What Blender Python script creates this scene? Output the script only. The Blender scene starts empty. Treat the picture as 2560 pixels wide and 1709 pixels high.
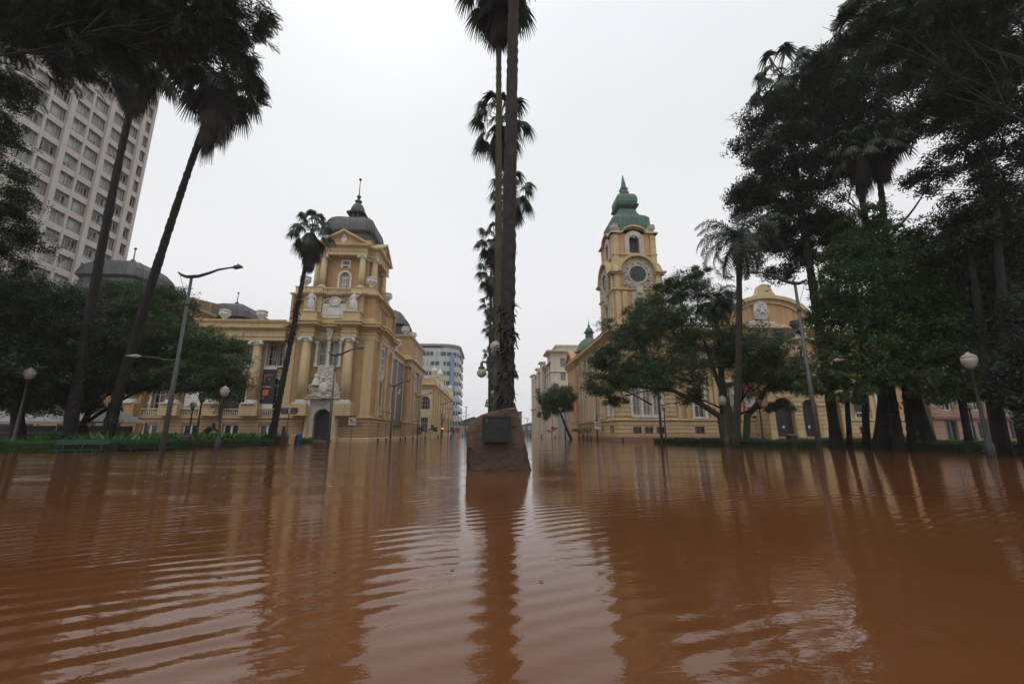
import bpy, bmesh, math, random
import numpy as np
from mathutils import Vector, Matrix
from mathutils.geometry import tessellate_polygon
random.seed(7); RNG = np.random.default_rng(7)
SC = bpy.context.scene; COL = SC.collection
PI = math.pi; R = math.radians

# ---------------- camera ----------------
CAMH = .95; FPX = 1055.; PITCH = R(12.17); YAW = R(2.92)
cam = bpy.data.objects.new('camera', bpy.data.cameras.new('camera')); COL.objects.link(cam); SC.camera = cam
cam.data.sensor_width = 36; cam.data.lens = 36 * FPX / 2560; cam.data.clip_end = 3000; cam.data.clip_start = .05
cam.location = (0, 0, CAMH); cam.rotation_euler = (PI / 2 + PITCH, 0, -YAW)
# ---------------- world: overcast sky ----------------
w = bpy.data.worlds.new('World'); SC.world = w; w.use_nodes = True
nt = w.node_tree; N = nt.nodes; L = nt.links; N.clear()
out = N.new('ShaderNodeOutputWorld'); sky = N.new('ShaderNodeTexSky'); sky.sky_type = 'NISHITA'; sky.sun_disc = False
sky.sun_elevation = R(55); sky.sun_rotation = R(-20)
hs = N.new('ShaderNodeHueSaturation'); hs.inputs['Saturation'].default_value = .15
b1 = N.new('ShaderNodeBackground'); b1.inputs[1].default_value = .02
b2 = N.new('ShaderNodeBackground'); b2.inputs[1].default_value = .90
add = N.new('ShaderNodeAddShader'); tc = N.new('ShaderNodeTexCoord'); sx = N.new('ShaderNodeSeparateXYZ')
cr = N.new('ShaderNodeValToRGB'); e = cr.color_ramp.elements
e[0].position = 0; e[0].color = (.66, .66, .69, 1); e[1].position = 1; e[1].color = (1.05, 1.06, 1.10, 1)
for p, c in ((.12, (.78, .78, .80, 1)), (.32, (.90, .90, .92, 1)), (.60, (.86, .87, .90, 1)), (.80, (.95, .96, 1.0, 1))):
    k = e.new(p); k.color = c
no = N.new('ShaderNodeTexNoise'); no.inputs['Scale'].default_value = 1.6; no.inputs['Detail'].default_value = 4
mp = N.new('ShaderNodeMapping'); mp.inputs['Scale'].default_value = (1, 1, 2.2)
mm = N.new('ShaderNodeMapRange'); mm.inputs[3].default_value = .93; mm.inputs[4].default_value = 1.06
mx = N.new('ShaderNodeVectorMath'); mx.operation = 'SCALE'
L.new(tc.outputs['Generated'], sx.inputs[0]); L.new(sx.outputs[2], cr.inputs[0]); L.new(tc.outputs['Generated'], mp.inputs[0])
L.new(mp.outputs[0], no.inputs['Vector']); L.new(no.outputs['Fac'], mm.inputs[0]); L.new(cr.outputs[0], mx.inputs[0]); L.new(mm.outputs[0], mx.inputs['Scale'])
L.new(mx.outputs[0], b2.inputs[0]); L.new(sky.outputs[0], hs.inputs['Color']); L.new(hs.outputs[0], b1.inputs[0])
L.new(b1.outputs[0], add.inputs[0]); L.new(b2.outputs[0], add.inputs[1]); L.new(add.outputs[0], out.inputs[0])
sun = bpy.data.objects.new('sun', bpy.data.lights.new('sun', 'SUN')); COL.objects.link(sun)
sun.data.energy = .5;  sun.data.angle = R(30); sun.data.color = (1, .96, .9); sun.rotation_euler = (R(35), 0, R(-20))
SC.view_settings.view_transform = 'Standard'; SC.view_settings.look = 'None'; SC.view_settings.exposure = 0; SC.view_settings.gamma = 1
HAZE = .0005
SC.cycles.max_bounces = 6; SC.cycles.volume_bounces = 1; SC.cycles.volume_step_rate = 10; SC.cycles.transparent_max_bounces = 4; SC.cycles.use_denoising = True

# ---------------- pixel (of the 2560 wide photo) + real distance -> point ----------------
_cp, _sp, _cy, _sy = math.cos(PITCH), math.sin(PITCH), math.cos(YAW), math.sin(YAW)
def _d(u, v):
    x = (u - 1280) / FPX; y = -(v - 854.5) / FPX; fw = _cp - y * _sp; up = _sp + y * _cp
    return x * _cy + fw * _sy, -x * _sy + fw * _cy, up
def at(u, v, Y):
    a, b, c = _d(u, v); t = Y / b; return Vector((a * t, Y, c * t + CAMH))
def ground(u, v, z=0.):
    a, b, c = _d(u, v); t = (z - CAMH) / c; return Vector((a * t, b * t, z))

# ---------------- materials ----------------
def ramp_mix(nt, fac, a, b):
    m = nt.nodes.new('ShaderNodeMix'); m.data_type = 'RGBA'; m.inputs[6].default_value = (*a, 1); m.inputs[7].default_value = (*b, 1)
    nt.links.new(fac, m.inputs[0]); return m.outputs[2]
def mat(name, c, rough=.8, var=.25, scale=1.5, streak=0., bump=0., bscale=20, metal=0., dirt=None, leaf=0., c2=None, spec=.5, low=None, lowc=(.13, .07, .038)):
    m = bpy.data.materials.new(name); m.use_nodes = True; nt = m.node_tree; N = nt.nodes; L = nt.links
    bs = N['Principled BSDF']; bs.inputs['Roughness'].default_value = rough; bs.inputs['Metallic'].default_value = metal
    bs.inputs['Specular IOR Level'].default_value = spec
    g = N.new('ShaderNodeNewGeometry'); n1 = N.new('ShaderNodeTexNoise'); n1.inputs['Scale'].default_value = scale; n1.inputs['Detail'].default_value = 5
    n1.inputs['Roughness'].default_value = .65; L.new(g.outputs['Position'], n1.inputs['Vector'])
    mr = N.new('ShaderNodeMapRange'); mr.inputs[1].default_value = .3; mr.inputs[2].default_value = .7; L.new(n1.outputs['Fac'], mr.inputs[0])
    d = c2 or tuple(x * (1 - var) for x in c)
    col = ramp_mix(nt, mr.outputs[0], c, d)
    if leaf:
        rp = N.new('ShaderNodeMapRange'); L.new(g.outputs['Random Per Island'], rp.inputs[0])
        mu = N.new('ShaderNodeMix'); mu.data_type = 'RGBA'; mu.inputs[7].default_value = (*(min(1, x * (1 + leaf * 2.2)) for x in c), 1)
        rp.inputs[3].default_value = 0; rp.inputs[4].default_value = leaf; L.new(rp.outputs[0], mu.inputs[0]); L.new(col, mu.inputs[6]); col = mu.outputs[2]
    if streak:
        mp = N.new('ShaderNodeMapping'); mp.inputs['Scale'].default_value = (2.2, 2.2, .12); L.new(g.outputs['Position'], mp.inputs[0])
        n2 = N.new('ShaderNodeTexNoise'); n2.inputs['Scale'].default_value = 1.3; n2.inputs['Detail'].default_value = 6; L.new(mp.outputs[0], n2.inputs['Vector'])
        r2 = N.new('ShaderNodeMapRange'); r2.inputs[1].default_value = .52; r2.inputs[2].default_value = .78; r2.inputs[4].default_value = streak; L.new(n2.outputs['Fac'], r2.inputs[0])
        q = N.new('ShaderNodeMix'); q.data_type = 'RGBA'; q.inputs[7].default_value = (*(dirt or tuple(x * .35 for x in c)), 1)
        L.new(r2.outputs[0], q.inputs[0]); L.new(col, q.inputs[6]); col = q.outputs[2]
    if low:   # flood-mud tide mark just over the water
        sp = N.new('ShaderNodeSeparateXYZ'); L.new(g.outputs['Position'], sp.inputs[0])
        ad = N.new('ShaderNodeMath'); ad.operation = 'MULTIPLY_ADD'; ad.inputs[1].default_value = .35; L.new(n1.outputs['Fac'], ad.inputs[0]); L.new(sp.outputs[2], ad.inputs[2])
        r3 = N.new('ShaderNodeMapRange'); r3.inputs[1].default_value = low; r3.inputs[2].default_value = low + .25; r3.inputs[3].default_value = .75; r3.inputs[4].default_value = 0; L.new(ad.outputs[0], r3.inputs[0])
        q = N.new('ShaderNodeMix'); q.data_type = 'RGBA'; q.inputs[7].default_value = (*lowc, 1)
        L.new(r3.outputs[0], q.inputs[0]); L.new(col, q.inputs[6]); col = q.outputs[2]
    L.new(col, bs.inputs['Base Color'])
    if bump:
        n3 = N.new('ShaderNodeTexNoise'); n3.inputs['Scale'].default_value = bscale; n3.inputs['Detail'].default_value = 6; L.new(g.outputs['Position'], n3.inputs['Vector'])
        bp = N.new('ShaderNodeBump'); bp.inputs['Strength'].default_value = min(1, bump); bp.inputs['Distance'].default_value = .05 * max(1, bump); L.new(n3.outputs['Fac'], bp.inputs['Height']); L.new(bp.outputs[0], bs.inputs['Normal'])
    if leaf:
        tr = N.new('ShaderNodeBsdfTranslucent'); L.new(col, tr.inputs[0]); ms = N.new('ShaderNodeMixShader'); ms.inputs[0].default_value = .25
        L.new(bs.outputs[0], ms.inputs[1]); L.new(tr.outputs[0], ms.inputs[2]); L.new(ms.outputs[0], N['Material Output'].inputs[0])
    return m
def emit(name, c, s):
    m = bpy.data.materials.new(name); m.use_nodes = True; b = m.node_tree.nodes['Principled BSDF']
    b.inputs['Base Color'].default_value = (*c, 1); b.inputs['Emission Color'].default_value = (*c, 1); b.inputs['Emission Strength'].default_value = s; return m
M = dict(
 tan=mat('tan_plaster', (.49, .31, .155), .85, .2, .6, .6, .3, 3), trim=mat('yellow_plaster', (.60, .455, .245), .8, .16, .9, .45),
 base=mat('ochre_rusticated_plaster', (.46, .31, .175), .85, .2, .8, .35, .4, 4, low=.55),
 white=mat('white_stucco', (.74, .71, .66), .8, .22, 2.5, .3, .5, 8), slate=mat('dark_slate', (.075, .075, .08), .5, .35, 1.2, .3, dirt=(.2, .2, .2)),
 copper=mat('green_copper', (.095, .19, .145), .65, .35, 1.0, .45, dirt=(.06, .09, .07)), copperd=mat('dark_green_copper', (.06, .085, .07), .6, .3, 1.5, .3),
 orange=mat('orange_plaster', (.58, .36, .185), .85, .2, .6, .6, .3, 3), cream=mat('cream_plaster', (.63, .49, .27), .8, .18, .9, .5),
 obase=mat('orange_rusticated_plaster', (.56, .36, .21), .85, .2, .8, .35, .4, 4, low=.55),
 stone=mat('grey_stucco', (.62, .57, .49), .85, .3, 3, .4, .6, 9, dirt=(.2, .18, .15)),
 glass=mat('window_glass', (.035, .04, .045), .08, .5, 1.5, spec=.6), glassl=mat('pale_curtained_glass', (.30, .30, .27), .3, .5, 1.2, spec=.6),
 frame=mat('white_painted_timber', (.70, .69, .64), .6, .1, 3), dark=mat('dark_iron', (.03, .03, .032), .5, .3, 5), grill=mat('dark_door', (.05, .05, .052), .5, .3, 5),
 brownroof=mat('brown_lichen_roof', (.13, .10, .06), .9, .4, 3, .2), boxbrown=mat('brown_cladding', (.24, .15, .09), .7, .12, .6, .3),
 concrete=mat('pale_concrete', (.52, .475, .43), .85, .12, .5, .22), conglass=mat('office_glass', (.36, .41, .40), .2, .5, .3, spec=.7),
 blue=mat('blue_grey_plaster', (.46, .52, .52), .8, .15, .4, .3), bluep=mat('blue_plaster', (.20, .30, .42), .8, .15, .5, .2),
 lemon=mat('lemon_plaster', (.72, .60, .38), .8, .12, .5, .25), ivory=mat('ivory_plaster', (.64, .58, .46), .85, .15, .5, .35),
 grey=mat('grey_plaster', (.36, .36, .36), .85, .15, .5, .35), ware=mat('warehouse_wall', (.16, .16, .165), .85, .3, .5, .4), wroof=mat('warehouse_roof', (.10, .105, .11), .8, .2, 1),
 pole=mat('galvanised_pole', (.13, .13, .13), .5, .25, 4, metal=.4), poled=mat('dark_pole', (.05, .05, .052), .5, .3, 4),
 globe=mat('frosted_globe', (.40, .36, .32), .35, .15, 8), bench=mat('green_painted_slats', (.014, .085, .058), .45, .35, 6),
 bark=mat('dark_bark', (.026, .021, .017), .95, .5, 4, 0, 1, 14, c2=(.016, .013, .010)), barkm=mat('mossy_bark', (.05, .042, .03), .95, .5, 1.3, 0, 1, 12, c2=(.05, .065, .02)),
 palmbark=mat('palm_bark', (.048, .040, .033), .95, .5, 3, 0, 1, 16, c2=(.018, .015, .012)), palmgreen=mat('greenish_palm_bark', (.085, .092, .05), .95, .4, 2, 0, 1, 16, c2=(.05, .05, .032)),
 barkb=mat('black_bark', (.014, .012, .010), .9, .5, 3, 0, 1, 14),  # near-black version of the dark bark
 moss=mat('moss', (.07, .10, .02), .95, .5, 3, 0, 1, 20),
 palm=mat('palm_leaf', (.034, .054, .028), .5, .3, 1.5, leaf=.5), dead=mat('dead_palm_leaf', (.036, .029, .022), .8, .4, 3, leaf=.5),
 leafd=mat('dark_leaf', (.020, .038, .015), .5, .4, .5, leaf=.6), leafm=mat('mid_green_leaf', (.045, .080, .026), .5, .45, .4, leaf=.7),
 leafg=mat('fresh_green_leaf', (.040, .074, .018), .45, .5, .35, leaf=.9), leaff=mat('feathery_leaf', (.022, .036, .017), .5, .4, .5, leaf=.6),
 hedge=mat('hedge_leaf', (.030, .066, .012), .6, .5, 1.2, leaf=.9), hedged=mat('hedge_core', (.02, .035, .01), .9, .4, 3), plant=mat('glossy_plant_leaf', (.042, .095, .022), .35, .5, .9, leaf=1.),
 soil=mat('wet_soil', (.06, .04, .025), .8, .4, 2, 0, 1, 8), rock=mat('brown_boulder_stone', (.105, .058, .033), .75, .6, 1.6, .5, 1.2, 6, dirt=(.030, .026, .018), low=.62, lowc=(.036, .018, .012)),
 bronze=mat('dark_bronze', (.022, .024, .023), .55, .4, 14, metal=.3), statue=mat('bronze_statue', (.10, .09, .07), .55, .4, 8, metal=.3),
 bblue=mat('blue_plastic', (.01, .05, .30), .4, .15, 4), byel=mat('yellow_plastic', (.75, .42, .01), .4, .15, 4), bbr=mat('brown_plastic', (.10, .03, .02), .45, .15, 4),
 tent=mat('grey_tent_fabric', (.30, .29, .27), .7, .2, 1, .3), pink=mat('pink_plaster_shaded', (.36, .23, .17), .85, .2, .7, .35), pinkd=mat('dark_pink_plaster', (.24, .13, .10), .85, .2, .7, .3),  # pink: shade and vignette over the house put into the plaster colour
 bred=mat('red_print', (.45, .02, .05), .6, .15, 3), bwhite=mat('white_print', (.70, .68, .68), .6, .08, 3), bblack=mat('black_print', (.02, .025, .03), .6, .2, 3),
 bnavy=mat('navy_print', (.03, .06, .25), .6, .2, 3), borange=mat('orange_print', (.60, .17, .05), .6, .2, 3), bpink=mat('dull_red_print', (.40, .06, .09), .6, .2, 3), bteal=mat('teal_print', (.03, .20, .14), .6, .2, 3),
 bgrey=mat('grey_print', (.30, .30, .33), .6, .3, 3), clock=mat('clock_glass', (.05, .10, .095), .4, .3, 2), clockm=mat('clock_centre', (.035, .055, .06), .4, .3, 2),
 signred=mat('red_sign_paint', (.35, .03, .02), .5, .2, 3), letter=mat('dark_metal_letters', (.06, .045, .03), .5, .2, 3), teal=mat('teal_panel', (.15, .32, .34), .6, .2, 3),
 redlamp=emit('red_signal_lamp', (1, .12, .05), 6.), vehicle=mat('white_grey_panel', (.42, .42, .40), .6, .15, 2), truckred=mat('red_paint', (.60, .05, .02), .5, .15, 2),
)

# ---------------- mesh builder ----------------
class Fr:      # facade frame: u runs right along the wall, d comes out of it, z up
    def __init__(s, ox, oy, ux, uy, nx, ny): s.o = (ox, oy, ux, uy, nx, ny)
    def __call__(s, u, d, z): o = s.o; return (o[0] + u * o[2] + d * o[4], o[1] + u * o[3] + d * o[5], z)
ID = lambda x, y, z: (x, y, z)
def front(y): return Fr(0, y, 1, 0, 0, -1)            # faces the camera, u = world x
def faceE(x): return Fr(x, 0, 0, 1, 1, 0)             # faces +x (street), u = world y
def faceW(x): return Fr(x, 0, 0, 1, -1, 0)            # faces -x, u = world y
class MB:
    def __init__(s, fr=ID): s.v = []; s.f = []; s.fr = fr
    def add(s, vs, fs):
        n = len(s.v); s.v += [s.fr(*p) for p in vs]; s.f += [tuple(n + i for i in f) for f in fs]; return s
    def box(s, x0, x1, y0, y1, z0, z1):
        return s.add([(x0, y0, z0), (x1, y0, z0), (x1, y1, z0), (x0, y1, z0), (x0, y0, z1), (x1, y0, z1), (x1, y1, z1), (x0, y1, z1)],
                     [(3, 2, 1, 0), (4, 5, 6, 7), (0, 1, 5, 4), (1, 2, 6, 5), (2, 3, 7, 6), (3, 0, 4, 7)])
    def prism(s, poly, z0, z1, top=None):
        n = len(poly); t = top or poly
        return s.add([(p[0], p[1], z0) for p in poly] + [(p[0], p[1], z1) for p in t],
                     [tuple(range(n))[::-1], tuple(range(n, 2 * n))] + [(i, (i + 1) % n, n + (i + 1) % n, n + i) for i in range(n)])
    def slab(s, poly, d0, d1):      # polygon in (u,z) extruded along d
        n = len(poly)
        return s.add([(p[0], d0, p[1]) for p in poly] + [(p[0], d1, p[1]) for p in poly],
                     [tuple(range(n)), tuple(range(n, 2 * n))[::-1]] + [(i, (i + 1) % n, n + (i + 1) % n, n + i) for i in range(n)])
    def strip(s, a, b, d0, d1):     # band between two (u,z) polylines, extruded
        for i in range(len(a) - 1): s.slab([a[i], a[i + 1], b[i + 1], b[i]], d0, d1)
        return s
    def lathe(s, cx, cy, prof, n=16, ph=0, sx=1., sy=1.):
        vs = []
        for r, z in prof:
            for k in range(n):
                a = 2 * PI * k / n + ph; vs.append((cx + r * sx * math.cos(a), cy + r * sy * math.sin(a), z))
        fs = [(i * n + k, i * n + (k + 1) % n, (i + 1) * n + (k + 1) % n, (i + 1) * n + k) for i in range(len(prof) - 1) for k in range(n)]
        fs += [tuple(range(n))[::-1], tuple(range((len(prof) - 1) * n, len(prof) * n))]
        return s.add(vs, fs)
    def sections(s, cx, cy, prof, shape):   # shape(r) -> list of (x,y); stacks sections
        vs = []; n = None
        for r, z in prof:
            q = shape(r); n = len(q); vs += [(cx + a, cy + b, z) for a, b in q]
        fs = [(i * n + k, i * n + (k + 1) % n, (i + 1) * n + (k + 1) % n, (i + 1) * n + k) for i in range(len(prof) - 1) for k in range(n)]
        fs += [tuple(range(n))[::-1], tuple(range((len(prof) - 1) * n, len(prof) * n))]
        return s.add(vs, fs)
    def tube(s, pts, rad, n=8, cap=True):
        pts = [Vector(p) for p in pts]; m = len(pts)
        if not hasattr(rad, '__len__'): rad = [rad] * m
        vs = []; a = None
        for i, p in enumerate(pts):
            t = (pts[min(i + 1, m - 1)] - pts[max(i - 1, 0)]); t = t.normalized() if t.length > 1e-9 else Vector((0, 0, 1))
            if a is None: a = t.cross(Vector((.13, .97, .2))); a = a if a.length > .05 else t.cross(Vector((1, 0, 0)))
            a = a - t * a.dot(t); a = a.normalized() if a.length > 1e-5 else t.orthogonal().normalized(); b = t.cross(a)
            for k in range(n):
                q = 2 * PI * k / n; vs.append(tuple(p + (a * math.cos(q) + b * math.sin(q)) * rad[i]))
        fs = [(i * n + k, i * n + (k + 1) % n, (i + 1) * n + (k + 1) % n, (i + 1) * n + k) for i in range(m - 1) for k in range(n)]
        if cap: fs += [tuple(range(n))[::-1], tuple(range((m - 1) * n, m * n))]
        return s.add(vs, fs)
    def ball(s, c, r, sx=1, sy=1, sz=1, n=8):
        return s.lathe(c[0], c[1], [(r * math.sin(PI * i / n) + 1e-4, c[2] - r * sz * math.cos(PI * i / n)) for i in range(n + 1)], max(8, n), 0, sx, sy)
    def sweep(s, path, prof, closed=False):  # profile (out, z) carried along a ccw plan path; out = right hand side
        n = len(path); ns = []
        for i in range(n):
            def nrm(a, b): dx, dy = b[0] - a[0], b[1] - a[1]; l = math.hypot(dx, dy) or 1; return (dy / l, -dx / l)
            a = nrm(path[i - 1], path[i]) if (i or closed) else None; b = nrm(path[i], path[(i + 1) % n]) if (i < n - 1 or closed) else None
            a = a or b; b = b or a; k = 1 + a[0] * b[0] + a[1] * b[1]; k = max(k, .2); ns.append(((a[0] + b[0]) / k, (a[1] + b[1]) / k))
        m = len(prof); vs = []
        for p, q in zip(path, ns): vs += [(p[0] + q[0] * o, p[1] + q[1] * o, z) for o, z in prof]
        fs = [(i * m + k, ((i + 1) % n) * m + k, ((i + 1) % n) * m + (k + 1) % m, i * m + (k + 1) % m) for i in range(n if closed else n - 1) for k in range(m)]
        if not closed: fs += [tuple(range(m)), tuple(range((n - 1) * m, n * m))[::-1]]
        return s.add(vs, fs)
    def wall(s, outer, holes, rev=.4):      # wall face in (u,z) at d=0 with real openings and reveals
        loops = [outer] + holes; flat = [p for l in loops for p in l]
        tri = tessellate_polygon([[Vector((p[0], p[1], 0)) for p in l] for l in loops])
        s.add([(p[0], 0, p[1]) for p in flat], [tuple(t) for t in tri])
        for h in holes:
            n = len(h); s.add([(p[0], 0, p[1]) for p in h] + [(p[0], -rev, p[1]) for p in h], [(i, (i + 1) % n, n + (i + 1) % n, n + i) for i in range(n)])
        return s
    def build(s, name, m, parent=None, smooth=False):
        me = bpy.data.meshes.new(name); o = bpy.data.objects.new(name, me); COL.objects.link(o)
        off = Vector((0, 0, 0)); q = parent
        while q is not None: off += q.location; q = q.parent
        base = Vector((0, 0, 0))
        if parent is None or parent.type == 'EMPTY' or True: base = off
        me.from_pydata([(x - base.x, y - base.y, z - base.z) for x, y, z in s.v], [], s.f); me.materials.append(M[m] if isinstance(m, str) else m)
        if smooth: me.polygons.foreach_set('use_smooth', [True] * len(me.polygons))
        if parent: o.parent = parent
        return o
def np_mesh(name, V, F, m, parent=None, smooth=False):   # V (n,3), F (k,4) quads
    me = bpy.data.meshes.new(name); o = bpy.data.objects.new(name, me); COL.objects.link(o)
    if parent: V = V - np.array(parent.location); o.parent = parent
    me.vertices.add(len(V)); me.vertices.foreach_set('co', np.ascontiguousarray(V, dtype=np.float32).ravel())
    k = F.shape[1]; me.loops.add(F.size); me.loops.foreach_set('vertex_index', np.ascontiguousarray(F, dtype=np.int32).ravel())
    me.polygons.add(len(F)); me.polygons.foreach_set('loop_start', np.arange(0, F.size, k, dtype=np.int32)); me.polygons.foreach_set('loop_total', np.full(len(F), k, dtype=np.int32))
    me.update(calc_edges=True); me.materials.append(M[m] if isinstance(m, str) else m); return o
def tag(o, label=None, cat=None, group=None, kind=None):
    if label: o['label'] = label
    if cat: o['category'] = cat
    if group: o['group'] = group
    if kind: o['kind'] = kind
    return o
def thing(name, label, cat, loc=(0, 0, 0), group=None):
    o = bpy.data.objects.new(name, None); COL.objects.link(o); o.location = loc; o.empty_display_size = .3; return tag(o, label, cat, group)
def copy_tree(o, parent=None):
    c = o.copy(); COL.objects.link(c)
    if parent: c.parent = parent
    for ch in list(o.children): copy_tree(ch, c)
    return c
def text(name, s, size, fr, u, d, z, m, parent, depth=.04, align='CENTER'):
    cu = bpy.data.curves.new(name, 'FONT'); cu.body = s; cu.size = size; cu.extrude = depth / 2; cu.align_x = align; cu.align_y = 'CENTER'
    t = bpy.data.objects.new('tmp', cu); COL.objects.link(t); dg = bpy.context.evaluated_depsgraph_get(); me = bpy.data.meshes.new_from_object(t.evaluated_get(dg))
    bpy.data.objects.remove(t)
    mb = MB(fr); mb.add([(u + v.co.x, d + v.co.z, z + v.co.y) for v in me.vertices], [tuple(p.vertices) for p in me.polygons])
    return mb.build(name, m, parent)

# ---------------- openings ----------------
def loopR(uc, z0, z1, w): return [(uc - w / 2, z0), (uc + w / 2, z0), (uc + w / 2, z1), (uc - w / 2, z1)]
def loopA(uc, z0, z1, w, n=10):
    r = w / 2; zs = z1 - r; return [(uc - r, z0), (uc + r, z0)] + [(uc + r * math.cos(PI * k / n), zs + r * math.sin(PI * k / n)) for k in range(n + 1)]
def loopof(W): return loopA(*W[1:]) if W[0] == 'A' else loopR(*W[1:])
def window(fr, W, parent, nx=2, nz=2, rev=.35, fm='frame', gm='glass', t=.09, bar=.05, name='window', trans=False):
    k, uc, z0, z1, w = W; a = loopof(W); b = loopof((k, uc, z0 + t, z1 - t, w - 2 * t)); mb = MB(fr); n = len(a)
    for i in range(n): j = (i + 1) % n; mb.slab([a[i], a[j], b[j], b[i]], -rev + .02, -rev + .10)
    r = w / 2
    for i in range(1, nx):
        u = uc - r + w * i / nx; top = z1 if k == 'R' else z1 - r + math.sqrt(max(0, r * r - (u - uc) ** 2))
        mb.box(u - bar / 2, u + bar / 2, -rev + .025, -rev + .085, z0 + t / 2, top - t / 2)
    for i in range(1, nz):
        z = z0 + (z1 - z0) * i / nz; hw = r if (k == 'R' or z < z1 - r) else math.sqrt(max(0, r * r - (z - z1 + r) ** 2))
        mb.box(uc - hw + t / 2, uc + hw - t / 2, -rev + .03, -rev + .08, z - bar / 2, z + bar / 2)
    if trans:
        z = z1 - r if k == 'A' else z0 + (z1 - z0) * .68; mb.box(uc - r, uc + r, -rev + .02, -rev + .12, z - .06, z + .06)
    o = mb.build(name, fm, parent)
    MB(fr).slab(loopof((k, uc, z0 + t / 2, z1 - t / 2, w - t)), -rev, -rev + .015).build('pane', gm, o)
    return o
def surround(mb, W, t=.22, d=.09, sill=.12):
    k, uc, z0, z1, w = W; a = loopof((k, uc, z0, z1, w)); b = loopof((k, uc, z0, z1 + t, w + 2 * t))
    n = len(a)
    for i in range(1, n): j = (i + 1) % n; mb.slab([a[i], a[j], b[j], b[i]], .0, d)
    if sill: mb.box(uc - w / 2 - t - .08, uc + w / 2 + t + .08, 0, d + .1, z0 - sill, z0)
def courses(mb, u0, u1, z0, z1, h, openings=(), d=.075, gap=.085):
    n = max(1, round((z1 - z0) / h)); h = (z1 - z0) / n
    for i in range(n):
        a, b = z0 + i * h + gap / 2, z0 + (i + 1) * h - gap / 2; segs = [(u0, u1)]
        for (k, uc, oz0, oz1, w) in openings:
            if oz0 < b and oz1 > a:
                hw = w / 2 + .02; ns = []
                if k == 'A' and a > oz1 - w / 2: hw = math.sqrt(max(0, (w / 2) ** 2 - (a - oz1 + w / 2) ** 2)) + .02
                for p, q in segs:
                    if uc - hw > p: ns.append((p, min(q, uc - hw)))
                    if uc + hw < q: ns.append((max(p, uc + hw), q))
                segs = ns
        for p, q in segs:
            if q - p > .05: mb.box(p, q, 0.002, d, a, b)
def balusters(mb, u0, u1, z0, z1, d=.12, step=.24, r=.07):
    n = max(2, int((u1 - u0) / step)); h = z1 - z0
    for i in range(n):
        u = u0 + (i + .5) * (u1 - u0) / n
        mb.lathe(u, d, [(r * .8, z0), (r * .8, z0 + .1 * h), (r * .5, z0 + .16 * h), (r, z0 + .4 * h), (r * .5, z0 + .8 * h), (r * .8, z0 + .9 * h), (r * .8, z1)], 6)
def relief(mb, pts, n, sr, seed=1, d=.1):   # sculpted stucco: scrolls and knobs filling a (u,z) region given by callables
    rs = random.Random(seed)
    for i in range(n):
        u, z = pts(rs); r = sr * rs.uniform(.6, 1.3)
        if rs.random() < .5:
            a0 = rs.uniform(0, 6.3); q = [(u + r * (1 - k * .09) * math.cos(a0 + k * .75), d + .02 * (k % 3), z + r * (1 - k * .09) * math.sin(a0 + k * .75)) for k in range(9)]
            mb.tube(q, [r * .28 * (1 - .07 * k) for k in range(9)], 5)
        else: mb.ball((u, d * .6, z), r * .6, 1, .8, rs.uniform(.8, 1.5), 5)
def capital(mb, cx, cy, z, r):   # ionic capital with four corner volutes
    mb.box(cx - r * 1.25, cx + r * 1.25, cy - r * 1.25, cy + r * 1.25, z + r * .75, z + r * .95)
    mb.lathe(cx, cy, [(r * .92, z), (r * 1.05, z + r * .2), (r * 1.1, z + r * .5), (r, z + r * .75)], 12)
    for sx in (-1, 1):
        for sy in (-1, 1):
            c = (cx + sx * r * 1.15, cy + sy * r * 1.15); mb.ball((c[0], c[1], z + r * .35), r * .42, 1, 1, 1, 6)
            mb.tube([(cx + sx * r * .3, cy + sy * r * .9, z + r * .62), (cx + sx * r * .8, cy + sy * r * 1.15, z + r * .72), (c[0], c[1], z + r * .6)], r * .16, 5)
def column(cx, cy, z0, z1, r, parent, sm='trim', nm='column'):
    o = MB().lathe(cx, cy, [(r, z0 + r * .8), (r, z0 + (z1 - z0) * .35), (r * .86, z1 - r)], 18).build(nm, sm, parent, True)
    b = MB(); b.box(cx - r * 1.35, cx + r * 1.35, cy - r * 1.35, cy + r * 1.35, z0, z0 + r * .3)
    b.lathe(cx, cy, [(r * 1.32, z0 + r * .3), (r * 1.36, z0 + r * .42), (r * 1.1, z0 + r * .55), (r * 1.18, z0 + r * .68), (r, z0 + r * .85)], 16); b.build('column_base', 'white', o)
    c = MB(); capital(c, cx, cy, z1 - r, r); c.build('capital', 'white', o); return o
def urn(x, y, z, h, parent, m='white'):
    r = h * .42
    o = MB().lathe(x, y, [(r * .55, z), (r * .55, z + h * .08), (r * .25, z + h * .16), (r * .6, z + h * .3), (r * .95, z + h * .5), (r, z + h * .72), (r * .8, z + h * .78), (r * 1.1, z + h * .86), (r * 1.1, z + h * .92), (r * .7, z + h)], 14).build('urn', m, parent, True)
    mb = MB()
    for k in range(8): a = k * PI / 4; mb.ball((x + r * .98 * math.cos(a), y + r * .98 * math.sin(a), z + h * .62), r * .2, 1, 1, 1.3, 5)
    mb.build('garland', m, o); return o
def chamf(c):     # chamfered square section, c = share of the half width that stays straight
    def f(r):
        q = r * c; e = r - (r - q) * .3 ; return [(-q, -r), (q, -r), (e, -e), (r, -q), (r, q), (e, e), (q, r), (-q, r), (-e, e), (-r, q), (-r, -q), (-e, -e)]
    return f
def rect(x0, x1, y0, y1): return [(x0, y0), (x1, y0), (x1, y1), (x0, y1)]
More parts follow.
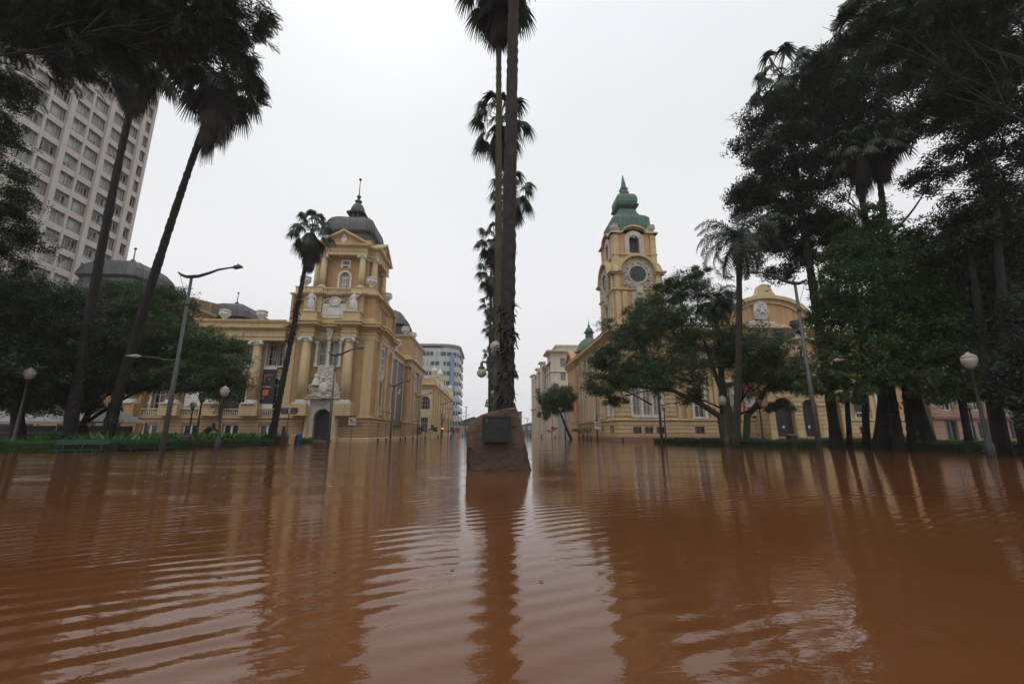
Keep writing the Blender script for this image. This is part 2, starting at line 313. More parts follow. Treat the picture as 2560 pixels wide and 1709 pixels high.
# ================= WATER, SKY-LIT GROUND =================
def water_material():
    m = bpy.data.materials.new('muddy_flood_water'); m.use_nodes = True; nt = m.node_tree; N = nt.nodes; L = nt.links; b = N['Principled BSDF']
    b.inputs['Roughness'].default_value = .055; b.inputs['IOR'].default_value = 1.33
    g = N.new('ShaderNodeNewGeometry')
    def noise(sc, scale, det=3, rot=0, rough=.5, w=0):
        mp = N.new('ShaderNodeMapping'); mp.inputs['Scale'].default_value = scale; mp.inputs['Rotation'].default_value = (0, 0, R(rot)); mp.inputs['Location'].default_value = (w, w * .7, 0)
        L.new(g.outputs['Position'], mp.inputs[0]); n = N.new('ShaderNodeTexNoise'); n.inputs['Scale'].default_value = sc; n.inputs['Detail'].default_value = det; n.inputs['Roughness'].default_value = rough
        L.new(mp.outputs[0], n.inputs['Vector']); return n.outputs['Fac']
    def rng(x, a, c, lo=0., hi=1.):
        r = N.new('ShaderNodeMapRange'); r.interpolation_type = 'SMOOTHSTEP'; r.inputs[1].default_value = a; r.inputs[2].default_value = c; r.inputs[3].default_value = lo; r.inputs[4].default_value = hi; L.new(x, r.inputs[0]); return r.outputs[0]
    def mth(op, x, y):
        q = N.new('ShaderNodeMath'); q.operation = op
        for i, v in enumerate((x, y)):
            if isinstance(v, (int, float)): q.inputs[i].default_value = v
            else: L.new(v, q.inputs[i])
        return q.outputs[0]
    col = ramp_mix(nt, rng(noise(.25, (1, 1, 1), 4), .3, .7), (.150, .057, .021), (.118, .045, .016)); L.new(col, b.inputs['Base Color'])
    def wave(scale, rot, dist, dscale, ph=0):
        mp = N.new('ShaderNodeMapping'); mp.inputs['Rotation'].default_value = (0, 0, R(rot)); L.new(g.outputs['Position'], mp.inputs[0])
        v = N.new('ShaderNodeTexWave'); v.wave_type = 'BANDS'; v.bands_direction = 'Y'; v.wave_profile = 'SIN'; v.inputs['Scale'].default_value = scale; v.inputs['Distortion'].default_value = dist
        v.inputs['Detail'].default_value = 2; v.inputs['Detail Scale'].default_value = dscale; v.inputs['Phase Offset'].default_value = ph; L.new(mp.outputs[0], v.inputs['Vector']); return v.outputs['Fac']
    sp = N.new('ShaderNodeSeparateXYZ'); L.new(g.outputs['Position'], sp.inputs[0])
    # a set of long crests on the left, a softer patch on the right, fine chop everywhere
    left = mth('MULTIPLY', rng(sp.outputs[0], -.3, -1.2), rng(noise(.5, (.5, 1, 1), 2, 12, w=3.3), .38, .55))
    mid = mth('MULTIPLY', rng(noise(.6, (.5, 1, 1), 2, 0, w=9.1), .45, .62), 1.)
    h = mth('MULTIPLY', mth('MULTIPLY', wave(1.35, -31, 3.0, .5), left), .0048)
    h = mth('ADD', h, mth('MULTIPLY', mth('MULTIPLY', wave(1.5, -22, 4.5, .6, 1.), mid), .0024))
    h = mth('ADD', h, mth('MULTIPLY', noise(1.3, (.5, 1.3, 1), 2, -20), .0030))
    h = mth('ADD', h, mth('MULTIPLY', noise(5., (.5, 1.2, 1), 3, -10, .6), .0020))
    h = mth('ADD', h, mth('MULTIPLY', noise(13., (.55, 1.1, 1), 3, -14, .6), .0013))
    h = mth('ADD', h, mth('MULTIPLY', noise(34., (.7, 1., 1), 2, 3, .6), .00030))
    bp = N.new('ShaderNodeBump'); bp.inputs['Strength'].default_value = 1; bp.inputs['Distance'].default_value = 1.; L.new(h, bp.inputs['Height']); L.new(bp.outputs[0], b.inputs['Normal'])
    return m
tag(MB().add([(-600, -60, 0), (600, -60, 0), (600, 900, 0), (-600, 900, 0)], [(0, 1, 2, 3)]).build('water', water_material()), kind='structure')
tag(MB().add([(-650, -80, -1.2), (650, -80, -1.2), (650, 950, -1.2), (-650, 950, -1.2)], [(0, 1, 2, 3)]).build('ground', 'soil'), kind='structure')

# ================= MUSEUM (left) =================
XC, YC = -18.9, 55.2          # axis of its corner tower
mus = thing('museum', 'ochre palace museum with columned corner tower, dark domes and white sculptures, left of the avenue', 'museum', (XC, YC, 0))
TX0, TX1, TY0, TY1 = -24.1, -13.9, 50.0, 60.4
fS, fE = front(TY0), faceE(TX1)
# --- basement
door = ('A', -19.1, .15, 3.65, 1.95)
bw = [('R', x, .55, 1.95, 1.75) for x in (-25.4, -29.35, -33.8, -38.2)] + [('R', x, .55, 1.95, 1.75) for x in (-43., -46.6)]
wb = MB()
wb.fr = front(50.35); wb.wall([(-39.4, -1), (TX0, -1), (TX0, 2.6), (-39.4, 2.6)], [loopof(x) for x in bw[:4]], .4)
wb.fr = front(50.0); wb.wall([(-50.2, -1), (-39.4, -1), (-39.4, 2.6), (-50.2, 2.6)], [loopof(x) for x in bw[4:]], .4)
ew = [('R', 53.9, .5, 2.0, .9), ('R', 58.0, .5, 2.0, .9)]; ww = [('R', 63.6, .45, 1.95, 1.3), ('R', 67.2, .45, 1.95, 1.3)]; fw_ = [('R', 78.4, .45, 1.95, 1.3)]
wb.fr = fE; wb.wall([(TY0, -1), (TY1, -1), (TY1, 2.6), (TY0, 2.6)], [loopof(x) for x in ew], .4)
wb.fr = faceE(-14.8); wb.wall([(TY1, -1), (71.5, -1), (71.5, 2.6), (TY1, 2.6)], [loopof(x) for x in ww], .4)
wb.fr = fE; wb.wall([(71.5, -1), (86, -1), (86, 2.6), (71.5, 2.6)], [loopof(x) for x in fw_], .4)
wb.fr = ID; wb.box(-14.8, -13.9, 71.45, 71.5, -1, 2.6); wb.box(-39.42, -39.4, 50, 50.35, -1, 2.6); wb.box(-14.8, -13.9, 60.38, 60.4, -1, 2.6)
wb.build('basement_wall', 'base', mus)
cs = MB(fS); courses(cs, TX0, TX1, .5, 2.5, .42, [('A', -19.1, .15, 3.75, 4.3)])
cs.fr = front(50.35); courses(cs, -39.4, TX0, .5, 2.5, .42, bw[:4]); cs.fr = front(50.0); courses(cs, -50.2, -39.4, .5, 2.5, .42, bw[4:])
cs.fr = fE; courses(cs, TY0, TY1, .5, 2.5, .42, ew); courses(cs, 71.5, 86, .5, 2.5, .42, fw_); cs.fr = faceE(-14.8); courses(cs, TY1, 71.5, .5, 2.5, .42, ww)
cs.build('rusticated_courses', 'base', mus)
FP = [(-50.2, 66), (-50.2, 50.0), (-39.4, 50.0), (-39.4, 50.35), (TX0, 50.35), (TX0, TY0), (-20.95, TY0)]
FP2 = [(-17.25, TY0), (TX1, TY0), (TX1, TY1), (-14.8, TY1), (-14.8, 71.5), (TX1, 71.5), (TX1, 86), (-30, 86)]
led = [(0, 2.5), (.12, 2.55), (.22, 2.62), (.22, 2.76), (.05, 2.84), (0, 2.84)]; foot = [(0, -.8), (.14, -.8), (.14, .36), (.04, .46), (0, .46)]
mb = MB()
for p in (FP, FP2): mb.sweep(p, led); mb.sweep(p, foot)
mb.build('plinth_moulding', 'trim', mus)
for fr_, lst in ((front(50.35), bw[:4]), (front(50.0), bw[4:]), (fE, ew + fw_), (faceE(-14.8), ww)):
    for W_ in lst: window(fr_, W_, mus, 2, 1, .3, bar=.22, t=.16)
# --- tower walls, stage 1 and attic
z1w = ('R', -19.1, 8.7, 11.6, 2.5)
wl = MB(fS); wl.wall([(TX0, -1), (TX1, -1), (TX1, 14), (TX0, 14)], [loopof(door), loopof(z1w)], .5)
sa = [('A', 53.9, 3.3, 7.3, 1.5)]; sr = [('R', 53.9, 8.6, 11.2, 2.2), ('R', 57.9, 8.6, 11.2, .9)]
wl.fr = fE; wl.wall([(TY0, 2.6), (TY1, 2.6), (TY1, 14), (TY0, 14)], [loopof(x) for x in sa + sr[:1]], .5)
wl.fr = front(TY0 + .35); wl.wall([(TX0 + .3, 14), (TX1 - .3, 14), (TX1 - .3, 17.4), (TX0 + .3, 17.4)], [], .3)
aw = [('R', 54.2, 14.5, 16.6, .45), ('R', 55.0, 14.5, 16.6, .45), ('R', 55.8, 14.5, 16.6, .45)]
wl.fr = faceE(TX1 - .35); wl.wall([(TY0 + .35, 14), (TY1 - .3, 14), (TY1 - .3, 17.4), (TY0 + .35, 17.4)], [loopof(x) for x in aw], .3)
wl.fr = ID; wl.box(TX0, TX0 + .3, TY0 + .01, TY1, 2.6, 17.35); wl.box(TX0, TX1 - .01, TY1 - .3, TY1, 2.6, 17.35)
wl.build('tower_wall', 'tan', mus)
for x in sa: window(fE, x, mus, 2, 4, .45, trans=True)
for x in sr[:1]: window(fE, x, mus, 3, 3, .12, bar=.16)
for x in aw: window(faceE(TX1 - .35), x, mus, 1, 3, .25)
window(fS, z1w, mus, 3, 2, .45, bar=.07, gm='glassl')
RS = lambda d, hw=.82, x0=TX0, x1=TX1: [(TX0, TY1), (TX0, TY0), (-21.45 - hw, TY0), (-21.45 - hw, TY0 - d), (-21.45 + hw, TY0 - d), (-21.45 + hw, TY0), (-16.6 - hw, TY0), (-16.6 - hw, TY0 - d), (-16.6 + hw, TY0 - d), (-16.6 + hw, TY0), (TX1, TY0), (TX1, 52.0), (TX1 + .35, 52.0), (TX1 + .35, 55.8), (TX1, 55.8), (TX1, TY1)]
tr = MB(); p = RS(1.15)
tr.sweep(p, [(0, 11.85), (.06, 11.85), (.06, 12.35), (.14, 12.4), (.14, 12.55), (0, 12.6)])
tr.sweep(p, [(0, 13.0), (.12, 13.1), (.3, 13.25), (.62, 13.3), (.62, 13.52), (.75, 13.62), (.75, 13.78), (0, 13.95)])
tr.build('cornice', 'trim', mus)
fz = MB()
for x in (-21.45, -16.6): fz.box(x - .82, x + .82, TY0 - 1.15, TY0 - .003, 11.86, 13.95)
fz.box(TX1 + .003, TX1 + .35, 52.0, 55.8, 11.86, 13.95); fz.box(TX0, TX1, TY0 + .3, TY1, 13.9, 14.0)
fz.build('entablature_block', 'trim', mus)
for x in (-21.45, -16.6):
    MB().box(x - .95, x + .95, TY0 - 1.45, TY0 - .002, 2.84, 4.15).build('pedestal', 'trim', mus)
    column(x, TY0 - .62, 4.15, 11.86, .56, mus)
pil = MB(fE)
for u in (52.3, 55.6, 58.6): pil.box(u - .35, u + .35, .003, .3, 4.2, 11.8); pil.box(u - .45, u + .45, .003, .42, 2.84, 4.2)
pil.fr = fS; pil.box(-15.0, TX1 - .004, .003, .08, 2.84, 11.8); pil.box(TX0 + .004, -23.0, .003, .08, 2.84, 11.8)
pil.build('pilaster', 'trim', mus)
ca = MB(fE)
for u in (52.3, 55.6, 58.6): relief(ca, lambda r, u=u: (u + r.uniform(-.4, .4), r.uniform(11., 11.8)), 14, .2, 3, .4)
surround(ca, sa[0], .2, .12); surround(ca, sr[0], .18, .1)
relief(ca, lambda r: (53.9 + r.uniform(-.55, .55), r.uniform(7.3, 8.3)), 22, .22, 4, .25); relief(ca, lambda r: (53.9 + r.uniform(-.3, .3), r.uniform(11.4, 12.9)), 14, .22, 5, .25)
ca.build('side_ornament', 'white', mus)
# --- attic
AP = [(TX0 + .3, TY1 - .3), (TX0 + .3, TY0 + .35), (-22.5, TY0 + .35), (-22.5, TY0 - .1), (-20.5, TY0 - .1), (-20.5, TY0 + .35), (-17.5, TY0 + .35), (-17.5, TY0 - .1), (-15.5, TY0 - .1), (-15.5, TY0 + .35), (TX1 - .35, TY0 + .35), (TX1 - .35, 52.2), (TX1 - .1, 52.2), (TX1 - .1, 57.6), (TX1 - .35, 57.6), (TX1 - .35, TY1 - .3)]
at_ = MB(); at_.sweep(AP, [(0, 14), (.15, 14.0), (.15, 14.35), (.06, 14.45), (0, 14.5)])
at_.sweep(AP, [(0, 16.75), (.04, 16.75), (.06, 16.85), (0, 16.9)]); at_.sweep(AP, [(0, 17.15), (.1, 17.2), (.42, 17.32), (.5, 17.45), (.5, 17.55), (0, 17.62)])
for x in (-21.5, -16.5): at_.box(x - 1, x + 1, TY0 - .1, TY0 + .348, 14.9, 17.6); at_.box(x - .95, x + .95, TY0 - 1.0, TY0 + .345, 13.97, 14.95); at_.box(x - 1.05, x + 1.05, TY0 - 1.1, TY0 + .343, 14.95, 15.05)
at_.box(TX0 + .3, TX1 - .35, TY0 + .37, TY1 - .3, 17.4, 17.58); at_.build('attic_cornice', 'trim', mus)
pr = MB(); rail = [(0, 18.2), (.12, 18.2), (.12, 18.36), (0, 18.4)]
for a, b in ((-23.8, -20.6), (-17.2, -14.2)): pr.box(a, b, TY0 + .15, TY0 + .5, 17.58, 18.36)
pr.box(-20.6, -17.2, TY0 + .15, TY0 + .5, 18.2, 18.37); pr.box(-20.6, -17.2, TY0 + .16, TY0 + .49, 17.58, 17.68); pr.box(TX1 - .7, TX1 - .35, TY0 + .5, TY1 - .4, 17.58, 18.36); pr.box(TX0 + .3, TX0 + .65, TY0 + .5, TY1 - .4, 17.58, 18.3)
pr.box(-23.9, -20.5, TY0 + .08, TY0 + .56, 18.37, 18.45); pr.box(-17.3, -14.1, TY0 + .08, TY0 + .56, 18.37, 18.45)
pr.build('parapet', 'trim', mus)
bl = MB(front(TY0 + .45)); balusters(bl, -20.55, -17.25, 17.68, 18.2); bl.build('balustrade', 'white', mus)
for x, y in ((-22.9, 50.5), (-14.9, 50.6), (-14.4, 56.6)): urn(x, y, 18.42, 1.45, mus)
# --- portal
pt = MB(fS); dA = loopof(door)
pt.slab([(-20.9, .1), (-20.08, .1)] + [(-19.1 + .98 * math.cos(PI - PI * k / 10), 2.67 + .98 * math.sin(PI * k / 10)) for k in range(11)] + [(-18.12, .1), (-17.3, .1), (-17.3, 4.75), (-20.9, 4.75)], .02, .22)
pt.build('portal_surround', 'white', mus)
pc = MB(fS)
for u in (-20.7, -17.5): pc.lathe(u, .45, [(.3, .35), (.3, .5), (.24, .6), (.23, 2.0), (.21, 3.2)], 12); pc.box(u - .32, u + .32, .05, .8, -.4, .36)
pc.slab([(-21.3, 4.75), (-16.9, 4.75), (-16.9, 4.9), (-21.3, 4.9)], .02, .95); pc.build('portal_column', 'trim', mus)
pw = MB(fS)
for u in (-20.7, -17.5): relief(pw, lambda r, u=u: (u + r.uniform(-.3, .3), r.uniform(3.2, 3.55)), 10, .17, 6, .5); pw.box(u - .3, u + .3, .05, .75, 3.6, 4.7)
relief(pw, lambda r: (-19.1 + r.uniform(-.4, .4), r.uniform(3.9, 4.6)), 18, .22, 8, .3)
def cart(r):
    while 1:
        u, z = r.uniform(-2.0, 2.0), r.uniform(0, 2.9)
        if z < 2.9 - abs(u) * 1.15: return -19.1 + u, 4.95 + z
relief(pw, cart, 120, .30, 9, .45)
pw.slab([(-21.0, 4.9), (-20.3, 6.2), (-19.9, 6.0), (-19.1, 7.1), (-18.3, 6.0), (-17.9, 6.2), (-17.2, 4.9)], .05, .3); pw.ball((-19.1, .6, 6.0), .55, 1, .5, 1.2, 8)
pw.ball((-20.0, .6, 7.35), .26, 1, 1, 1.2, 8); pw.lathe(-20.0, .6, [(.5, 6.3), (.36, 6.8), (.2, 7.15)], 8); pw.slab([(-20.1, 8.5), (-20.3, 6.2), (-17.9, 6.2), (-18.1, 8.5)], .01, .14)
relief(pw, lambda r: (-19.1 + (.95 - r.random() * .25) * r.choice((-1, 1)), r.uniform(6.8, 8.4)), 26, .16, 11, .16); relief(pw, lambda r: (-19.1 + r.uniform(-.7, .7), r.uniform(7.9, 8.5)), 22, .2, 12, .18); relief(pw, lambda r: (-19.1 + .6 * math.cos(r.uniform(3.3, 6.1)), 7.7 + .5 * math.sin(r.uniform(3.3, 6.1))), 18, .13, 13, .16)
for u in (-20.45, -19.1, -17.75): pw.box(u - .14, u + .14, .01, .16, 8.6, 11.6); pw.box(u - .19, u + .19, .01, .22, 11.25, 11.5); pw.box(u - .19, u + .19, .01, .22, 8.6, 8.85)
pw.box(-20.65, -17.55, .01, .22, 8.5, 8.62); pw.slab([(-19.3, 11.7), (-18.9, 11.7), (-18.75, 13.0), (-19.45, 13.0)], .01, .3); relief(pw, lambda r: (-19.1 + r.uniform(-.25, .25), r.uniform(12.4, 13.2)), 14, .2, 14, .35)
# attic cartouche and little figures beside it
pw.fr = front(TY0 + .35); pw.box(-20.4, -17.5, .01, .2, 14.5, 16.3); pw.box(-20.0, -17.9, .2, .26, 14.85, 15.0); pw.box(-20.0, -17.9, .2, .26, 15.95, 16.1); pw.box(-20.0, -19.85, .2, .26, 15., 15.95); pw.box(-18.05, -17.9, .2, .26, 15., 15.95)
pw.tube([(-18.95 + .62 * math.cos(k * PI / 8), .3, 16.55 + .5 * math.sin(k * PI / 8)) for k in range(17)], .11, 6); pw.ball((-18.95, .25, 16.55), .5, 1, .3, .8, 8)
relief(pw, lambda r: (r.uniform(-20.7, -17.2), r.uniform(16.4, 17.0)), 40, .18, 15, .2); relief(pw, lambda r: (r.choice((-20.65, -17.3)) + r.uniform(-.15, .15), r.uniform(14.6, 16.4)), 44, .2, 16, .2)
pw.build('sculpted_cartouche', 'white', mus)
dr = MB(fS).slab(loopof(('A', -19.1, .15, 3.65, 1.96)), -.55, -.45).build('door', 'grill', mus)
dg = MB(fS)
for k in range(9): u = -19.95 + k * .212; dg.box(u - .015, u + .015, -.44, -.40, .3, 2.5)
for z in (.3, 1.0, 1.9, 2.55): dg.box(-20.05, -18.15, -.44, -.395, z, z + .05)
dg.box(-19.13, -19.07, -.45, -.38, .2, 3.5)
for r_ in (.35, .65): dg.tube([(-19.1 + r_ * math.cos(PI * k / 8), -.41, 2.62 + r_ * math.sin(PI * k / 8)) for k in range(9)], .025, 5)
dg.build('grille', 'dark', dr)
MB(fS).box(-20.6, -17.6, .01, 1.0, -.3, .14).build('doorstep', 'base', mus)
text('name_lettering', 'MUSEU DE ARTE DO', .27, fS, -15.85, .07, 2.03, 'letter', mus); text('name_lettering', 'RIO GRANDE DO SUL', .27, fS, -15.85, .07, 1.72, 'letter', mus)
for x, arm in ((-21.5, -1), (-16.5, 1)):     # white statues on the attic pedestals
    y = TY0 - .55; s_ = MB(); s_.box(x - .6, x + .6, y - .5, y + .4, 15.05, 15.2)
    s_.lathe(x, y, [(.42, 15.2), (.46, 15.5), (.38, 16.1), (.26, 16.6), (.34, 17.0), (.30, 17.2), (.1, 17.32), (.09, 17.38)], 12); s_.ball((x, y, 17.5), .17, 1, 1, 1.2, 8)
    for k in range(9): a = k * .7; s_.tube([(x + .3 * math.cos(a), y + .3 * math.sin(a), 16.5), (x + .44 * math.cos(a + .2), y + .44 * math.sin(a + .2), 15.9), (x + .47 * math.cos(a), y + .47 * math.sin(a), 15.25)], .055, 5)
    if arm > 0: s_.tube([(x + .3, y, 17.1), (x + .6, y - .2, 16.95), (x + .72, y - .3, 17.3)], [.1, .085, .06], 6); s_.ball((x + .7, y - .3, 17.35), .16, n=6); s_.tube([(x - .3, y, 17.1), (x - .45, y, 16.7), (x - .4, y - .2, 16.3)], [.1, .085, .06], 6)
    else: s_.tube([(x - .3, y, 17.1), (x - .48, y - .1, 16.75), (x - .2, y - .35, 16.65)], [.1, .085, .06], 6); s_.tube([(x + .3, y, 17.1), (x + .5, y, 16.7), (x + .55, y - .1, 16.2)], [.1, .085, .06], 6)
    s_.build('stone_figure', 'white', mus, True)
# --- upper tower (portico on every side, pediments, dome, lantern)
h = 3.05; up = MB()
up.fr = front(YC - h); uw = ('A', XC + .15, 18.75, 21.1, 1.25); ow = ('R', XC + .15, 22.05, 22.55, .75); up.wall([(XC - h, 17.6), (XC + h, 17.6), (XC + h, 25.6), (XC - h, 25.6)], [loopof(uw), loopof(ow)], .4)
up.fr = faceE(XC + h); uw2 = ('A', YC, 18.75, 21.1, 1.25); up.wall([(YC - h, 17.6), (YC + h, 17.6), (YC + h, 25.6), (YC - h, 25.6)], [loopof(uw2)], .4)
up.fr = faceW(XC - h); up.wall([(YC - h, 17.6), (YC + h, 17.6), (YC + h, 25.6), (YC - h, 25.6)], [], .4); up.fr = ID; up.box(XC - h, XC + h, YC + h - .2, YC + h, 17.6, 25.6)
up.fr = front(YC - h)
for k in range(6): u = XC - 1.95 + .22 * k + (1.9 if k > 2 else 0); up.box(u - .07, u + .07, .003, .08, 18.6, 23.1)
up.build('upper_tower_wall', 'tan', mus)
window(front(YC - h), uw, mus, 4, 3, .3, bar=.09, trans=True, gm='glassl'); window(faceE(XC + h), uw2, mus, 4, 3, .3, bar=.09); window(front(YC - h), ow, mus, 2, 2, .3)
un = MB(front(YC - h)); surround(un, uw, .24, .14, .1); surround(un, ow, .2, .12, .14); un.box(XC - .45, XC - .2, .01, .2, 21.6, 21.95); un.box(XC + .5, XC + .75, .01, .2, 21.6, 21.95); un.fr = faceE(XC + h); surround(un, uw2, .24, .14, .1); un.build('window_surround', 'white', mus)
h2 = 4.05; hw = 2.95
CP = []
for k in range(4):
    c, s = [(1, 0), (0, 1), (-1, 0), (0, -1)][k]
    for (a, b) in ((-h - .1, -h - .1), (-hw, -h - .1), (-hw, -h2), (hw, -h2), (hw, -h - .1)): CP.append((XC + a * c - b * s, YC + a * s + b * c))
en = MB(); en.sweep(CP, [(0, 23.1), (.05, 23.1), (.05, 23.5), (.12, 23.55), (.03, 23.6), (.03, 24.0), (.15, 24.1), (.45, 24.25), (.5, 24.4), (.5, 24.48), (0, 24.55)], True); en.prism(CP, 23.1, 24.5)
for k in range(4):
    f_ = (front(YC), Fr(XC, YC - XC, 0, 1, 1, 0), Fr(0, YC, 1, 0, 0, 1), Fr(XC, YC - XC, 0, 1, -1, 0))[k]; en.fr = f_
    a = [(XC - hw - .5, 24.5), (XC, 26.5), (XC + hw + .5, 24.5)]; b = [(XC - hw - .1, 24.5), (XC, 26.2), (XC + hw + .1, 24.5)]
    en.strip(b, a, h - .2, h2 + .45); en.strip([(XC - hw, 24.5), (XC, 26.0), (XC + hw, 24.5)], b, h - .2, h2 + .2)
en.build('upper_entablature', 'trim', mus)
tp = MB()
for k in range(4): tp.fr = (front(YC), Fr(XC, YC - XC, 0, 1, 1, 0), Fr(0, YC, 1, 0, 0, 1), Fr(XC, YC - XC, 0, 1, -1, 0))[k]; tp.slab([(XC - hw, 24.5), (XC + hw, 24.5), (XC, 26.1)], h - .5, h2 + .02)
tp.build('tympanum', 'tan', mus)
ms = MB()
for k in range(2):
    ms.fr = (front(YC), Fr(XC, YC - XC, 0, 1, 1, 0))[k]; ms.ball((XC, h2 + .05, 25.15), .42, .85, .4, 1.25, 8); relief(ms, lambda r: (XC + r.uniform(-.3, .3), 25.15 + r.uniform(-.4, .5)), 14, .16, 20, h2 + .2)
ms.build('pediment_mask', 'white', mus)
for dx, dy in ((-2.4, -h2 + .45), (2.4, -h2 + .45), (h2 - .45, -2.4), (h2 - .45, 2.4), (-h2 + .45, -2.4)):
    MB().box(XC + dx - .55, XC + dx + .55, YC + dy - .55, YC + dy + .55, 17.6, 18.75).build('pedestal', 'trim', mus); column(XC + dx, YC + dy, 18.75, 23.1, .4, mus)
def dome(cx, cy, prof, parent, nm='dome', m='slate', c=.68, ribs=True):
    o = MB().sections(cx, cy, prof, chamf(c)).build(nm, m, parent)
    rb = MB(); q = chamf(c)
    for k in range(12):
        if k % 3 == 2: pass
        pts = [(cx + q(r + .03)[k][0], cy + q(r + .03)[k][1], z) for r, z in prof]
        rb.tube(pts, .045, 5)
    if ribs:
        for t in np.linspace(-.8, .8, 9):
            for k in range(4):
                pts = []
                for r, z in prof[2:]:
                    w_ = r * c * t; a, b = (w_, -r - .01) if k == 0 else (r + .01, w_) if k == 1 else (w_, r + .01) if k == 2 else (-r - .01, w_)
                    pts.append((cx + a, cy + b, z))
                rb.tube(pts, .02, 4)
    rb.build('dome_rib', m, o); return o
dome(XC, YC, [(3.0, 24.6), (2.8, 25.6), (2.75, 26.7), (3.2, 27.0), (3.22, 27.2), (3.15, 27.9), (2.95, 28.6), (2.6, 29.1), (2.1, 29.4), (1.5, 29.7), (1.2, 29.75)], mus, c=.74)
def lantern(cx, cy, z, s, parent, m='copperd', m2='copperd', spire=2.9):
    o = MB(); c = chamf(.6)
    o.sections(cx, cy, [(.95 * s, z), (.9 * s, z + .1 * s)], c)
    for a in range(8): q = a * PI / 4 + PI / 8; o.box(cx + .85 * s * math.cos(q) - .12 * s, cx + .85 * s * math.cos(q) + .12 * s, cy + .85 * s * math.sin(q) - .12 * s, cy + .85 * s * math.sin(q) + .12 * s, z, z + 1.0 * s)
    o.sections(cx, cy, [(.55 * s, z), (.55 * s, z + 1.0 * s)], c)
    o.sections(cx, cy, [(.95 * s, z + .95 * s), (1.3 * s, z + 1.05 * s), (1.3 * s, z + 1.12 * s), (1.0 * s, z + 1.2 * s)], c); o = o.build('lantern', m, parent)
    MB().lathe(cx, cy, [(1.05 * s, z + 1.18 * s), (1.02 * s, z + 1.6 * s), (.9 * s, z + 2.1 * s), (.65 * s, z + 2.6 * s), (.3 * s, z + 2.9 * s), (.28 * s, z + 3.05 * s), (.5 * s, z + 3.15 * s), (.5 * s, z + 3.25 * s), (.22 * s, z + 3.4 * s), (.16 * s, z + 3.7 * s)], 16).build('lantern_cap', m2, o, True)
    sp = MB(); sp.ball((cx, cy, z + 3.95 * s), .3 * s, n=8); sp.lathe(cx, cy, [(.07, z + 4.1 * s), (.045, z + (4.1 + spire) * s)], 8); sp.ball((cx, cy, z + (4.15 + spire) * s), .2, n=8); sp.build('spire', 'dark', o, True)
lantern(XC, YC, 29.75, .98, mus, spire=2.6)

# --- front wing between tower and left pavilion
gf = front(50.9); bays = (-25.45, -29.35, -33.8, -38.0)
LW = [('A', x, 3.3, 7.35, 1.75) for x in bays]; UW = [('R', x + dx, 8.75, 11.3, .95) for x in bays for dx in (-.62, .62)]
wg = MB(gf); wg.wall([(-39.4, 2.7), (TX0, 2.7), (TX0, 11.6), (-39.4, 11.6)], [loopof(x) for x in LW + UW], .5); wg.fr = ID; wg.box(-39.4, TX0, 50.35, 50.9, 2.6, 2.75); wg.build('wing_wall', 'tan', mus)
for i, x in enumerate(LW): window(gf, x, mus, 3, 4, .45, trans=True)
for x in UW: window(gf, x, mus, 2, 3, .35)
so = MB(gf)
for x in LW: surround(so, x, .2, .12, 0); relief(so, lambda r, x=x: (x[1] + r.uniform(-.75, .75), r.uniform(7.5, 8.1)), 26, .2, int(-x[1]), .25); so.box(x[1] - 1.15, x[1] - .85, .0, .2, 4.1, 4.5); so.box(x[1] + .85, x[1] + 1.15, 0, .2, 4.1, 4.5)
for x in UW:
    for s_ in (-1, 1): so.box(x[1] + s_ * .6 - .1, x[1] + s_ * .6 + .1, .005, .14, 8.7, 11.4)
for x in bays: so.box(x - 1.35, x + 1.35, .005, .2, 8.55, 8.7)
so.build('window_ornament', 'white', mus)
for x in (-27.3, -31.6, -36.0):
    MB().box(x - 1.0, x + 1.0, 49.5, 50.9, 2.84, 4.15).build('pedestal', 'trim', mus); column(x, 50.05, 4.15, 11.5, .56, mus)
wp = MB()
for x in (-27.3, -31.6, -36.0): wp.box(x - .55, x + .55, 50.7, 50.898, 2.7, 11.5)
wp.build('pilaster', 'trim', mus)
bb = MB(); br = MB(front(50.35))
for x in bays:
    w_ = 1.25 if x < -38 or x > -26 else 1.35
    br.box(x - w_ - .2, x + w_ + .2, -.02, .24, 3.55, 3.7); br.box(x - w_ - .2, x + w_ + .2, .0, .2, 2.84, 2.95); br.box(x - w_ - .2, x - w_ + .1, 0, .2, 2.9, 3.6); br.box(x + w_ - .1, x + w_ + .2, 0, .2, 2.9, 3.6)
br.build('balcony_rail', 'trim', mus); bb.fr = front(50.35)
for x in bays: balusters(bb, x - 1.1, x + 1.1, 2.95, 3.55)
bb.build('balustrade', 'white', mus)
we = MB(); WP = [(-39.4, 49.45), (TX0, 49.45)]
we.box(-39.4, TX0, 49.45, 51.2, 11.5, 13.9); we.sweep(WP, [(0, 11.9), (.08, 11.95), (.08, 12.1), (0, 12.15)]); we.sweep(WP, [(0, 12.6), (.12, 12.7), (.35, 12.85), (.45, 12.95), (.45, 13.1), (0, 13.2)]); we.sweep(WP, [(0, 13.55), (.2, 13.65), (.3, 13.8), (.3, 13.95), (0, 14.0)])
we.build('wing_entablature', 'trim', mus)
for x in (-27.3, -31.6, -36.0): urn(x, 50.0, 13.93, 1.35, mus)
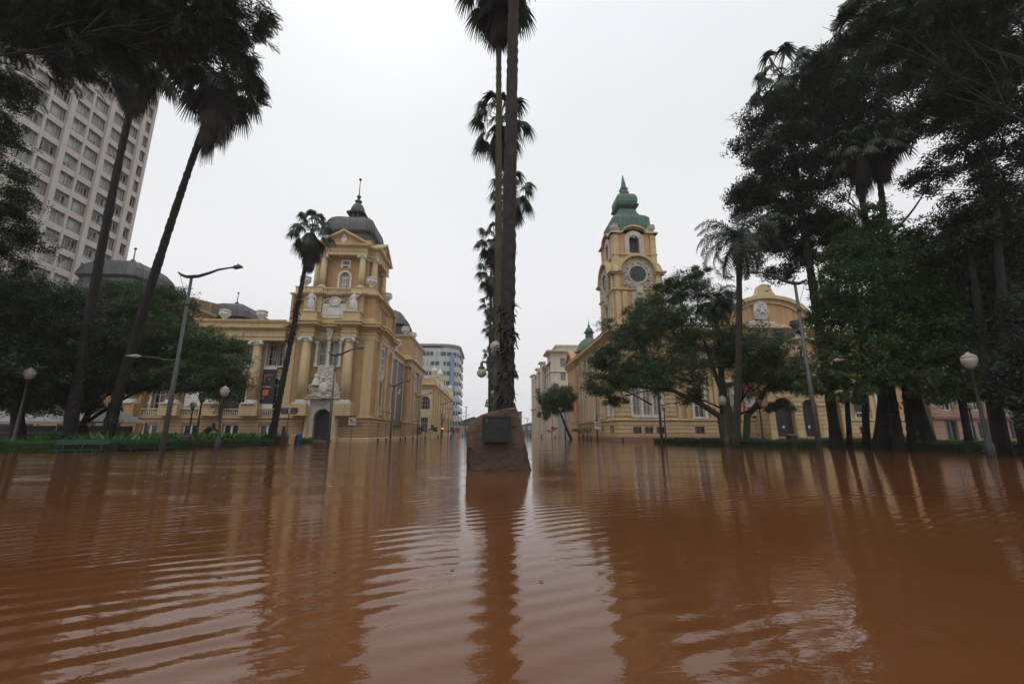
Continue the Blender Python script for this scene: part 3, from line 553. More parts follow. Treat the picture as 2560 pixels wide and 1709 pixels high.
# --- wing down the street and the far pavilion
sd = faceE(-14.8); SW = [('R', u, 8.3, 11.2, 2.4) for u in (63.3, 68.2)]; SA = [('A', u, 3.3, 6.8, 1.4) for u in (63.3, 68.2)]
ws = MB(sd); ws.wall([(TY1, 2.6), (71.5, 2.6), (71.5, 12.9), (TY1, 12.9)], [loopof(x) for x in SW + SA], .5)
ws.fr = fE; PW = [('R', 78.6, 8.4, 11.2, 2.2)]; PA = [('A', 78.6, 3.3, 6.9, 1.4)]; P3 = [('R', 78.6, 14.3, 16.2, 1.8)]
ws.wall([(71.5, 2.6), (86, 2.6), (86, 17.3), (71.5, 17.3)], [loopof(x) for x in PW + PA + P3], .5); ws.fr = front(71.5); ws.wall([(-24, 12.5), (-13.9, 12.5), (-13.9, 17.3), (-24, 17.3)], []); ws.wall([(-14.8, 2.6), (-13.9, 2.6), (-13.9, 12.5), (-14.8, 12.5)], [])
ws.build('street_wall', 'tan', mus)
for x in SW: window(sd, x, mus, 4, 4, .12, bar=.14)
for x in SA: window(sd, x, mus, 2, 3, .4, trans=True)
for x in PW + P3: window(fE, x, mus, 3, 3, .12, bar=.14)
for x in PA: window(fE, x, mus, 2, 3, .4, trans=True)
sp = MB(sd)
for u in (61.0, 65.7, 70.6): sp.box(u - .35, u + .35, .003, .35, 2.84, 11.9)
sp.fr = fE
for u in (73.2, 75.9, 81.2, 84.2): sp.box(u - .35, u + .35, .003, .35, 2.84, 11.9)
sp.build('pilaster', 'trim', mus)
sc_ = MB(); sc_.sweep([(-14.8, TY1), (-14.8, 71.5)], [(0, 11.9), (.4, 11.9), (.42, 12.2), (.35, 12.3), (.35, 12.5), (.6, 12.75), (.75, 12.85), (.75, 13.05), (0, 13.2)]); sc_.box(-15.3, -14.8, TY1, 71.5, 12.8, 13.7)
FPv = [(-20, 71.5), (TX1, 71.5), (TX1, 86), (-22, 86)]
sc_.sweep(FPv, [(0, 11.9), (.35, 11.9), (.4, 12.4), (.5, 12.8), (.9, 13.0), (.9, 13.2), (0, 13.4)]); sc_.sweep(FPv, [(0, 16.8), (.1, 16.9), (.4, 17.15), (.45, 17.4), (0, 17.5)]); sc_.sweep(FPv, [(0, 13.4), (.12, 13.4), (.1, 13.8), (0, 13.9)])
sc_.build('street_cornice', 'trim', mus)
so = MB(sd)
for u in (61.0, 65.7, 70.6): relief(so, lambda r, u=u: (u + r.uniform(-.4, .4), r.uniform(11.1, 12.)), 12, .22, 30, .45)
for x in SW: relief(so, lambda r, x=x: (x[1] + r.uniform(-.8, .8), r.uniform(7.0, 7.9)), 22, .24, 31, .3)
for x in SW + SA: surround(so, x, .16, .12)
so.fr = fE
for u in (73.2, 75.9, 81.2, 84.2): relief(so, lambda r, u=u: (u + r.uniform(-.4, .4), r.uniform(11.1, 12.)), 12, .22, 32, .45)
for x in PW + PA: surround(so, x, .16, .12)
so.build('street_ornament', 'white', mus)
dome(-19.4, 79, [(3.6, 17.3), (3.4, 18.6), (3.3, 20.0), (3.9, 20.4), (3.7, 20.9), (3.2, 22.0), (2.4, 23.0), (1.4, 23.6), (1.0, 23.7)], mus)
for x, y in ((-14.9, 72.3), (-14.4, 76.5)): urn(x, y, 17.45, 1.6, mus)
urn(-15.1, 66.5, 13.6, 1.9, mus)
# --- left pavilion
pf = front(50.0); pv = MB(pf); pa = [('A', -44.8, 3.0, 7.4, 2.6)]; pu = [('R', -44.8, 8.7, 11.4, 2.4)]
pv.wall([(-50.2, 2.6), (-39.4, 2.6), (-39.4, 17.2), (-50.2, 17.2)], [loopof(x) for x in pa + pu], .5); pv.fr = ID; pv.box(-39.7, -39.4, 50.01, 60, 2.6, 17.2); pv.box(-50.2, -49.9, 50.01, 60, 2.6, 17.2); pv.build('pavilion_wall', 'tan', mus)
for x in pa: window(pf, x, mus, 3, 4, .4, trans=True)
for x in pu: window(pf, x, mus, 3, 2, .4)
PP = [(-50.2, 60), (-50.2, 50), (-39.4, 50), (-39.4, 60)]; pc = MB()
pc.sweep(PP, [(0, 11.9), (.2, 11.95), (.2, 12.3), (.1, 12.9), (.4, 13.2), (.75, 13.4), (.75, 13.8), (0, 13.95)]); pc.sweep(PP, [(0, 16.7), (.15, 16.8), (.45, 17.0), (.5, 17.3), (0, 17.5)]); pc.box(-50.2, -39.4, 50, 60, 17.2, 17.4); pc.build('pavilion_cornice', 'trim', mus)
for x in (-49.3, -40.3): column(x, 49.75, 4.2, 11.9, .55, mus); MB().box(x - .9, x + .9, 49.2, 49.995, 2.84, 4.2).build('pedestal', 'tan', mus)
dome(-46.6, 53.9, [(3.9, 17.3), (3.5, 18.4), (3.4, 19.3), (3.8, 19.6), (3.75, 19.9), (3.5, 20.8), (2.9, 21.5), (2.1, 22.0), (1.2, 22.3), (.3, 22.4)], mus)
k = MB(); k.ball((-46.6, 53.9, 22.7), .33, n=8); k.lathe(-46.6, 53.9, [(.08, 22.7), (.05, 24.4)], 8); k.ball((-46.6, 53.9, 24.5), .17, n=8); k.build('spire', 'dark', mus)
dome(-38.9, 64, [(3.2, 13.8), (3.3, 17.0), (3.7, 17.4), (3.4, 18.4), (2.6, 19.3), (1.4, 19.9), (.3, 20.)], mus)
k = MB(); k.ball((-38.9, 64, 20.3), .3, n=8); k.lathe(-38.9, 64, [(.07, 20.3), (.04, 21.9)], 8); k.ball((-38.9, 64, 22.), .15, n=8); k.build('spire', 'dark', mus)
rf = MB(); rf.box(-39.5, -15, 51.2, 85.8, 12.6, 12.8); rf.box(-50.2, -14.5, 60, 85.9, 2., 12.7); rf.build('roof', 'slate', mus)
bx = MB(); bx.prism([(-47, 57), (-42.2, 57), (-36.6, 66), (-36.6, 70), (-47, 70)], 13.5, 19.3, None)
bx = bx.build('rooftop_box', 'boxbrown', mus); sm = MB(); sm.fr = ID
for t in np.linspace(.05, .98, 7): x, y = -42.2 + 5.6 * t, 57 + 9 * t; sm.box(x - .05, x + .08, y - .14, y - .05, 13.5, 19.3)
sm.build('panel_joint', 'tan', bx)
# --- hanging exhibition banners
def banner(fr, uc, z0, z1, w_, label, parts, d=.35):
    o = thing('banner', label, 'banner', fr(uc, d, z0), 'exhibition banners hanging on the facades')
    MB(fr).box(uc - w_ / 2, uc + w_ / 2, d, d + .03, z0, z1).build('banner_cloth', parts[0], o)
    dd = {}
    for (m, a0, a1, b0, b1) in parts[1:]:
        q = dd.setdefault(m, MB(fr)); q.box(uc - w_ / 2 + w_ * a0, uc - w_ / 2 + w_ * a1, d + .032, d + .038, z0 + (z1 - z0) * b0, z0 + (z1 - z0) * b1)
    for m, q in dd.items(): q.build('printed_area', m, o)
    return o
b_ = banner(gf, -25.85, 3.35, 8.5, 1.5, 'black banner with red and orange shapes beside the museum tower', ['bblack', ('bwhite', 0, 1, .0, .17), ('bwhite', 0, 1, .955, 1), ('bpink', .08, .75, .80, .845), ('bpink', .08, .22, .66, .80), ('bteal', .42, .58, .71, .76), ('borange', .12, .55, .36, .49), ('bpink', .12, .3, .28, .33)])
text('printed_area', 'MARGS', .28, gf, -26.0, .39, 6.2, 'bwhite', b_, .01)
b_ = banner(gf, -29.9, 3.35, 8.6, 1.7, 'banner with a navy field and red print between museum columns, beside the bay tree', ['bgrey', ('bwhite', 0, 1, .955, 1), ('bnavy', .45, 1, .80, .95), ('bpink', .1, .95, .68, .77), ('bblack', 0, 1, 0, .42), ('bwhite', .3, 1, .02, .1), ('bpink', .3, .9, .3, .40)])
text('printed_area', '25', .3, gf, -29.6, .39, 6.6, 'bwhite', b_, .01); text('printed_area', 'NAVARRA', .26, gf, -29.9, .39, 6.3, 'bwhite', b_, .01)
banner(gf, -34.0, 3.6, 5.6, 2.0, 'plain pale grey banner behind the garden lamps, low on the museum front', ['bwhite', ('bgrey', .1, .9, .1, .2)])
# ================= MEMORIAL (right), clock tower palace =================
MX = 15.0; mem = thing('clock_tower_palace', 'orange and cream palace with a green copper clock tower, right of the avenue', 'palace', (18.4, 52.7, 0))
mS, mW = front(50.0), faceW(MX)
BW = [('R', x, .15, 1.65, 1.0) for x in (17.35, 18.75, 20.15)] + [('R', x, .3, 1.7, 1.15) for x in (24.9, 29.2)]
W1 = [('R', x, 3.0, 8.9, .95) for x in (17.45, 18.7, 19.95)]; W2 = [('R', x, 2.75, 7.0, 1.3) for x in (25.1, 28.6, 32.0)]
U1 = [('A', x, 9.4, 12.4, 1.1) for x in (18.7, 25.1, 28.6)]
mw = MB(mS); mw.wall([(MX, 2.4), (31.8, 2.4), (31.8, 13.2), (MX, 13.2)], [loopof(x) for x in W1 + W2[:2] + U1], .45)
mw.fr = front(50.0); mw.wall([(31.8, 2.4), (40.6, 2.4), (40.6, 15.2), (31.8, 15.2)], [loopof(W2[2]), loopof(('A', 32.2, 9.2, 12.3, 1.2))] if 0 else [], .4)
R1 = [('R', x, 2.75, 7.0, 1.3) for x in (42.2, 45.2, 48.2)]; mw.wall([(40.6, 2.4), (52.5, 2.4), (52.5, 13.2), (40.6, 13.2)], [loopof(x) for x in R1], .45)
WS = [('R', u, 2.9, 8.2, 1.0) for u in (56.6, 60.2, 63.8, 67.4)]; WU = [('R', u, 9.3, 11.9, 1.0) for u in (56.6, 60.2, 63.8, 67.4)]; WC = [('R', 52.2, 3.1, 8.3, 1.9), ('R', 74.5, 3.1, 7.0, 2.0), ('A', 74.5, 9.0, 12.0, 1.4)]
mw.fr = mW; mw.wall([(50, 2.4), (78, 2.4), (78, 13.2), (50, 13.2)], [loopof(x) for x in WS + WU + WC], .4)
mw.build('wall', 'orange', mem)
bs = MB(mS); bs.wall([(MX, -1), (31.8, -1), (31.8, 2.4), (MX, 2.4)], [loopof(x) for x in BW], .45)
RB = [('R', x, .3, 1.7, 1.2) for x in (42.3, 45.3, 48.3)]; bs.wall([(40.6, -1), (52.5, -1), (52.5, 2.4), (40.6, 2.4)], [loopof(x) for x in RB], .45)
WB = [('R', 52.2, .3, 1.8, 1.7), ('R', 56.6, .3, 1.8, 1.0), ('R', 60.2, .3, 1.8, 1.0), ('R', 63.8, .3, 1.8, 1.0), ('R', 67.4, .3, 1.8, 1.0)]
bs.fr = mW; bs.wall([(50, -1), (78, -1), (78, 2.4), (50, 2.4)], [loopof(x) for x in WB], .4); bs.build('basement_wall', 'obase', mem)
cs = MB(mS); courses(cs, MX, 31.8, .95, 2.3, .46, BW); courses(cs, 40.6, 52.5, .95, 2.3, .46, RB)
courses(cs, MX, 17.0 - .35, 2.9, 9.0, .5); courses(cs, 20.75, 22.2, 2.9, 9.0, .5); courses(cs, MX, 17.0 - .35, 9.3, 12.6, .5); courses(cs, 20.75, 22.2, 9.3, 12.6, .5)
cs.fr = mW; courses(cs, 50, 51.1, 2.9, 9.0, .5); courses(cs, 53.3, 55.0, 2.9, 9.0, .5); courses(cs, 69.6, 73.2, 2.9, 7.6, .5); courses(cs, 75.8, 78, 2.9, 7.6, .5); courses(cs, 50, 78, .95, 2.3, .46, WB)
cs.build('rusticated_courses', 'cream', mem)
mp_ = [(52.5, 50), ]; mcw = MB()
FW = [(MX, 78), (MX, 50), (31.8, 50)]; FE_ = [(40.6, 50), (52.5, 50), (52.5, 80)]
for p in (FW, FE_):
    mcw.sweep(p, [(0, 2.3), (.12, 2.34), (.24, 2.42), (.24, 2.55), (.05, 2.64), (0, 2.64)])
    mcw.sweep(p, [(0, 12.0), (.1, 12.0), (.1, 12.3), (.2, 12.6), (.45, 12.85), (.9, 13.0), (.9, 13.25), (1.0, 13.4), (0, 13.5)])
mcw.sweep(FW, [(0, 8.9), (.15, 8.95), (.22, 9.05), (.22, 9.15), (0, 9.22)])
mcw.build('cornice', 'cream', mem)
ft = MB()
for a, b, c, d in ((MX - .16, 31.8, 49.84, 50.0), (MX - .16, MX, 50.01, 78)): ft.box(a, b, c, d, -1, .9)
ft.box(40.6, 52.6, 49.84, 50, -1, .9); ft.build('plinth', 'obase', mem)
for x in BW + RB: window(mS, x, mem, 2, 1, .35, fm='grill', gm='glass', t=.05, bar=.04)
for x in WB: window(mW, x, mem, 2, 1, .3, fm='trim', gm='glass', t=.12, bar=.2)
for x in W1: window(mS, x, mem, 2, 5, .25, t=.1, gm='glassl')
for x in W2[:2] + R1: window(mS, x, mem, 2, 3, .3, t=.12)
for x in U1: window(mS, x, mem, 2, 3, .3, t=.12)
for x in WS + WC: window(mW, x, mem, 2, 4, .15, t=.12, gm='glassl')
for x in WU: window(mW, x, mem, 2, 3, .3, t=.1)
mo = MB(mS); mo.box(16.7, 20.7, .003, .14, 8.9, 9.05); mo.box(16.75, 20.65, .01, .25, 2.75, 2.95); mo.box(16.95, 20.45, .003, .1, 2.6, 2.75)
for u in (16.83, 18.075, 19.325, 20.57): mo.box(u - .14, u + .14, .003, .12, 2.95, 8.9)
for x in W2[:2] + R1: surround(mo, x, .28, .12); mo.box(x[1] - .9, x[1] + .9, .003, .1, 2.62, 2.75)
for x in U1: surround(mo, x, .22, .12); relief(mo, lambda r, x=x: (x[1] + r.uniform(-.6, .6), r.uniform(12.2, 12.7)), 12, .16, 40, .2)
mo.fr = mW
for x in WS + WU: surround(mo, x, .22, .12)
surround(mo, WC[0], .25, .14); mo.box(51.1, 53.3, .003, .14, 2.64, 2.98); surround(mo, WC[1], .2, .12)
for x in WU: relief(mo, lambda r, x=x: (x[1] + r.uniform(-.6, .6), r.uniform(8.4, 9.2)), 10, .16, 41, .2)
mo.build('window_surround', 'white', mem)
mc = MB(mW)
for u in (55.0, 58.4, 62.0, 65.6, 69.2): mc.box(u - .33, u + .33, .003, .32, 2.64, 11.9); mc.box(u - .42, u + .42, .003, .42, 2.64, 3.6)
mc.fr = mS
for u in (22.6, 23.6, 26.6, 27.2, 30.1, 31.3, 41.0, 43.7, 46.7): mc.box(u - .22, u + .22, .003, .16, 2.64, 12.0)
mc.fr = mW
for k in range(14): u = 51 + k * 1.9; mc.box(u - .3, u + .3, -.9, .1, 13.5, 14.1)
mc.fr = mS; mc.box(22.2, 31.6, -.6, .1, 13.5, 13.62); mc.box(22.2, 31.6, -.6, .1, 14.1, 14.22)
for u in (22.6, 25.6, 28.6, 31.4): mc.box(u - .3, u + .3, -.6, .08, 13.6, 14.1)
mc.build('pilaster', 'cream', mem)
mr_ = MB(mW)
for u in (55.0, 58.4, 62.0, 65.6, 69.2): relief(mr_, lambda r, u=u: (u + r.uniform(-.45, .45), r.uniform(10.4, 11.9)), 26, .24, int(u), .5)
mr_.build('carved_bracket', 'stone', mem)
bq = MB(front(50.1)); balusters(bq, 22.9, 31.2, 13.6, 14.1, -.3); bq.build('balustrade', 'cream', mem)
mrf = MB(); mrf.box(MX + .2, 52, 50.6, 79.8, 12.8, 13.1); mrf.box(MX + 1, 51, 60, 79, 13.1, 14.4); mrf.build('roof', 'brownroof', mem)
mbk = MB(); mbk.box(16.0, 52.4, 79.8, 80, -1, 13); mbk.box(52.3, 52.5, 50.01, 80, -1, 13); mbk.build('rear_wall', 'orange', mem)
# --- far corner pavilion: pediment to the street and a green cupola
fp = MB(); fp.sweep([(MX - .5, 78), (MX - .5, 71), (MX + .01, 71)], [(0, 2.64), (.05, 2.64), (.05, 11.9), (.3, 12.3), (.7, 12.9), (.7, 13.2), (0, 13.3)]); fp.box(MX - .5, MX, 71, 78, -1, 13.2)
fp.fr = Fr(MX - .6, 0, 0, 1, -1, 0); fp.strip([(71.2, 13.2), (74.5, 15.1), (77.8, 13.2)], [(70.7, 13.2), (74.5, 15.6), (78.3, 13.2)], -.5, .5); fp.slab([(71.2, 13.2), (77.8, 13.2), (74.5, 15.1)], -.4, .1); fp.build('corner_pavilion', 'orange', mem)
CX, CY = 17.9, 74.3
def octs(r): return [(r * math.cos(PI / 8 + k * PI / 4), r * math.sin(PI / 8 + k * PI / 4)) for k in range(8)]
MB().sections(CX, CY, [(2.2, 13.0), (2.1, 15.1), (2.15, 15.3)], octs).build('cupola_drum', 'copperd', mem)
MB().sections(CX, CY, [(2.6, 15.25), (2.5, 15.6), (2.2, 16.5), (1.7, 17.2), (.95, 17.7), (.8, 17.75)], octs).build('cupola', 'copper', mem)
lc = MB(); lc.sections(CX, CY, [(.72, 17.7), (.7, 18.7), (1.0, 18.85), (1.0, 18.95), (.7, 19.0)], octs); lc.build('lantern', 'copperd', mem)
MB().lathe(CX, CY, [(.72, 19.0), (.7, 19.3), (.5, 19.65), (.22, 19.9), (.2, 20.0), (.28, 20.1), (.12, 20.4), (.02, 21.4)], 12).build('lantern_cap', 'copper', mem, True)
# --- clock tower
TC = (18.4, 52.7); th = 3.1
def four(c, hh): return [front(c[1] - hh), Fr(c[0] + hh, 0, 0, 1, 1, 0), Fr(0, c[1] + hh, 1, 0, 0, 1), Fr(c[0] - hh, 0, 0, 1, -1, 0)]
def ax(k, c): return c[0] if k in (0, 2) else c[1]
def sq(c, hh): return [(c[0] - hh, c[1] - hh), (c[0] + hh, c[1] - hh), (c[0] + hh, c[1] + hh), (c[0] - hh, c[1] + hh)]
tw = MB(); tc_ = MB(); tw_ = []; to = MB(); cd = []
for k, f in enumerate(four(TC, th)):
    a = ax(k, TC); tw.fr = f; W_ = ('R', a, 14.6, 17.2, 1.1); tw_.append((f, W_)); tw.wall([(a - th, 13.2), (a + th, 13.2), (a + th, 20.9), (a - th, 20.9)], [loopof(W_)], .4)
    tc_.fr = f
    for u in (a - th + .45, a + th - .45, a - 1.75, a + 1.75): tc_.box(u - .28, u + .28, .003, .14, 13.6, 18.3)
    for u in (a - th + .45, a + th - .45): tc_.box(u - .3, u + .3, .003, .16, 18.7, 20.6)
    to.fr = f; surround(to, W_, .26, .14); to.box(a - .85, a + .85, .02, .2, 17.3, 18.2); to.box(a - .36, a + .36, .02, .75, 17.9, 18.75); to.slab([(a - .36, 17.4), (a + .36, 17.4), (a + .36, 17.9), (a - .36, 17.9)], .02, .45)
tw.build('clock_tower_wall', 'orange', mem)
for f, W_ in tw_[:1] + tw_[3:]: window(f, W_, mem, 2, 3, .3, t=.1)
q = MB(); q.fr = four(TC, th)[3]; W_ = ('R', TC[1], 14.6, 17.2, 1.1)
tc_.fr = ID; tc_.sweep(sq(TC, th), [(0, 13.2), (.35, 13.3), (.35, 13.6), (.05, 13.7), (0, 13.7)], True); tc_.sweep(sq(TC, th), [(0, 18.3), (.1, 18.35), (.28, 18.5), (.28, 18.62), (.1, 18.7), (0, 18.7)], True)
g2 = 2.2
for k, f in enumerate(four(TC, th)):   # cornice with an arched hood over each clock
    a = ax(k, TC); tc_.fr = f; n = 14; A = [(a + g2 * math.cos(PI - PI * i / n), 20.75 + g2 * .98 * math.sin(PI * i / n)) for i in range(n + 1)]; B = [(a + (g2 + .28) * math.cos(PI - PI * i / n), 20.75 + (g2 + .30) * math.sin(PI * i / n)) for i in range(n + 1)]
    tc_.strip(A, B, -.6, .55); tc_.slab([(a - g2, 20.75)] + A[1:-1] + [(a + g2, 20.75)], -.9, .02)
    for s in (-1, 1):
        tc_.slab([(a + s * g2, 20.75), (a + s * (th + .5), 20.75), (a + s * (th + .5), 20.95), (a + s * (g2 + .28), 20.95)], -.6, .55); tc_.slab([(a + s * g2, 20.55), (a + s * (th + .25), 20.55), (a + s * (th + .4), 20.75), (a + s * g2, 20.75)], -.4, .35)
        tc_.slab([(a + s * (g2 + .2), 20.95), (a + s * (th + .3), 20.95), (a + s * (th + .1), 21.6), (a + s * (th - .3), 22.2), (a + s * 1.75, 22.3)], -.7, -.05)
tc_.fr = ID; tc_.prism(sq(TC, th - .25), 20.9, 22.9, sq(TC, 2.75)); tc_.build('clock_tower_cornice', 'cream', mem)
for k, f in enumerate(four(TC, th)):
    if k == 2: continue
    a = ax(k, TC); to.fr = f
    def ring(r, a=a): t = r.uniform(0, 6.283); q = r.uniform(1.3, 1.85); return (a + q * math.cos(t), 20.5 + q * math.sin(t) * .97)
    relief(to, ring, 120, .22, 50 + k, .22); relief(to, lambda r, a=a: (a + r.uniform(-1.8, 1.8), r.uniform(18.8, 19.5)), 50, .22, 60 + k, .18)
    to.tube([(a + 1.18 * math.cos(i * PI / 12), .22, 20.5 + 1.18 * math.sin(i * PI / 12)) for i in range(25)], .12, 6)
to.build('clock_ornament', 'stone', mem)
for k, f in enumerate(four(TC, th)):
    if k in (1, 2): continue
    a = ax(k, TC); ck = MB(f); ck.slab([(a + 1.12 * math.cos(i * PI / 16), 20.5 + 1.12 * math.sin(i * PI / 16)) for i in range(32)], .02, .16); ck = ck.build('clock_face', 'clock', mem)
    MB(f).slab([(a + .68 * math.cos(i * PI / 16), 20.5 + .68 * math.sin(i * PI / 16)) for i in range(32)], .16, .175).build('dial_centre', 'clockm', ck)
    nm = MB(f)
    for i in range(12):
        t = i * PI / 6; r0, r1 = .74, 1.04; cx_, sx_ = math.cos(t), math.sin(t)
        for o_ in (-.07, 0, .07): nm.slab([(a + r0 * cx_ - (o_ - .015) * sx_, 20.5 + r0 * sx_ + (o_ - .015) * cx_), (a + r1 * cx_ - (o_ - .015) * sx_, 20.5 + r1 * sx_ + (o_ - .015) * cx_), (a + r1 * cx_ - (o_ + .015) * sx_, 20.5 + r1 * sx_ + (o_ + .015) * cx_), (a + r0 * cx_ - (o_ + .015) * sx_, 20.5 + r0 * sx_ + (o_ + .015) * cx_)], .16, .18)
    nm.build('hour_marks', 'copperd', ck); hd = MB(f)
    for t, l_, w__ in ((R(262), .55, .05), (R(185), .8, .035)):
        c_, s_ = math.cos(t), math.sin(t); hd.slab([(a - w__ * s_, 20.5 + w__ * c_), (a + w__ * s_, 20.5 - w__ * c_), (a + l_ * c_ + w__ * .4 * s_, 20.5 + l_ * s_ - w__ * .4 * c_), (a + l_ * c_ - w__ * .4 * s_, 20.5 + l_ * s_ + w__ * .4 * c_)], .19, .205)
    hd.build('clock_hand', 'dark', ck)
# bell stage
BC = (TC[0], TC[1]); bh = 2.72; bt = MB(); bc_ = MB(); bo = MB(); dk = MB()
for k, f in enumerate(four(BC, bh)):
    a = ax(k, BC); bt.fr = f; W_ = ('A', a, 23.7, 26.1, 1.35); bt.wall([(a - bh, 22.0), (a + bh, 22.0), (a + bh, 26.3)] + [(a + 1.6 * math.cos(PI * i / 8), 26.3 + .7 * math.sin(PI * i / 8)) for i in range(9)] + [(a - bh, 26.3)], [loopof(W_)], .5)
    bc_.fr = f
    for u in (a - bh + .3, a + bh - .3): bc_.box(u - .3, u + .3, .003, .16, 22.3, 26.2); bc_.box(u - .34, u + .34, .003, .2, 25.6, 25.75)
    bc_.box(a - bh - .15, a + bh + .15, .003, .22, 23.35, 23.5); bc_.box(a - .95, a - .75, 0.02, .4, 22.9, 23.4); bc_.box(a + .75, a + .95, .02, .4, 22.9, 23.4)
    n = 10; A = [(a - bh - .35, 26.3), (a - 1.7, 26.3)] + [(a - 1.5 * math.cos(PI * i / n), 26.35 + .85 * math.sin(PI * i / n)) for i in range(n + 1)] + [(a + 1.7, 26.3), (a + bh + .35, 26.3)]
    bc_.strip(A, [(u, z + .2) for u, z in A], -.3, .42); bc_.slab([(u, z) for u, z in A[1:-1]], -.3, .0); bc_.slab([(a - bh, 26.5), (a + bh, 26.5), (a + bh - .3, 27.4), (a - bh + .3, 27.4)], -.9, -.35)
    bo.fr = f; bo.strip([(a - .67, 23.5), (a - .67, 25.4)] + [(a - .67 * math.cos(PI * i / 8), 25.4 + .67 * math.sin(PI * i / 8)) for i in range(1, 8)] + [(a + .67, 25.4), (a + .67, 23.5)],
        [(a - 1.25, 23.5), (a - 1.25, 25.6)] + [(a - 1.2 * math.cos(PI * i / 8), 25.6 + 1.1 * math.sin(PI * i / 8)) for i in range(1, 8)] + [(a + 1.25, 25.6), (a + 1.25, 23.5)], .01, .14)
    relief(bo, lambda r, a=a: (a + .75 * math.cos(r.uniform(.1, 3.04)) * r.uniform(.8, 1.1), 25.35 + .75 * math.sin(r.uniform(.5, 2.6))), 34, .16, 70 + k, .1)
    dk.fr = f; dk.box(a - .68, a + .68, -.56, -.5, 23.7, 26.1)  # dark sheet standing in for the shade inside the bell opening
    bo.fr = f
bt.build('bell_stage_wall', 'orange', mem); bc_.build('bell_stage_cornice', 'cream', mem); bo.build('bell_stage_ornament', 'stone', mem); dk.build('bell_opening_shade', 'dark', mem)
bq = MB()
for k, f in enumerate(four(BC, bh)): bq.fr = f; balusters(bq, ax(k, BC) - .75, ax(k, BC) + .75, 22.9, 23.35, .25)
bq.build('balustrade', 'cream', mem)
for sx in (-1, 1): urn(TC[0] + sx * 2.45, TC[1] - 2.45, 26.5, 1.2, mem, 'stone')
TCs = chamf(.88)
rr = MB().sections(TC[0], TC[1], [(2.45, 27.0), (2.5, 27.45), (2.55, 27.7), (2.5, 28.9), (2.2, 29.3), (1.6, 29.7), (1.3, 30.2), (1.15, 30.75), (1.1, 30.9)], TCs).build('copper_roof', 'copper', mem)
ry = MB()
for t in np.linspace(-.84, .84, 7):
    for k in range(4):
        pts = []
        for r, z in [(2.5, 27.45), (2.55, 27.7), (2.5, 28.9), (2.2, 29.3), (1.6, 29.7), (1.3, 30.2)]:
            w_ = r * .88 * t; a, b = [(w_, -r - .01), (r + .01, w_), (w_, r + .01), (-r - .01, w_)][k]; pts.append((TC[0] + a, TC[1] + b, z))
        ry.tube(pts, .03, 4)
ry.build('standing_seam', 'copperd', rr)
MB().sections(TC[0], TC[1], [(1.1, 30.85), (1.5, 31.25), (1.55, 31.45), (1.2, 31.55)], TCs).build('copper_eave', 'copperd', mem)
MB().sections(TC[0], TC[1], [(1.25, 31.5), (1.42, 31.9), (1.42, 32.5), (1.2, 33.05), (.8, 33.35), (.6, 33.45)], TCs).build('upper_copper_dome', 'copper', mem)
MB().sections(TC[0], TC[1], [(.5, 33.4), (.62, 33.75), (.5, 33.85), (.42, 34.2), (.55, 34.4), (.4, 34.5), (.34, 34.6), (.03, 36.7)], TCs).build('finial', 'copper', mem)
# --- pedimented centre and the curved entrance porch
ce = MB(front(49.95)); pcx = 35.1; hwid = 5.1
ce.slab([(pcx - hwid, 13.2), (pcx + hwid, 13.2), (pcx + hwid, 15.4)] + [(pcx + hwid * math.cos(t), 15.4 + 2.5 * math.sin(t)) for t in np.linspace(.12, PI - .12, 16)] + [(pcx - hwid, 15.4)], -1.2, -.02); ce.build('gable_wall', 'orange', mem)
cc = MB(front(49.95)); ar = [(pcx + (hwid + .2) * math.cos(t), 15.35 + 2.75 * math.sin(t)) for t in np.linspace(PI, 0, 17)]; ai = [(pcx + (hwid - .3) * math.cos(t), 15.2 + 2.45 * math.sin(t)) for t in np.linspace(PI, 0, 17)]
cc.strip(ai, ar, -1.2, .6); ar2 = [(pcx + (hwid - .75) * math.cos(t), 14.9 + 2.2 * math.sin(t)) for t in np.linspace(PI, 0, 17)]; cc.strip(ar2, ai, -.5, .18)
for s in (-1, 1): cc.slab([(pcx + s * hwid, 13.9), (pcx + s * (hwid - .8), 13.9), (pcx + s * (hwid - .8), 15.3), (pcx + s * hwid, 15.3)], -.5, .3); cc.slab([(pcx + s * (hwid + .4), 15.2), (pcx + s * (hwid - .9), 15.2), (pcx + s * (hwid - .9), 15.45), (pcx + s * (hwid + .4), 15.45)], -.6, .7)
cc.slab([(pcx - 2.2, 17.9), (pcx + 2.2, 17.9), (pcx + 1.3, 18.25), (pcx + .95, 18.7), (pcx + .75, 19.4), (pcx + .4, 19.7), (pcx - .4, 19.7), (pcx - .75, 19.4), (pcx - .95, 18.7), (pcx - 1.3, 18.25)], -.8, .1)
cc.box(pcx - 5.5, pcx + 5.9, -1, .15, 12.9, 13.75); cc.box(pcx - 5.6, pcx + 6.0, -1, .75, 13.75, 13.95); cc.box(pcx - 5.5, pcx + 5.9, -1, .4, 13.55, 13.75); cc.box(pcx - 5.5, pcx + 5.9, -1, .3, 12.6, 12.75)
cc.build('gable_cornice', 'cream', mem)
text('frieze_lettering', 'CORREIOS E TELEGRAPHOS', .62, front(49.95), pcx - .2, .16, 13.2, 'cream', mem, .12)
cr_ = MB(front(49.95)); cr_.slab([(pcx - 1.9, 15.0), (pcx - .5, 14.9), (pcx - .2, 15.6), (pcx - .3, 17.0), (pcx - 1.0, 17.3), (pcx - 1.9, 16.9), (pcx - 2.0, 15.9)], .0, .35)
def crest(r): t = r.uniform(0, 6.28); return (pcx - 1.05 + .85 * math.cos(t) * r.random() ** .3, 16.0 + 1.15 * math.sin(t) * r.random() ** .3)
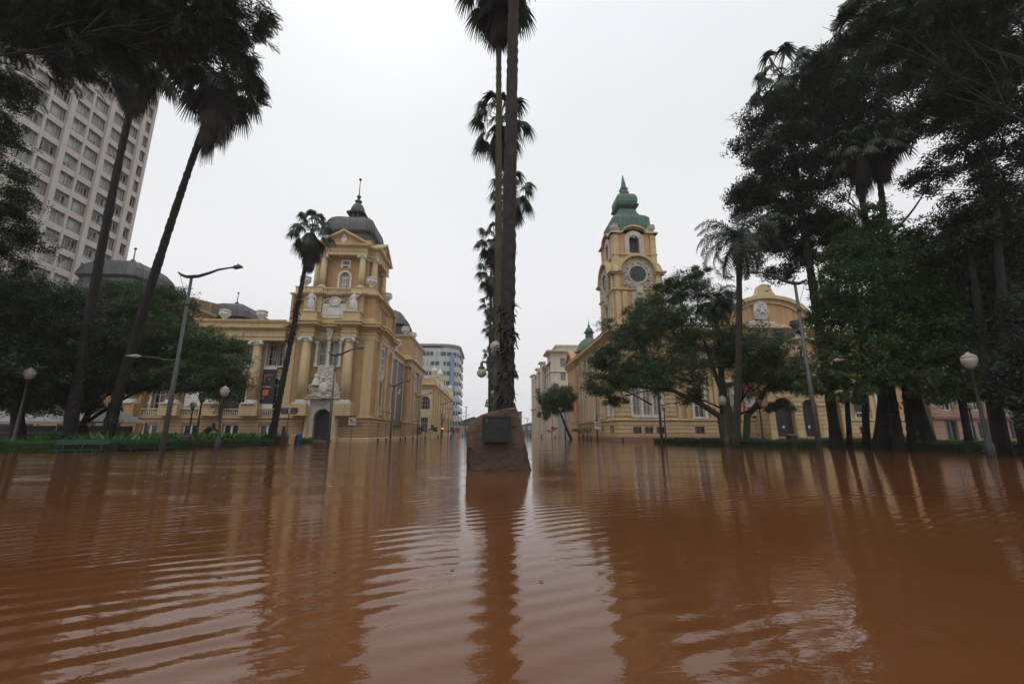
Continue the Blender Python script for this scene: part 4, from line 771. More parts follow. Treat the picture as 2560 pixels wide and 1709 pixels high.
relief(cr_, crest, 70, .22, 80, .4); relief(cr_, lambda r: (lambda u: (pcx - 1.1 + u, 14.0 + r.uniform(0, 1) * max(.15, 1.2 - abs(u) * .5)))(r.uniform(-2.6, 2.9)), 110, .24, 81, .25)
for i in range(5): t = PI / 2 + i * 2 * PI / 5; cr_.slab([(pcx - 1.05, 16.1), (pcx - 1.05 + .22 * math.cos(t - .6), 16.1 + .22 * math.sin(t - .6)), (pcx - 1.05 + .62 * math.cos(t), 16.1 + .62 * math.sin(t)), (pcx - 1.05 + .22 * math.cos(t + .6), 16.1 + .22 * math.sin(t + .6))], .3, .55)
cr_.build('coat_of_arms', 'white', mem)
up_ = MB(front(50.0)); WW = ('A', 31.4, 9.2, 12.2, 1.2); surround(up_, WW, .25, .14); up_.slab(loopof(WW), .003, .02); relief(up_, lambda r: (31.4 + r.uniform(-.5, .5), r.uniform(9.6, 11.4)), 26, .2, 84, .12); up_.build('niche_ornament', 'white', mem)
PY = 47.4; px0, px1 = 31.9, 41.2; G = [('A', 33.75, .55, 4.95, 2.3), ('A', 36.8, .55, 4.75, 1.75), ('A', 39.6, .55, 4.75, 1.75)]; PWd = ('A', 36.7, 8.8, 11.1, 1.0)
pz = lambda u: 9.4 + 2.6 * max(0, math.sin(min(1, max(0, (u - px0) / 4.6)) * PI / 2)) ** 1.5 if u < 36.9 else 9.4 + 2.6 * max(0, math.sin(min(1, max(0, (px1 + .6 - u) / 4.6)) * PI / 2)) ** 1.5
us = list(np.linspace(px0, px1, 25)); wvr = [(u, pz(u)) for u in us]
po = MB(front(PY)); po.wall([(px0, -1), (px1, -1)] + wvr[::-1], [loopof(x) for x in G + [PWd]], .7); po.fr = faceW(px0); po.wall([(PY, -1), (50, -1), (50, 9.3), (PY, 9.3)], []); po.fr = ID; po.box(px1 - .1, px1, PY + .01, 50, -1, 9.3); po.build('porch_wall', 'orange', mem)
pr_ = MB(front(PY)); courses(pr_, px0, px1, .9, 6.0, .52, G, .06); pr_.fr = faceW(px0); courses(pr_, PY, 50, .9, 6.0, .52, (), .06); pr_.build('rusticated_courses', 'cream', mem)
pk = MB(front(PY))
for a, b in ((px0 - .1, 32.55), (34.95, 35.88), (37.72, 38.68), (40.52, px1)): pk.box(a, b, .003, .16, -1, .95); pk.box(a, b, .003, .2, 4.0, 4.15)
pk.box(px0 - .2, px1 + .2, .003, .3, 6.1, 6.3); pk.box(px0 - .2, px1 + .2, .003, .2, 8.4, 8.55)
pk.strip([(u, z - .12) for u, z in wvr], [(u, z + .1) for u, z in wvr], -.2, .55); pk.build('porch_cornice', 'cream', mem)
pr2 = MB(front(PY)); pr2.strip([(u, z + .1) for u, z in wvr], [(u, z + .1 + .9 * math.sin(PI * min(1, max(0, (u - px0) / (px1 - px0))))) for u, z in wvr], -2.6, .2); pr2.build('porch_roof', 'brownroof', mem)
for u in (32.7, 34.5, 36.7): urn(u, PY + .2, pz(u) + .1 + .85 * math.sin(PI * (u - px0) / (px1 - px0)), 1.3, mem, 'copperd')
window(front(PY), PWd, mem, 2, 2, .35, t=.1, trans=True)
pp = MB(front(PY)); surround(pp, PWd, .16, .1); pp.slab([(36.1, 11.4), (37.3, 11.4), (37.5, 12.2), (36.9, 12.9), (36.5, 12.9), (35.9, 12.2)], .01, .2); relief(pp, lambda r: (36.7 + r.uniform(-.8, .8), r.uniform(11.3, 12.6)), 34, .2, 88, .25); relief(pp, lambda r: (34.2 + r.uniform(-.5, .5), r.uniform(9.6, 10.3)), 14, .2, 89, .15); pp.build('porch_ornament', 'stone', mem)
for i, x in enumerate(G):
    g_ = MB(front(PY)).slab(loopof(x), -.6, -.55).build('gate', 'dark', mem); gg = MB(front(PY))
    for k in range(9): u = x[1] - x[4] / 2 + x[4] * (k + .5) / 9; gg.box(u - .02, u + .02, -.55, -.5, .6, 4.0)
    for z in (.7, 1.2, 2.6, 4.0): gg.box(x[1] - x[4] / 2, x[1] + x[4] / 2, -.55, -.49, z, z + .05)
    for s in (-1, 1): gg.tube([(x[1] + s * .4 + .25 * math.cos(q) * (1 - q / 12), -.5, 4.15 + .2 * math.sin(q)) for q in np.linspace(0, 6, 10)], .02, 4)
    gg.build('grille', 'poled', g_)
    if i < 2: MB(front(PY)).box(x[1] - .12, x[1] + .12, -.49, -.47, 1.5, 1.8).build('notice', 'bwhite', g_)
st = MB(front(PY)); st.box(32.5, 40.6, .2, 1.0, -.6, .3); st.box(32.5, 40.6, -.6, .2, -.6, .5); st.build('doorstep', 'obase', mem)
b_ = banner(mS, 32.0 - .55, 3.0, 7.6, 1.65, 'red and white exhibition banner beside the palace gates', ['bwhite', ('bred', 0, 1, .62, 1), ('bred', .05, .45, .12, .22), ('bpink', .5, .95, .12, .26), ('bpink', .2, .8, .08, .14), ('bnavy', .3, .6, .03, .05), ('bgrey', .5, .8, .5, .52)])
text('printed_area', 'RS', .5, mS, 31.5, .39, 6.9, 'bwhite', b_, .01)
banner(mS, 45.2, 3.3, 6.3, 1.8, 'dark maroon banner with a pale patch behind the tree trunks', ['bblack', ('bgrey', .35, .65, .5, .75), ('bpink', .4, .6, .2, .3), ('bwhite', 0, 1, 0, .04)])
banner(mS, 41.4, 3.6, 6.4, 1.5, 'pale banner half hidden by leaves right of the palace gates', ['bwhite', ('bgrey', .5, 1, .3, .6)])

# ================= other buildings =================
# --- pink house far right
ph = thing('pink_house', 'pink rusticated house behind the dark trees at far right', 'house', (58, 50, 0)); f_ = front(48.5)
pw_ = [('R', x, 3.6, 6.6, 1.3) for x in (54.8, 58.8, 62.8, 66.8)]; pd = [('R', 54.8, 0, 2.4, 1.5), ('R', 58.8, .3, 2.2, 1.4), ('R', 62.8, .3, 2.2, 1.4), ('R', 66.8, 0, 2.4, 1.5)]
q = MB(f_); q.wall([(52.6, -1), (70, -1), (70, 12), (52.6, 12)], [loopof(x) for x in pw_ + pd], .4); q.fr = ID; q.box(52.6, 70, 60, 60.2, -1, 12); q.build('wall', 'pink', ph); q = MB(f_); courses(q, 52.6, 70, .2, 6.8, .7, pw_ + pd, .08); q.build('rusticated_courses', 'pink', ph)
for x in pw_: window(f_, x, ph, 2, 3, .3)
for x in pd: window(f_, x, ph, 2, 1, .3, fm='grill')
q = MB(f_); q.box(52.5, 70.1, .003, .4, 2.6, 2.9); q.box(52.5, 70.1, .003, .5, 6.9, 7.2); q.box(52.5, 70.1, .003, .7, 11.7, 12.1); q.build('string_course', 'pinkd', ph)
MB().box(52.6, 70, 48.6, 60, 11.9, 12.2).build('roof', 'brownroof', ph)
# --- office tower upper left: its window grid faces the avenue
of = thing('office_tower', 'tall pale office block with a grid of windows behind the palms, far left', 'office tower', (-75, 60, 0))
OX, oy1, ch, cw, nfl = -69.65, 78.8, 3.3, 3.2, 25; fo = faceE(OX)
q = MB(fo); n0 = 14
q.box(oy1 - .62, oy1, 0, .3, 0, nfl * ch)
piers = [oy1 - 2.55 - cw * k for k in range(n0)]
for k, u in enumerate(piers): w_ = .42 if k % 2 == 0 else .2; q.box(u - w_, u + w_, 0, .55 if k % 2 == 0 else .28, 0, nfl * ch)
for j in range(nfl + 1): q.box(piers[-1], oy1 - .02, 0, .22, j * ch - .55, j * ch + .5)
q.fr = ID; q.box(-95, OX - .55, piers[-1], oy1, -1, nfl * ch + .6); q.box(OX - .55, OX, oy1 - .25, oy1, -1, nfl * ch + .6)
q.build('concrete_grid', 'concrete', of)
gl = MB(fo); gl.box(piers[-1], oy1 - .3, -.42, -.36, 0, nfl * ch); gl.build('glazing', 'conglass', of)
rs = random.Random(4)
bay = [(piers[k + 1], piers[k]) for k in range(n0 - 1)] + [(piers[0], oy1 - .25)]; cells = []
for b0, b1_ in bay:
    for j in range(6, nfl):
        z = (j + .5) * ch; vx, vy, vz = OX, (b0 + b1_) / 2, z - CAMH; fw = vx * _sy + vy * _cy; zc = fw * _cp + vz * _sp; u_, v_ = 1280 + FPX * (vx * _cy - vy * _sy) / zc, 854.5 - FPX * (-fw * _sp + vz * _cp) / zc
        cells.append((0 if (u_ > 5 and 170 < v_ < 690) else 1, (vx * vx + vy * vy + vz * vz), b0, b1_, j))
cells.sort(); fr2, bl2, dk2 = MB(fo), MB(fo), MB(fo)
for n_, (_, _, b0, b1_, j) in enumerate(cells):
    big = n_ < 100; fm_, bl_, dk_ = (MB(fo), MB(fo), MB(fo)) if big else (fr2, bl2, dk2)
    u0, u1 = b0 + .42, b1_ - .42; z0, z1 = j * ch + .5, (j + 1) * ch - .55; st = rs.random(); spl = [0, .28, .72, 1] if b1_ - b0 > 2.6 else [0, .5, 1]
    for t in spl: u = u0 + (u1 - u0) * t; fm_.box(u - .04, u + .04, -.34, -.26, z0, z1)
    for z in (z0, z0 + .55, z1 - .3, z1 - .06): fm_.box(u0, u1, -.34, -.28, z, z + .06)
    for t in range(len(spl) - 1):
        a_, b__ = u0 + (u1 - u0) * spl[t] + .05, u0 + (u1 - u0) * spl[t + 1] - .05
        if st < .2: dk_.box(a_, b__, -.355, -.345, z0 + .6, z1 - .32)
        elif rs.random() < .5: bl_.box(a_, b__, -.355, -.345, z1 - rs.choice((.7, 1.2, 1.7)), z1 - .05)
    if big:
        wo = fm_.build('window', 'concrete', of)
        if bl_.v: bl_.build('blind', 'tent', wo)
        if dk_.v: dk_.build('pane', 'glass', wo)
for mb_, nm_, mm_ in ((fr2, 'more_windows', 'concrete'), (bl2, 'more_blinds', 'tent'), (dk2, 'more_panes', 'glass')): tag(mb_.build(nm_, mm_, of), kind='stuff')
for n_ in range(30):
    b0, b1_ = bay[rs.randrange(0, 11)]; j = rs.randrange(7, 24); u = rs.uniform(b0 + .9, b1_ - .9) if b1_ - b0 > 2.5 else (b0 + b1_) / 2; z = j * ch + .55
    q = MB(fo); q.box(u - .4, u + .4, -.3, .25, z, z + .55); q = q.build('air_conditioner', 'tent', of); MB(fo).slab([(u + .2 * math.cos(t), z + .28 + .2 * math.sin(t)) for t in np.linspace(0, 2 * PI, 10)[:-1]], .25, .27).build('fan', 'dark', q)
# --- yellow building down the left side
ye = thing('lemon_building', 'lemon yellow building with small domed finials beyond the museum', 'building', (-17, 120, 0)); yS, yE = front(98), faceE(-13.3)
YW = [('A', -14.9 - 0, 6.2, 9.2, 2.3), ('R', -14.9, .9, 4.4, 1.7), ('A', -18.5, 6.2, 9.2, 2.3), ('R', -18.5, .9, 4.4, 1.7)]; YU = [('R', u, 6.2, 10.2, 1.5) for u in (101, 106, 111, 117, 123, 129, 135, 141)]; YL = [('R', u, .6, 4.2, 1.5) for u in (101, 106, 111, 117, 123, 129, 135, 141)]
q = MB(yS); q.wall([(-22, -1), (-13.3, -1), (-13.3, 12), (-22, 12)], [loopof(x) for x in YW], .4); q.fr = yE; q.wall([(98, -1), (146, -1), (146, 12), (98, 12)], [loopof(x) for x in YU + YL], .4); q.fr = ID; q.box(-22, -13.5, 98.5, 146, 11.5, 12.2); q.build('wall', 'lemon', ye)
for x in YW: window(yS, x, ye, 4, 3, .3)
for x in YU + YL: window(yE, x, ye, 2, 3, .3)
q = MB(); q.sweep([(-22, 98), (-13.3, 98), (-13.3, 146)], [(0, 10.9), (.2, 11), (.3, 11.4), (.7, 11.7), (.7, 12), (0, 12.2)]); q.sweep([(-22, 98), (-13.3, 98), (-13.3, 146)], [(-.4, 12.2), (.1, 12.2), (.1, 13.1), (.2, 13.2), (-.4, 13.3)]); q.sweep([(-22, 98), (-13.3, 98), (-13.3, 146)], [(0, -.8), (.15, -.8), (.15, 1.2), (0, 1.3)])
for u in (99.4, 104, 108.5, 114, 120, 126, 132, 138, 144): q.box(-13.3, -12.9, u - .5, u + .5, 1.3, 11)
q.build('cornice', 'cream', ye)
for x, y, z, s in ((-13.6, 103, 12, 1.0), (-13.3, 112, 12, 1.15), (-13.3, 142, 12, 1.0)):
    q = MB(); q.box(x - 1 * s, x + .8 * s, y - 1 * s, y + 1 * s, z, z + 2.2 * s); q.box(x - 1.2 * s, x + 1. * s, y - 1.2 * s, y + 1.2 * s, z + 2.2 * s, z + 2.4 * s); q = q.build('turret', 'lemon', ye)
    MB().lathe(x - .1, y, [(.75 * s, z + 2.4 * s), (.7 * s, z + 3.4 * s), (.85 * s, z + 3.5 * s), (.7 * s, z + 4.1 * s), (.2 * s, z + 4.5 * s), (.02, z + 5 * s)], 12).build('finial', 'white', q, True)
for u, z in ((117, 4.7), (129, 4.7), (141, 4.7)):
    q = MB(yE); q.box(u - 1.6, u + 1.6, 0.003, 1.5, z, z + .25); q.box(u - 1.6, u + 1.6, 1.4, 1.5, z + .25, z + 1.2); q.box(u - 1.6, u - 1.5, 0.003, 1.4, z + .25, z + 1.2); q.slab([(u - 1.2, z), (u + 1.2, z), (u + .5, z - 1.1), (u - .5, z - 1.1)], .003, .9); q.build('balcony', 'cream', ye)
# --- rounded blue-grey block
bb_ = thing('rounded_block', 'pale blue grey office block with a rounded corner behind the lemon building', 'office block', (-24, 175, 0))
bx1 = at(1146, 900, 160).x; rr_ = 6.0; pth = [(-52, 160)] + [(bx1 - rr_ + rr_ * math.sin(t), 160 + rr_ - rr_ * math.cos(t)) for t in np.linspace(0, PI / 2, 8)] + [(bx1, 190)]
q = MB(); ztop = at(1120, 868, 162).z; nb = 9; hb = ztop / nb
for j in range(nb): z = ztop - j * hb; q.sweep(pth, [(-.5, z - hb * .58), (0, z - hb * .58), (0, z), (-.5, z)])
q.prism(pth + [(-52, 190)], ztop - .6, ztop + .3); q = q.build('spandrel', 'blue', bb_)
q = MB(); q.sweep(pth, [(0, ztop + .3), (.6, ztop + .3), (.6, ztop + .9), (-1, ztop + .9)]); q.build('roof_slab', 'grey', bb_)
q = MB(); q.sweep(pth, [(-.6, 0), (-.3, 0), (-.3, ztop - .2), (-.6, ztop - .2)]); q.build('glazing', 'glass', bb_)
q = MB(); rs = random.Random(5)
for j in range(nb):
    z = ztop - j * hb; u = -50.
    while u < bx1 - rr_:
        q.box(u, u + (.25 if rs.random() < .7 else 1.6), 159.95, 160.3, z - hb, z - hb * .55); u += rs.choice((1.4, 1.4, 1.8))
    for t in np.linspace(.15, .9, 4): a = t * PI / 2; cx_, cy_ = bx1 - rr_ + (rr_ - .1) * math.sin(a), 160 + rr_ - (rr_ - .1) * math.cos(a); q.box(cx_ - .15, cx_ + .15, cy_ - .1, cy_ + .2, z - hb, z - hb * .55)
tag(q.build('mullion', 'blue', bb_), kind='stuff')
q = MB(); q.sweep([(bx1 - 3.2, 160 + .55), (bx1 - 1.7, 160 + 1.7)], [(0, 0), (.3, 0), (.3, ztop - 3), (0, ztop - 3)]); q.build('blue_panel', 'bluep', bb_)
q = MB()
for j in range(nb - 1): z = ztop - j * hb - hb * .8; q.box(bx1 - .2, bx1 + .55, 168, 169.2, z, z + .9)
q.build('air_conditioner', 'dark', bb_)
# --- ivory building down the right side
iv = thing('ivory_building', 'hazy ivory stepped building beyond the clock tower palace', 'building', (22, 115, 0))
iS, iW = front(98), faceW(14.2); IW = [('R', u, z, z + 2.1, 1.2) for u in (17, 19.3, 21.6, 24.5) for z in (9.6, 13.0, 16.2)]; IU = [('R', u, z, z + 2.2, 1.3) for u in (100.5, 104, 108, 112, 116.5, 121, 125.5, 130) for z in (4, 8.5, 12.2, 15.6)]
q = MB(iS); q.wall([(14.2, -1), (30, -1), (30, 20), (14.2, 20)], [loopof(x) for x in IW], .3); q.fr = iW; q.wall([(98, -1), (136, -1), (136, 17.6), (98, 17.6)], [loopof(x) for x in IU], .3); q.fr = ID; q.box(14.2, 30, 98.4, 136, 17.0, 17.6); q.box(14.2, 30, 98.35, 104.2, 17.6, 20); q.box(15.5, 30, 104, 112, 17.6, 19.2); q.build('wall', 'ivory', iv)
for x in IW: window(iS, x, iv, 2, 2, .25, fm='grey', gm='glassl')
for x in IU: window(iW, x, iv, 2, 2, .25, fm='grey')
q = MB(); q.sweep([(14.2, 104.2), (14.2, 98), (30, 98)], [(0, 19.4), (.4, 19.6), (1.1, 19.8), (1.1, 20.1), (0, 20.3)]); q.sweep([(14.2, 136), (14.2, 104.2)], [(0, 17.0), (.4, 17.2), (.9, 17.4), (.9, 17.7), (0, 17.9)]); q.sweep([(14.2, 136), (14.2, 98), (30, 98)], [(0, 14.9), (.3, 15), (.3, 15.2), (0, 15.3)])
for u, w_, zt in ((134, 4, 18.6), (127, 2.5, 18.0), (119, 2.5, 18.6), (110, 3, 18.9)): q.box(13.2, 14.2, u - w_ / 2, u + w_ / 2, 0, zt); q.box(12.7, 14.4, u - w_ / 2 - .4, u + w_ / 2 + .4, zt, zt + .3); q.box(12.8, 14.2, u - w_ / 2 - .3, u + w_ / 2 + .3, 8.0, 8.3)
q.build('projecting_bay', 'ivory', iv)
q = MB(); q.box(16, 28, 100, 110, 20, 21.6); q.box(15.6, 28.4, 99.6, 110.4, 21.6, 21.9); q = q.build('roof_storey', 'ivory', iv)
q = MB(front(99.6)); balusters(q, 17, 24, 20.5, 21.5, .1, .5, .12); q.build('balustrade', 'white', iv)
q = MB(iW)
for u, z in ((104, 8.1), (108, 8.1), (116.5, 11.9), (112, 4.9)): q.slab([(u - 1.8, z), (u + 1.8, z), (u + 1.2, z + 1.0), (u - 1.2, z + 1.0)], .0, 1.6)
q.build('window_hood', 'brownroof', iv)
gw = thing('grey_annex', 'plain grey wall block below the ivory building, beside the street tree', 'building', (20, 92, 0)); q = MB(); q.box(15.6, 30, 90, 97.9, -1, 9.8); q.build('wall', 'grey', gw); q = MB(); q.box(15.4, 30.2, 89.8, 97.95, 9.8, 10.1); q.build('coping', 'grey', gw)
# --- quayside at the end of the avenue
def shed(x0, x1, y0, y1, ze, zr, label):
    o = thing('warehouse', label, 'warehouse', ((x0 + x1) / 2, y0, 0), 'grey quayside warehouses closing the avenue'); xm = (x0 + x1) / 2; f = front(y0)
    MB(f).slab([(x0, -1), (x1, -1), (x1, ze), (xm, zr - .3), (x0, ze)], -.4, 0).build('gable_wall', 'ware', o); q = MB(f); q.strip([(x0 - .8, ze - .3), (xm, zr), (x1 + .8, ze - .3)], [(x0 - .8, ze), (xm, zr + .35), (x1 + .8, ze)], -(y1 - y0), .6); q.build('roof', 'wroof', o)
    q = MB(); q.box(x0, x0 + .3, y0 + .41, y1, -1, ze); q.box(x1 - .3, x1, y0 + .41, y1, -1, ze); q.build('side_wall', 'ware', o); q = MB(f)
    n = int((x1 - x0) / 2.6)
    for i in range(n): u = x0 + (i + .5) * (x1 - x0) / n; q.box(u - .8, u + .8, .003, .06, 2.2, 4.2)
    q.build('loading_door', 'grey', o); return o
z_ = at(1180, 1043, 185).z
shed(at(1128, 1060, 185).x, at(1240, 1060, 185).x, 185, 215, 4.3, z_, 'long grey warehouse with a gable seen left of the boulder')
shed(at(1300, 1060, 185).x, at(1410, 1060, 185).x, 185, 215, 4.0, at(1345, 1050, 185).z, 'grey warehouse seen between boulder and ivory building')
gt = thing('quay_gate', 'narrow green grey quay gatehouse behind the right shoulder of the boulder', 'gatehouse', (at(1296, 1060, 170).x, 170, 0)); xg = at(1292, 1060, 170).x; zg = at(1300, 1030, 170).z
q = MB(); q.box(xg - 3, xg + 2.0, 170, 174, -1, zg); q.build('wall', 'ware', gt); q = MB(); q.box(xg - 3.3, xg + 2.3, 169.7, 174.3, zg, zg + .3); q.build('coping', 'wroof', gt)
kx = at(1150, 1090, 120).x; ki = thing('truck', 'white box truck with a red panel stranded at the end of the avenue', 'truck', (kx, 120, 0))
q = MB(); q.box(kx - 1.7, kx + .9, 120, 125, .0, 2.5); q.build('cargo_box', 'vehicle', ki); q = MB(); q.box(kx - 1.85, kx + 1.05, 119.8, 125.2, 2.5, 2.72); q.build('cargo_roof', 'white', ki); q = MB(); q.box(kx - 1.1, kx - .1, 119.9, 119.995, 1.0, 2.3); q.build('red_panel', 'truckred', ki); q = MB(); q.box(kx - 1.5, kx + .7, 125.2, 127, -.1, 1.8); q.build('cab', 'vehicle', ki)
# --- market tent far left behind the hedge
tn = thing('market_tent', 'pale grey tent roof on posts behind the left garden', 'tent', (-36, 38, 0)); zt0, zt1 = at(100, 1053, 38).z, at(100, 1012, 42).z
xa, xb = at(-60, 1053, 38).x, at(250, 1053, 38).x; q = MB(); n = 4; wd = (xb - xa) / n
for i in range(n):
    x0, x1 = xa + i * wd, xa + (i + 1) * wd; q.add([(x0, 37, zt0), (x1, 37, zt0), (x1, 43, zt0), (x0, 43, zt0), ((x0 + x1) / 2, 40, zt1)], [(0, 1, 4), (1, 2, 4), (2, 3, 4), (3, 0, 4)]); q.box(x0, x1, 36.98, 37.0, zt0 - .22, zt0)
q.build('canopy', 'tent', tn); q = MB()
for i in range(n + 1): x = xa + i * wd; q.box(x - .05, x + .05, 37.05, 37.15, -.5, zt0); q.box(x - .05, x + .05, 42.9, 43, -.5, zt0)
q.build('post', 'pole', tn)
ts = thing('market_stall', 'dark closed market stall under the grey tent', 'market stall', (-36, 40, 0)); q = MB()
q.box(xa + .3, xb - .4, 39, 42, -.5, zt0 - .35); q.build('stall_wall', 'dark', ts); q = MB(); q.box(xa + .2, xb - .3, 38.8, 39, .9, 1.05); q.build('counter', 'boxbrown', ts)
# ================= VEGETATION =================
def basis(D, U):      # rows: right, forward(D), up
    D = D / np.linalg.norm(D, axis=1, keepdims=True); Rr = np.cross(D, U); n = np.linalg.norm(Rr, axis=1, keepdims=True); n[n < 1e-5] = 1; Rr = Rr / n; Uu = np.cross(Rr, D); return np.stack([Rr, D, Uu], 1)
def scatter(tv, tf, P, D, S, rng, roll=None):
    U = np.tile(np.array([[0, 0, 1.]]), (len(P), 1)) + rng.normal(0, .35 if roll is None else roll, (len(P), 3)); B = basis(D, U)
    V = np.einsum('vk,nkj->nvj', tv, B) * S[:, None, None] + P[:, None, :]; n = len(tv)
    F = tf[None] + (np.arange(len(P)) * n)[:, None, None]; return V.reshape(-1, 3), F.reshape(-1, 4)
def twig_template(kind, rs):
    v, f = [], []
    def leaf(px, py, pz, ax, ay, az, l, w):      # leaf quad from p along a
        n = len(v); a = np.array([ax, ay, az]); a = a / np.linalg.norm(a); s = np.cross(a, (0, 0, 1.)); s = s / (np.linalg.norm(s) + 1e-6); s = s + np.array([0, 0, rs.uniform(-.5, .5)]); p = np.array([px, py, pz])
        v.extend([p, p + a * l * .5 + s * w * .5, p + a * l, p + a * l * .5 - s * w * .5]); f.append((n, n + 1, n + 2, n + 3))
    if kind == 'broad':
        for k in range(9):
            t = k / 8; a = rs.uniform(0, 6.28); leaf(rs.uniform(-.2, .2), t - .4, rs.uniform(-.2, .2), math.cos(a), rs.uniform(.0, 1.1), math.sin(a) * .8 - .25, rs.uniform(.32, .5), rs.uniform(.24, .34))
    elif kind == 'feather':      # bipinnate spray with drooping end
        for k in range(15):
            t = k / 14; y = t; z = .12 * math.sin(t * 2.6) - .32 * t * t
            for s in (-1, 1): l = .42 * math.sin(PI * (.14 + .80 * t)) + .05; leaf(0, y, z, s * 1., .55, -.25 + rs.uniform(-.15, .15), l, .06)
    elif kind == 'small':
        for k in range(14):
            t = k / 13; a = rs.uniform(0, 6.28); leaf(rs.uniform(-.35, .35), rs.uniform(-.5, .6), rs.uniform(-.25, .25), math.cos(a), math.sin(a), rs.uniform(-.6, .3), rs.uniform(.24, .34), rs.uniform(.11, .16))
    return np.array(v), np.array(f)
def crown(name, m, clumps, kind, density, size, parent, seed, droop=-.15, shell=.55, extra=None):
    rng = np.random.default_rng(seed); rs = random.Random(seed); Vs, Fs, n0 = [], [], 0
    tmpl = [twig_template(kind, rs) for _ in range(4)]
    for (c, r) in clumps:
        r = np.array(r, float); c = np.array(c, float); N = max(6, int(density * (r[0] * r[1] + r[1] * r[2] + r[0] * r[2]) / 3 * 12.6 / 4))
        # a clump is itself a handful of lumps: uneven outline with gaps
        ft = kind == 'feather'; nl = max(9, int(N / (34 if ft else 50))); ld = rng.normal(size=(nl, 3)); ld /= np.linalg.norm(ld, axis=1, keepdims=True); lc = ld * (rng.uniform(.2, 1.0, (nl, 1)) ** .6); lr = rng.uniform(.20, .42, nl) if ft else rng.uniform(.28, .55, nl)
        idx = rng.integers(0, nl, N); d = rng.normal(size=(N, 3)); d /= np.linalg.norm(d, axis=1, keepdims=True)
        rad = lr[idx] * rng.uniform(0, 1, N) ** shell; q = lc[idx] + d * rad[:, None] * np.array([1, 1, .75]); hl = rng.random(N) < .12; q[hl] *= rng.uniform(1.05, 1.32, (int(hl.sum()), 1)); P = c + q * r
        out_ = q / (np.linalg.norm(q, axis=1, keepdims=True) + 1e-6); D = out_ * .8 + rng.normal(0, .6, (N, 3)); D[:, 2] = D[:, 2] * .6 + droop; S = size * rng.uniform(.7, 1.3, N)
        for k in range(4):
            mk = np.arange(N) % 4 == k; V, F = scatter(tmpl[k][0], tmpl[k][1], P[mk], D[mk], S[mk], rng); Vs.append(V); Fs.append(F + n0); n0 += len(V)
    return np_mesh(name, np.concatenate(Vs), np.concatenate(Fs), m, parent)
def bez(p, q, n=7, sag=.15, wob=.1, rs=random):
    p, q = Vector(p), Vector(q); L_ = (q - p).length; mid = (p + q) / 2 + Vector((rs.uniform(-1, 1), rs.uniform(-1, 1), 0)) * L_ * wob + Vector((0, 0, sag * L_)); r = []
    for i in range(n): t = i / (n - 1); r.append(p * (1 - t) ** 2 + mid * 2 * t * (1 - t) + q * t * t)
    return r
def tree(name, label, cat, base, fork, trunk_r, clumps, kind, density, size, leafm, barkm='bark', seed=1, group=None, sag=.05, droop=-.15, sub=4, fork_r=None, trunks=None, lobes=1.):
    o = thing(name, label, cat, base, group); rs = random.Random(seed); base, fork = Vector(base), Vector(fork); tb = MB(); fr_ = fork_r or trunk_r * .62
    pts = bez(base - Vector((0, 0, .5)), fork, 9, 0, .05, rs); tb.tube(pts, [trunk_r * 1.35, trunk_r * 1.08] + [trunk_r + (fr_ - trunk_r) * i / 6 for i in range(7)], 12); tb.build('trunk', barkm, o, True)
    lb = MB(); cl = sorted(clumps, key=lambda c: (Vector(c[0]) - fork).length)
    for i, (c, r) in enumerate(cl):
        c = Vector(c); L_ = (c - fork).length; r0 = max(.06, fr_ * .62 * min(1, .45 + .12 * max(r))); st = fork
        if i > 2:      # start from a nearer clump's limb when it is on the way
            best = min(cl[:i], key=lambda k: (Vector(k[0]) - c).length); bc = Vector(best[0])
            if (bc - c).length < L_ * .7: st = fork.lerp(bc, .7); r0 *= .6
        P = bez(st, c, 8, sag, .12, rs); lb.tube(P, [r0 * (1 - .8 * k / 7) for k in range(8)], 7)
        for k in range(sub):
            s = P[rs.randint(3, 7)]; a = rs.uniform(0, 6.28); e = c + Vector((math.cos(a) * r[0], math.sin(a) * r[1], rs.uniform(-.4, .8) * r[2])) * rs.uniform(.6, .95)
            lb.tube(bez(s, e, 6, .08, .15, rs), [r0 * .3 * (1 - .8 * j / 5) + .008 for j in range(6)], 5)
    lb.build('branches', barkm, o, True); crown('crown', leafm, clumps, kind, density, size, o, seed, droop); return o
def C_(u, v, Y, rx, ry, rz, k=1.28): return (tuple(at(u, v, Y)), (rx * k, ry * k, rz * k * 1.1))

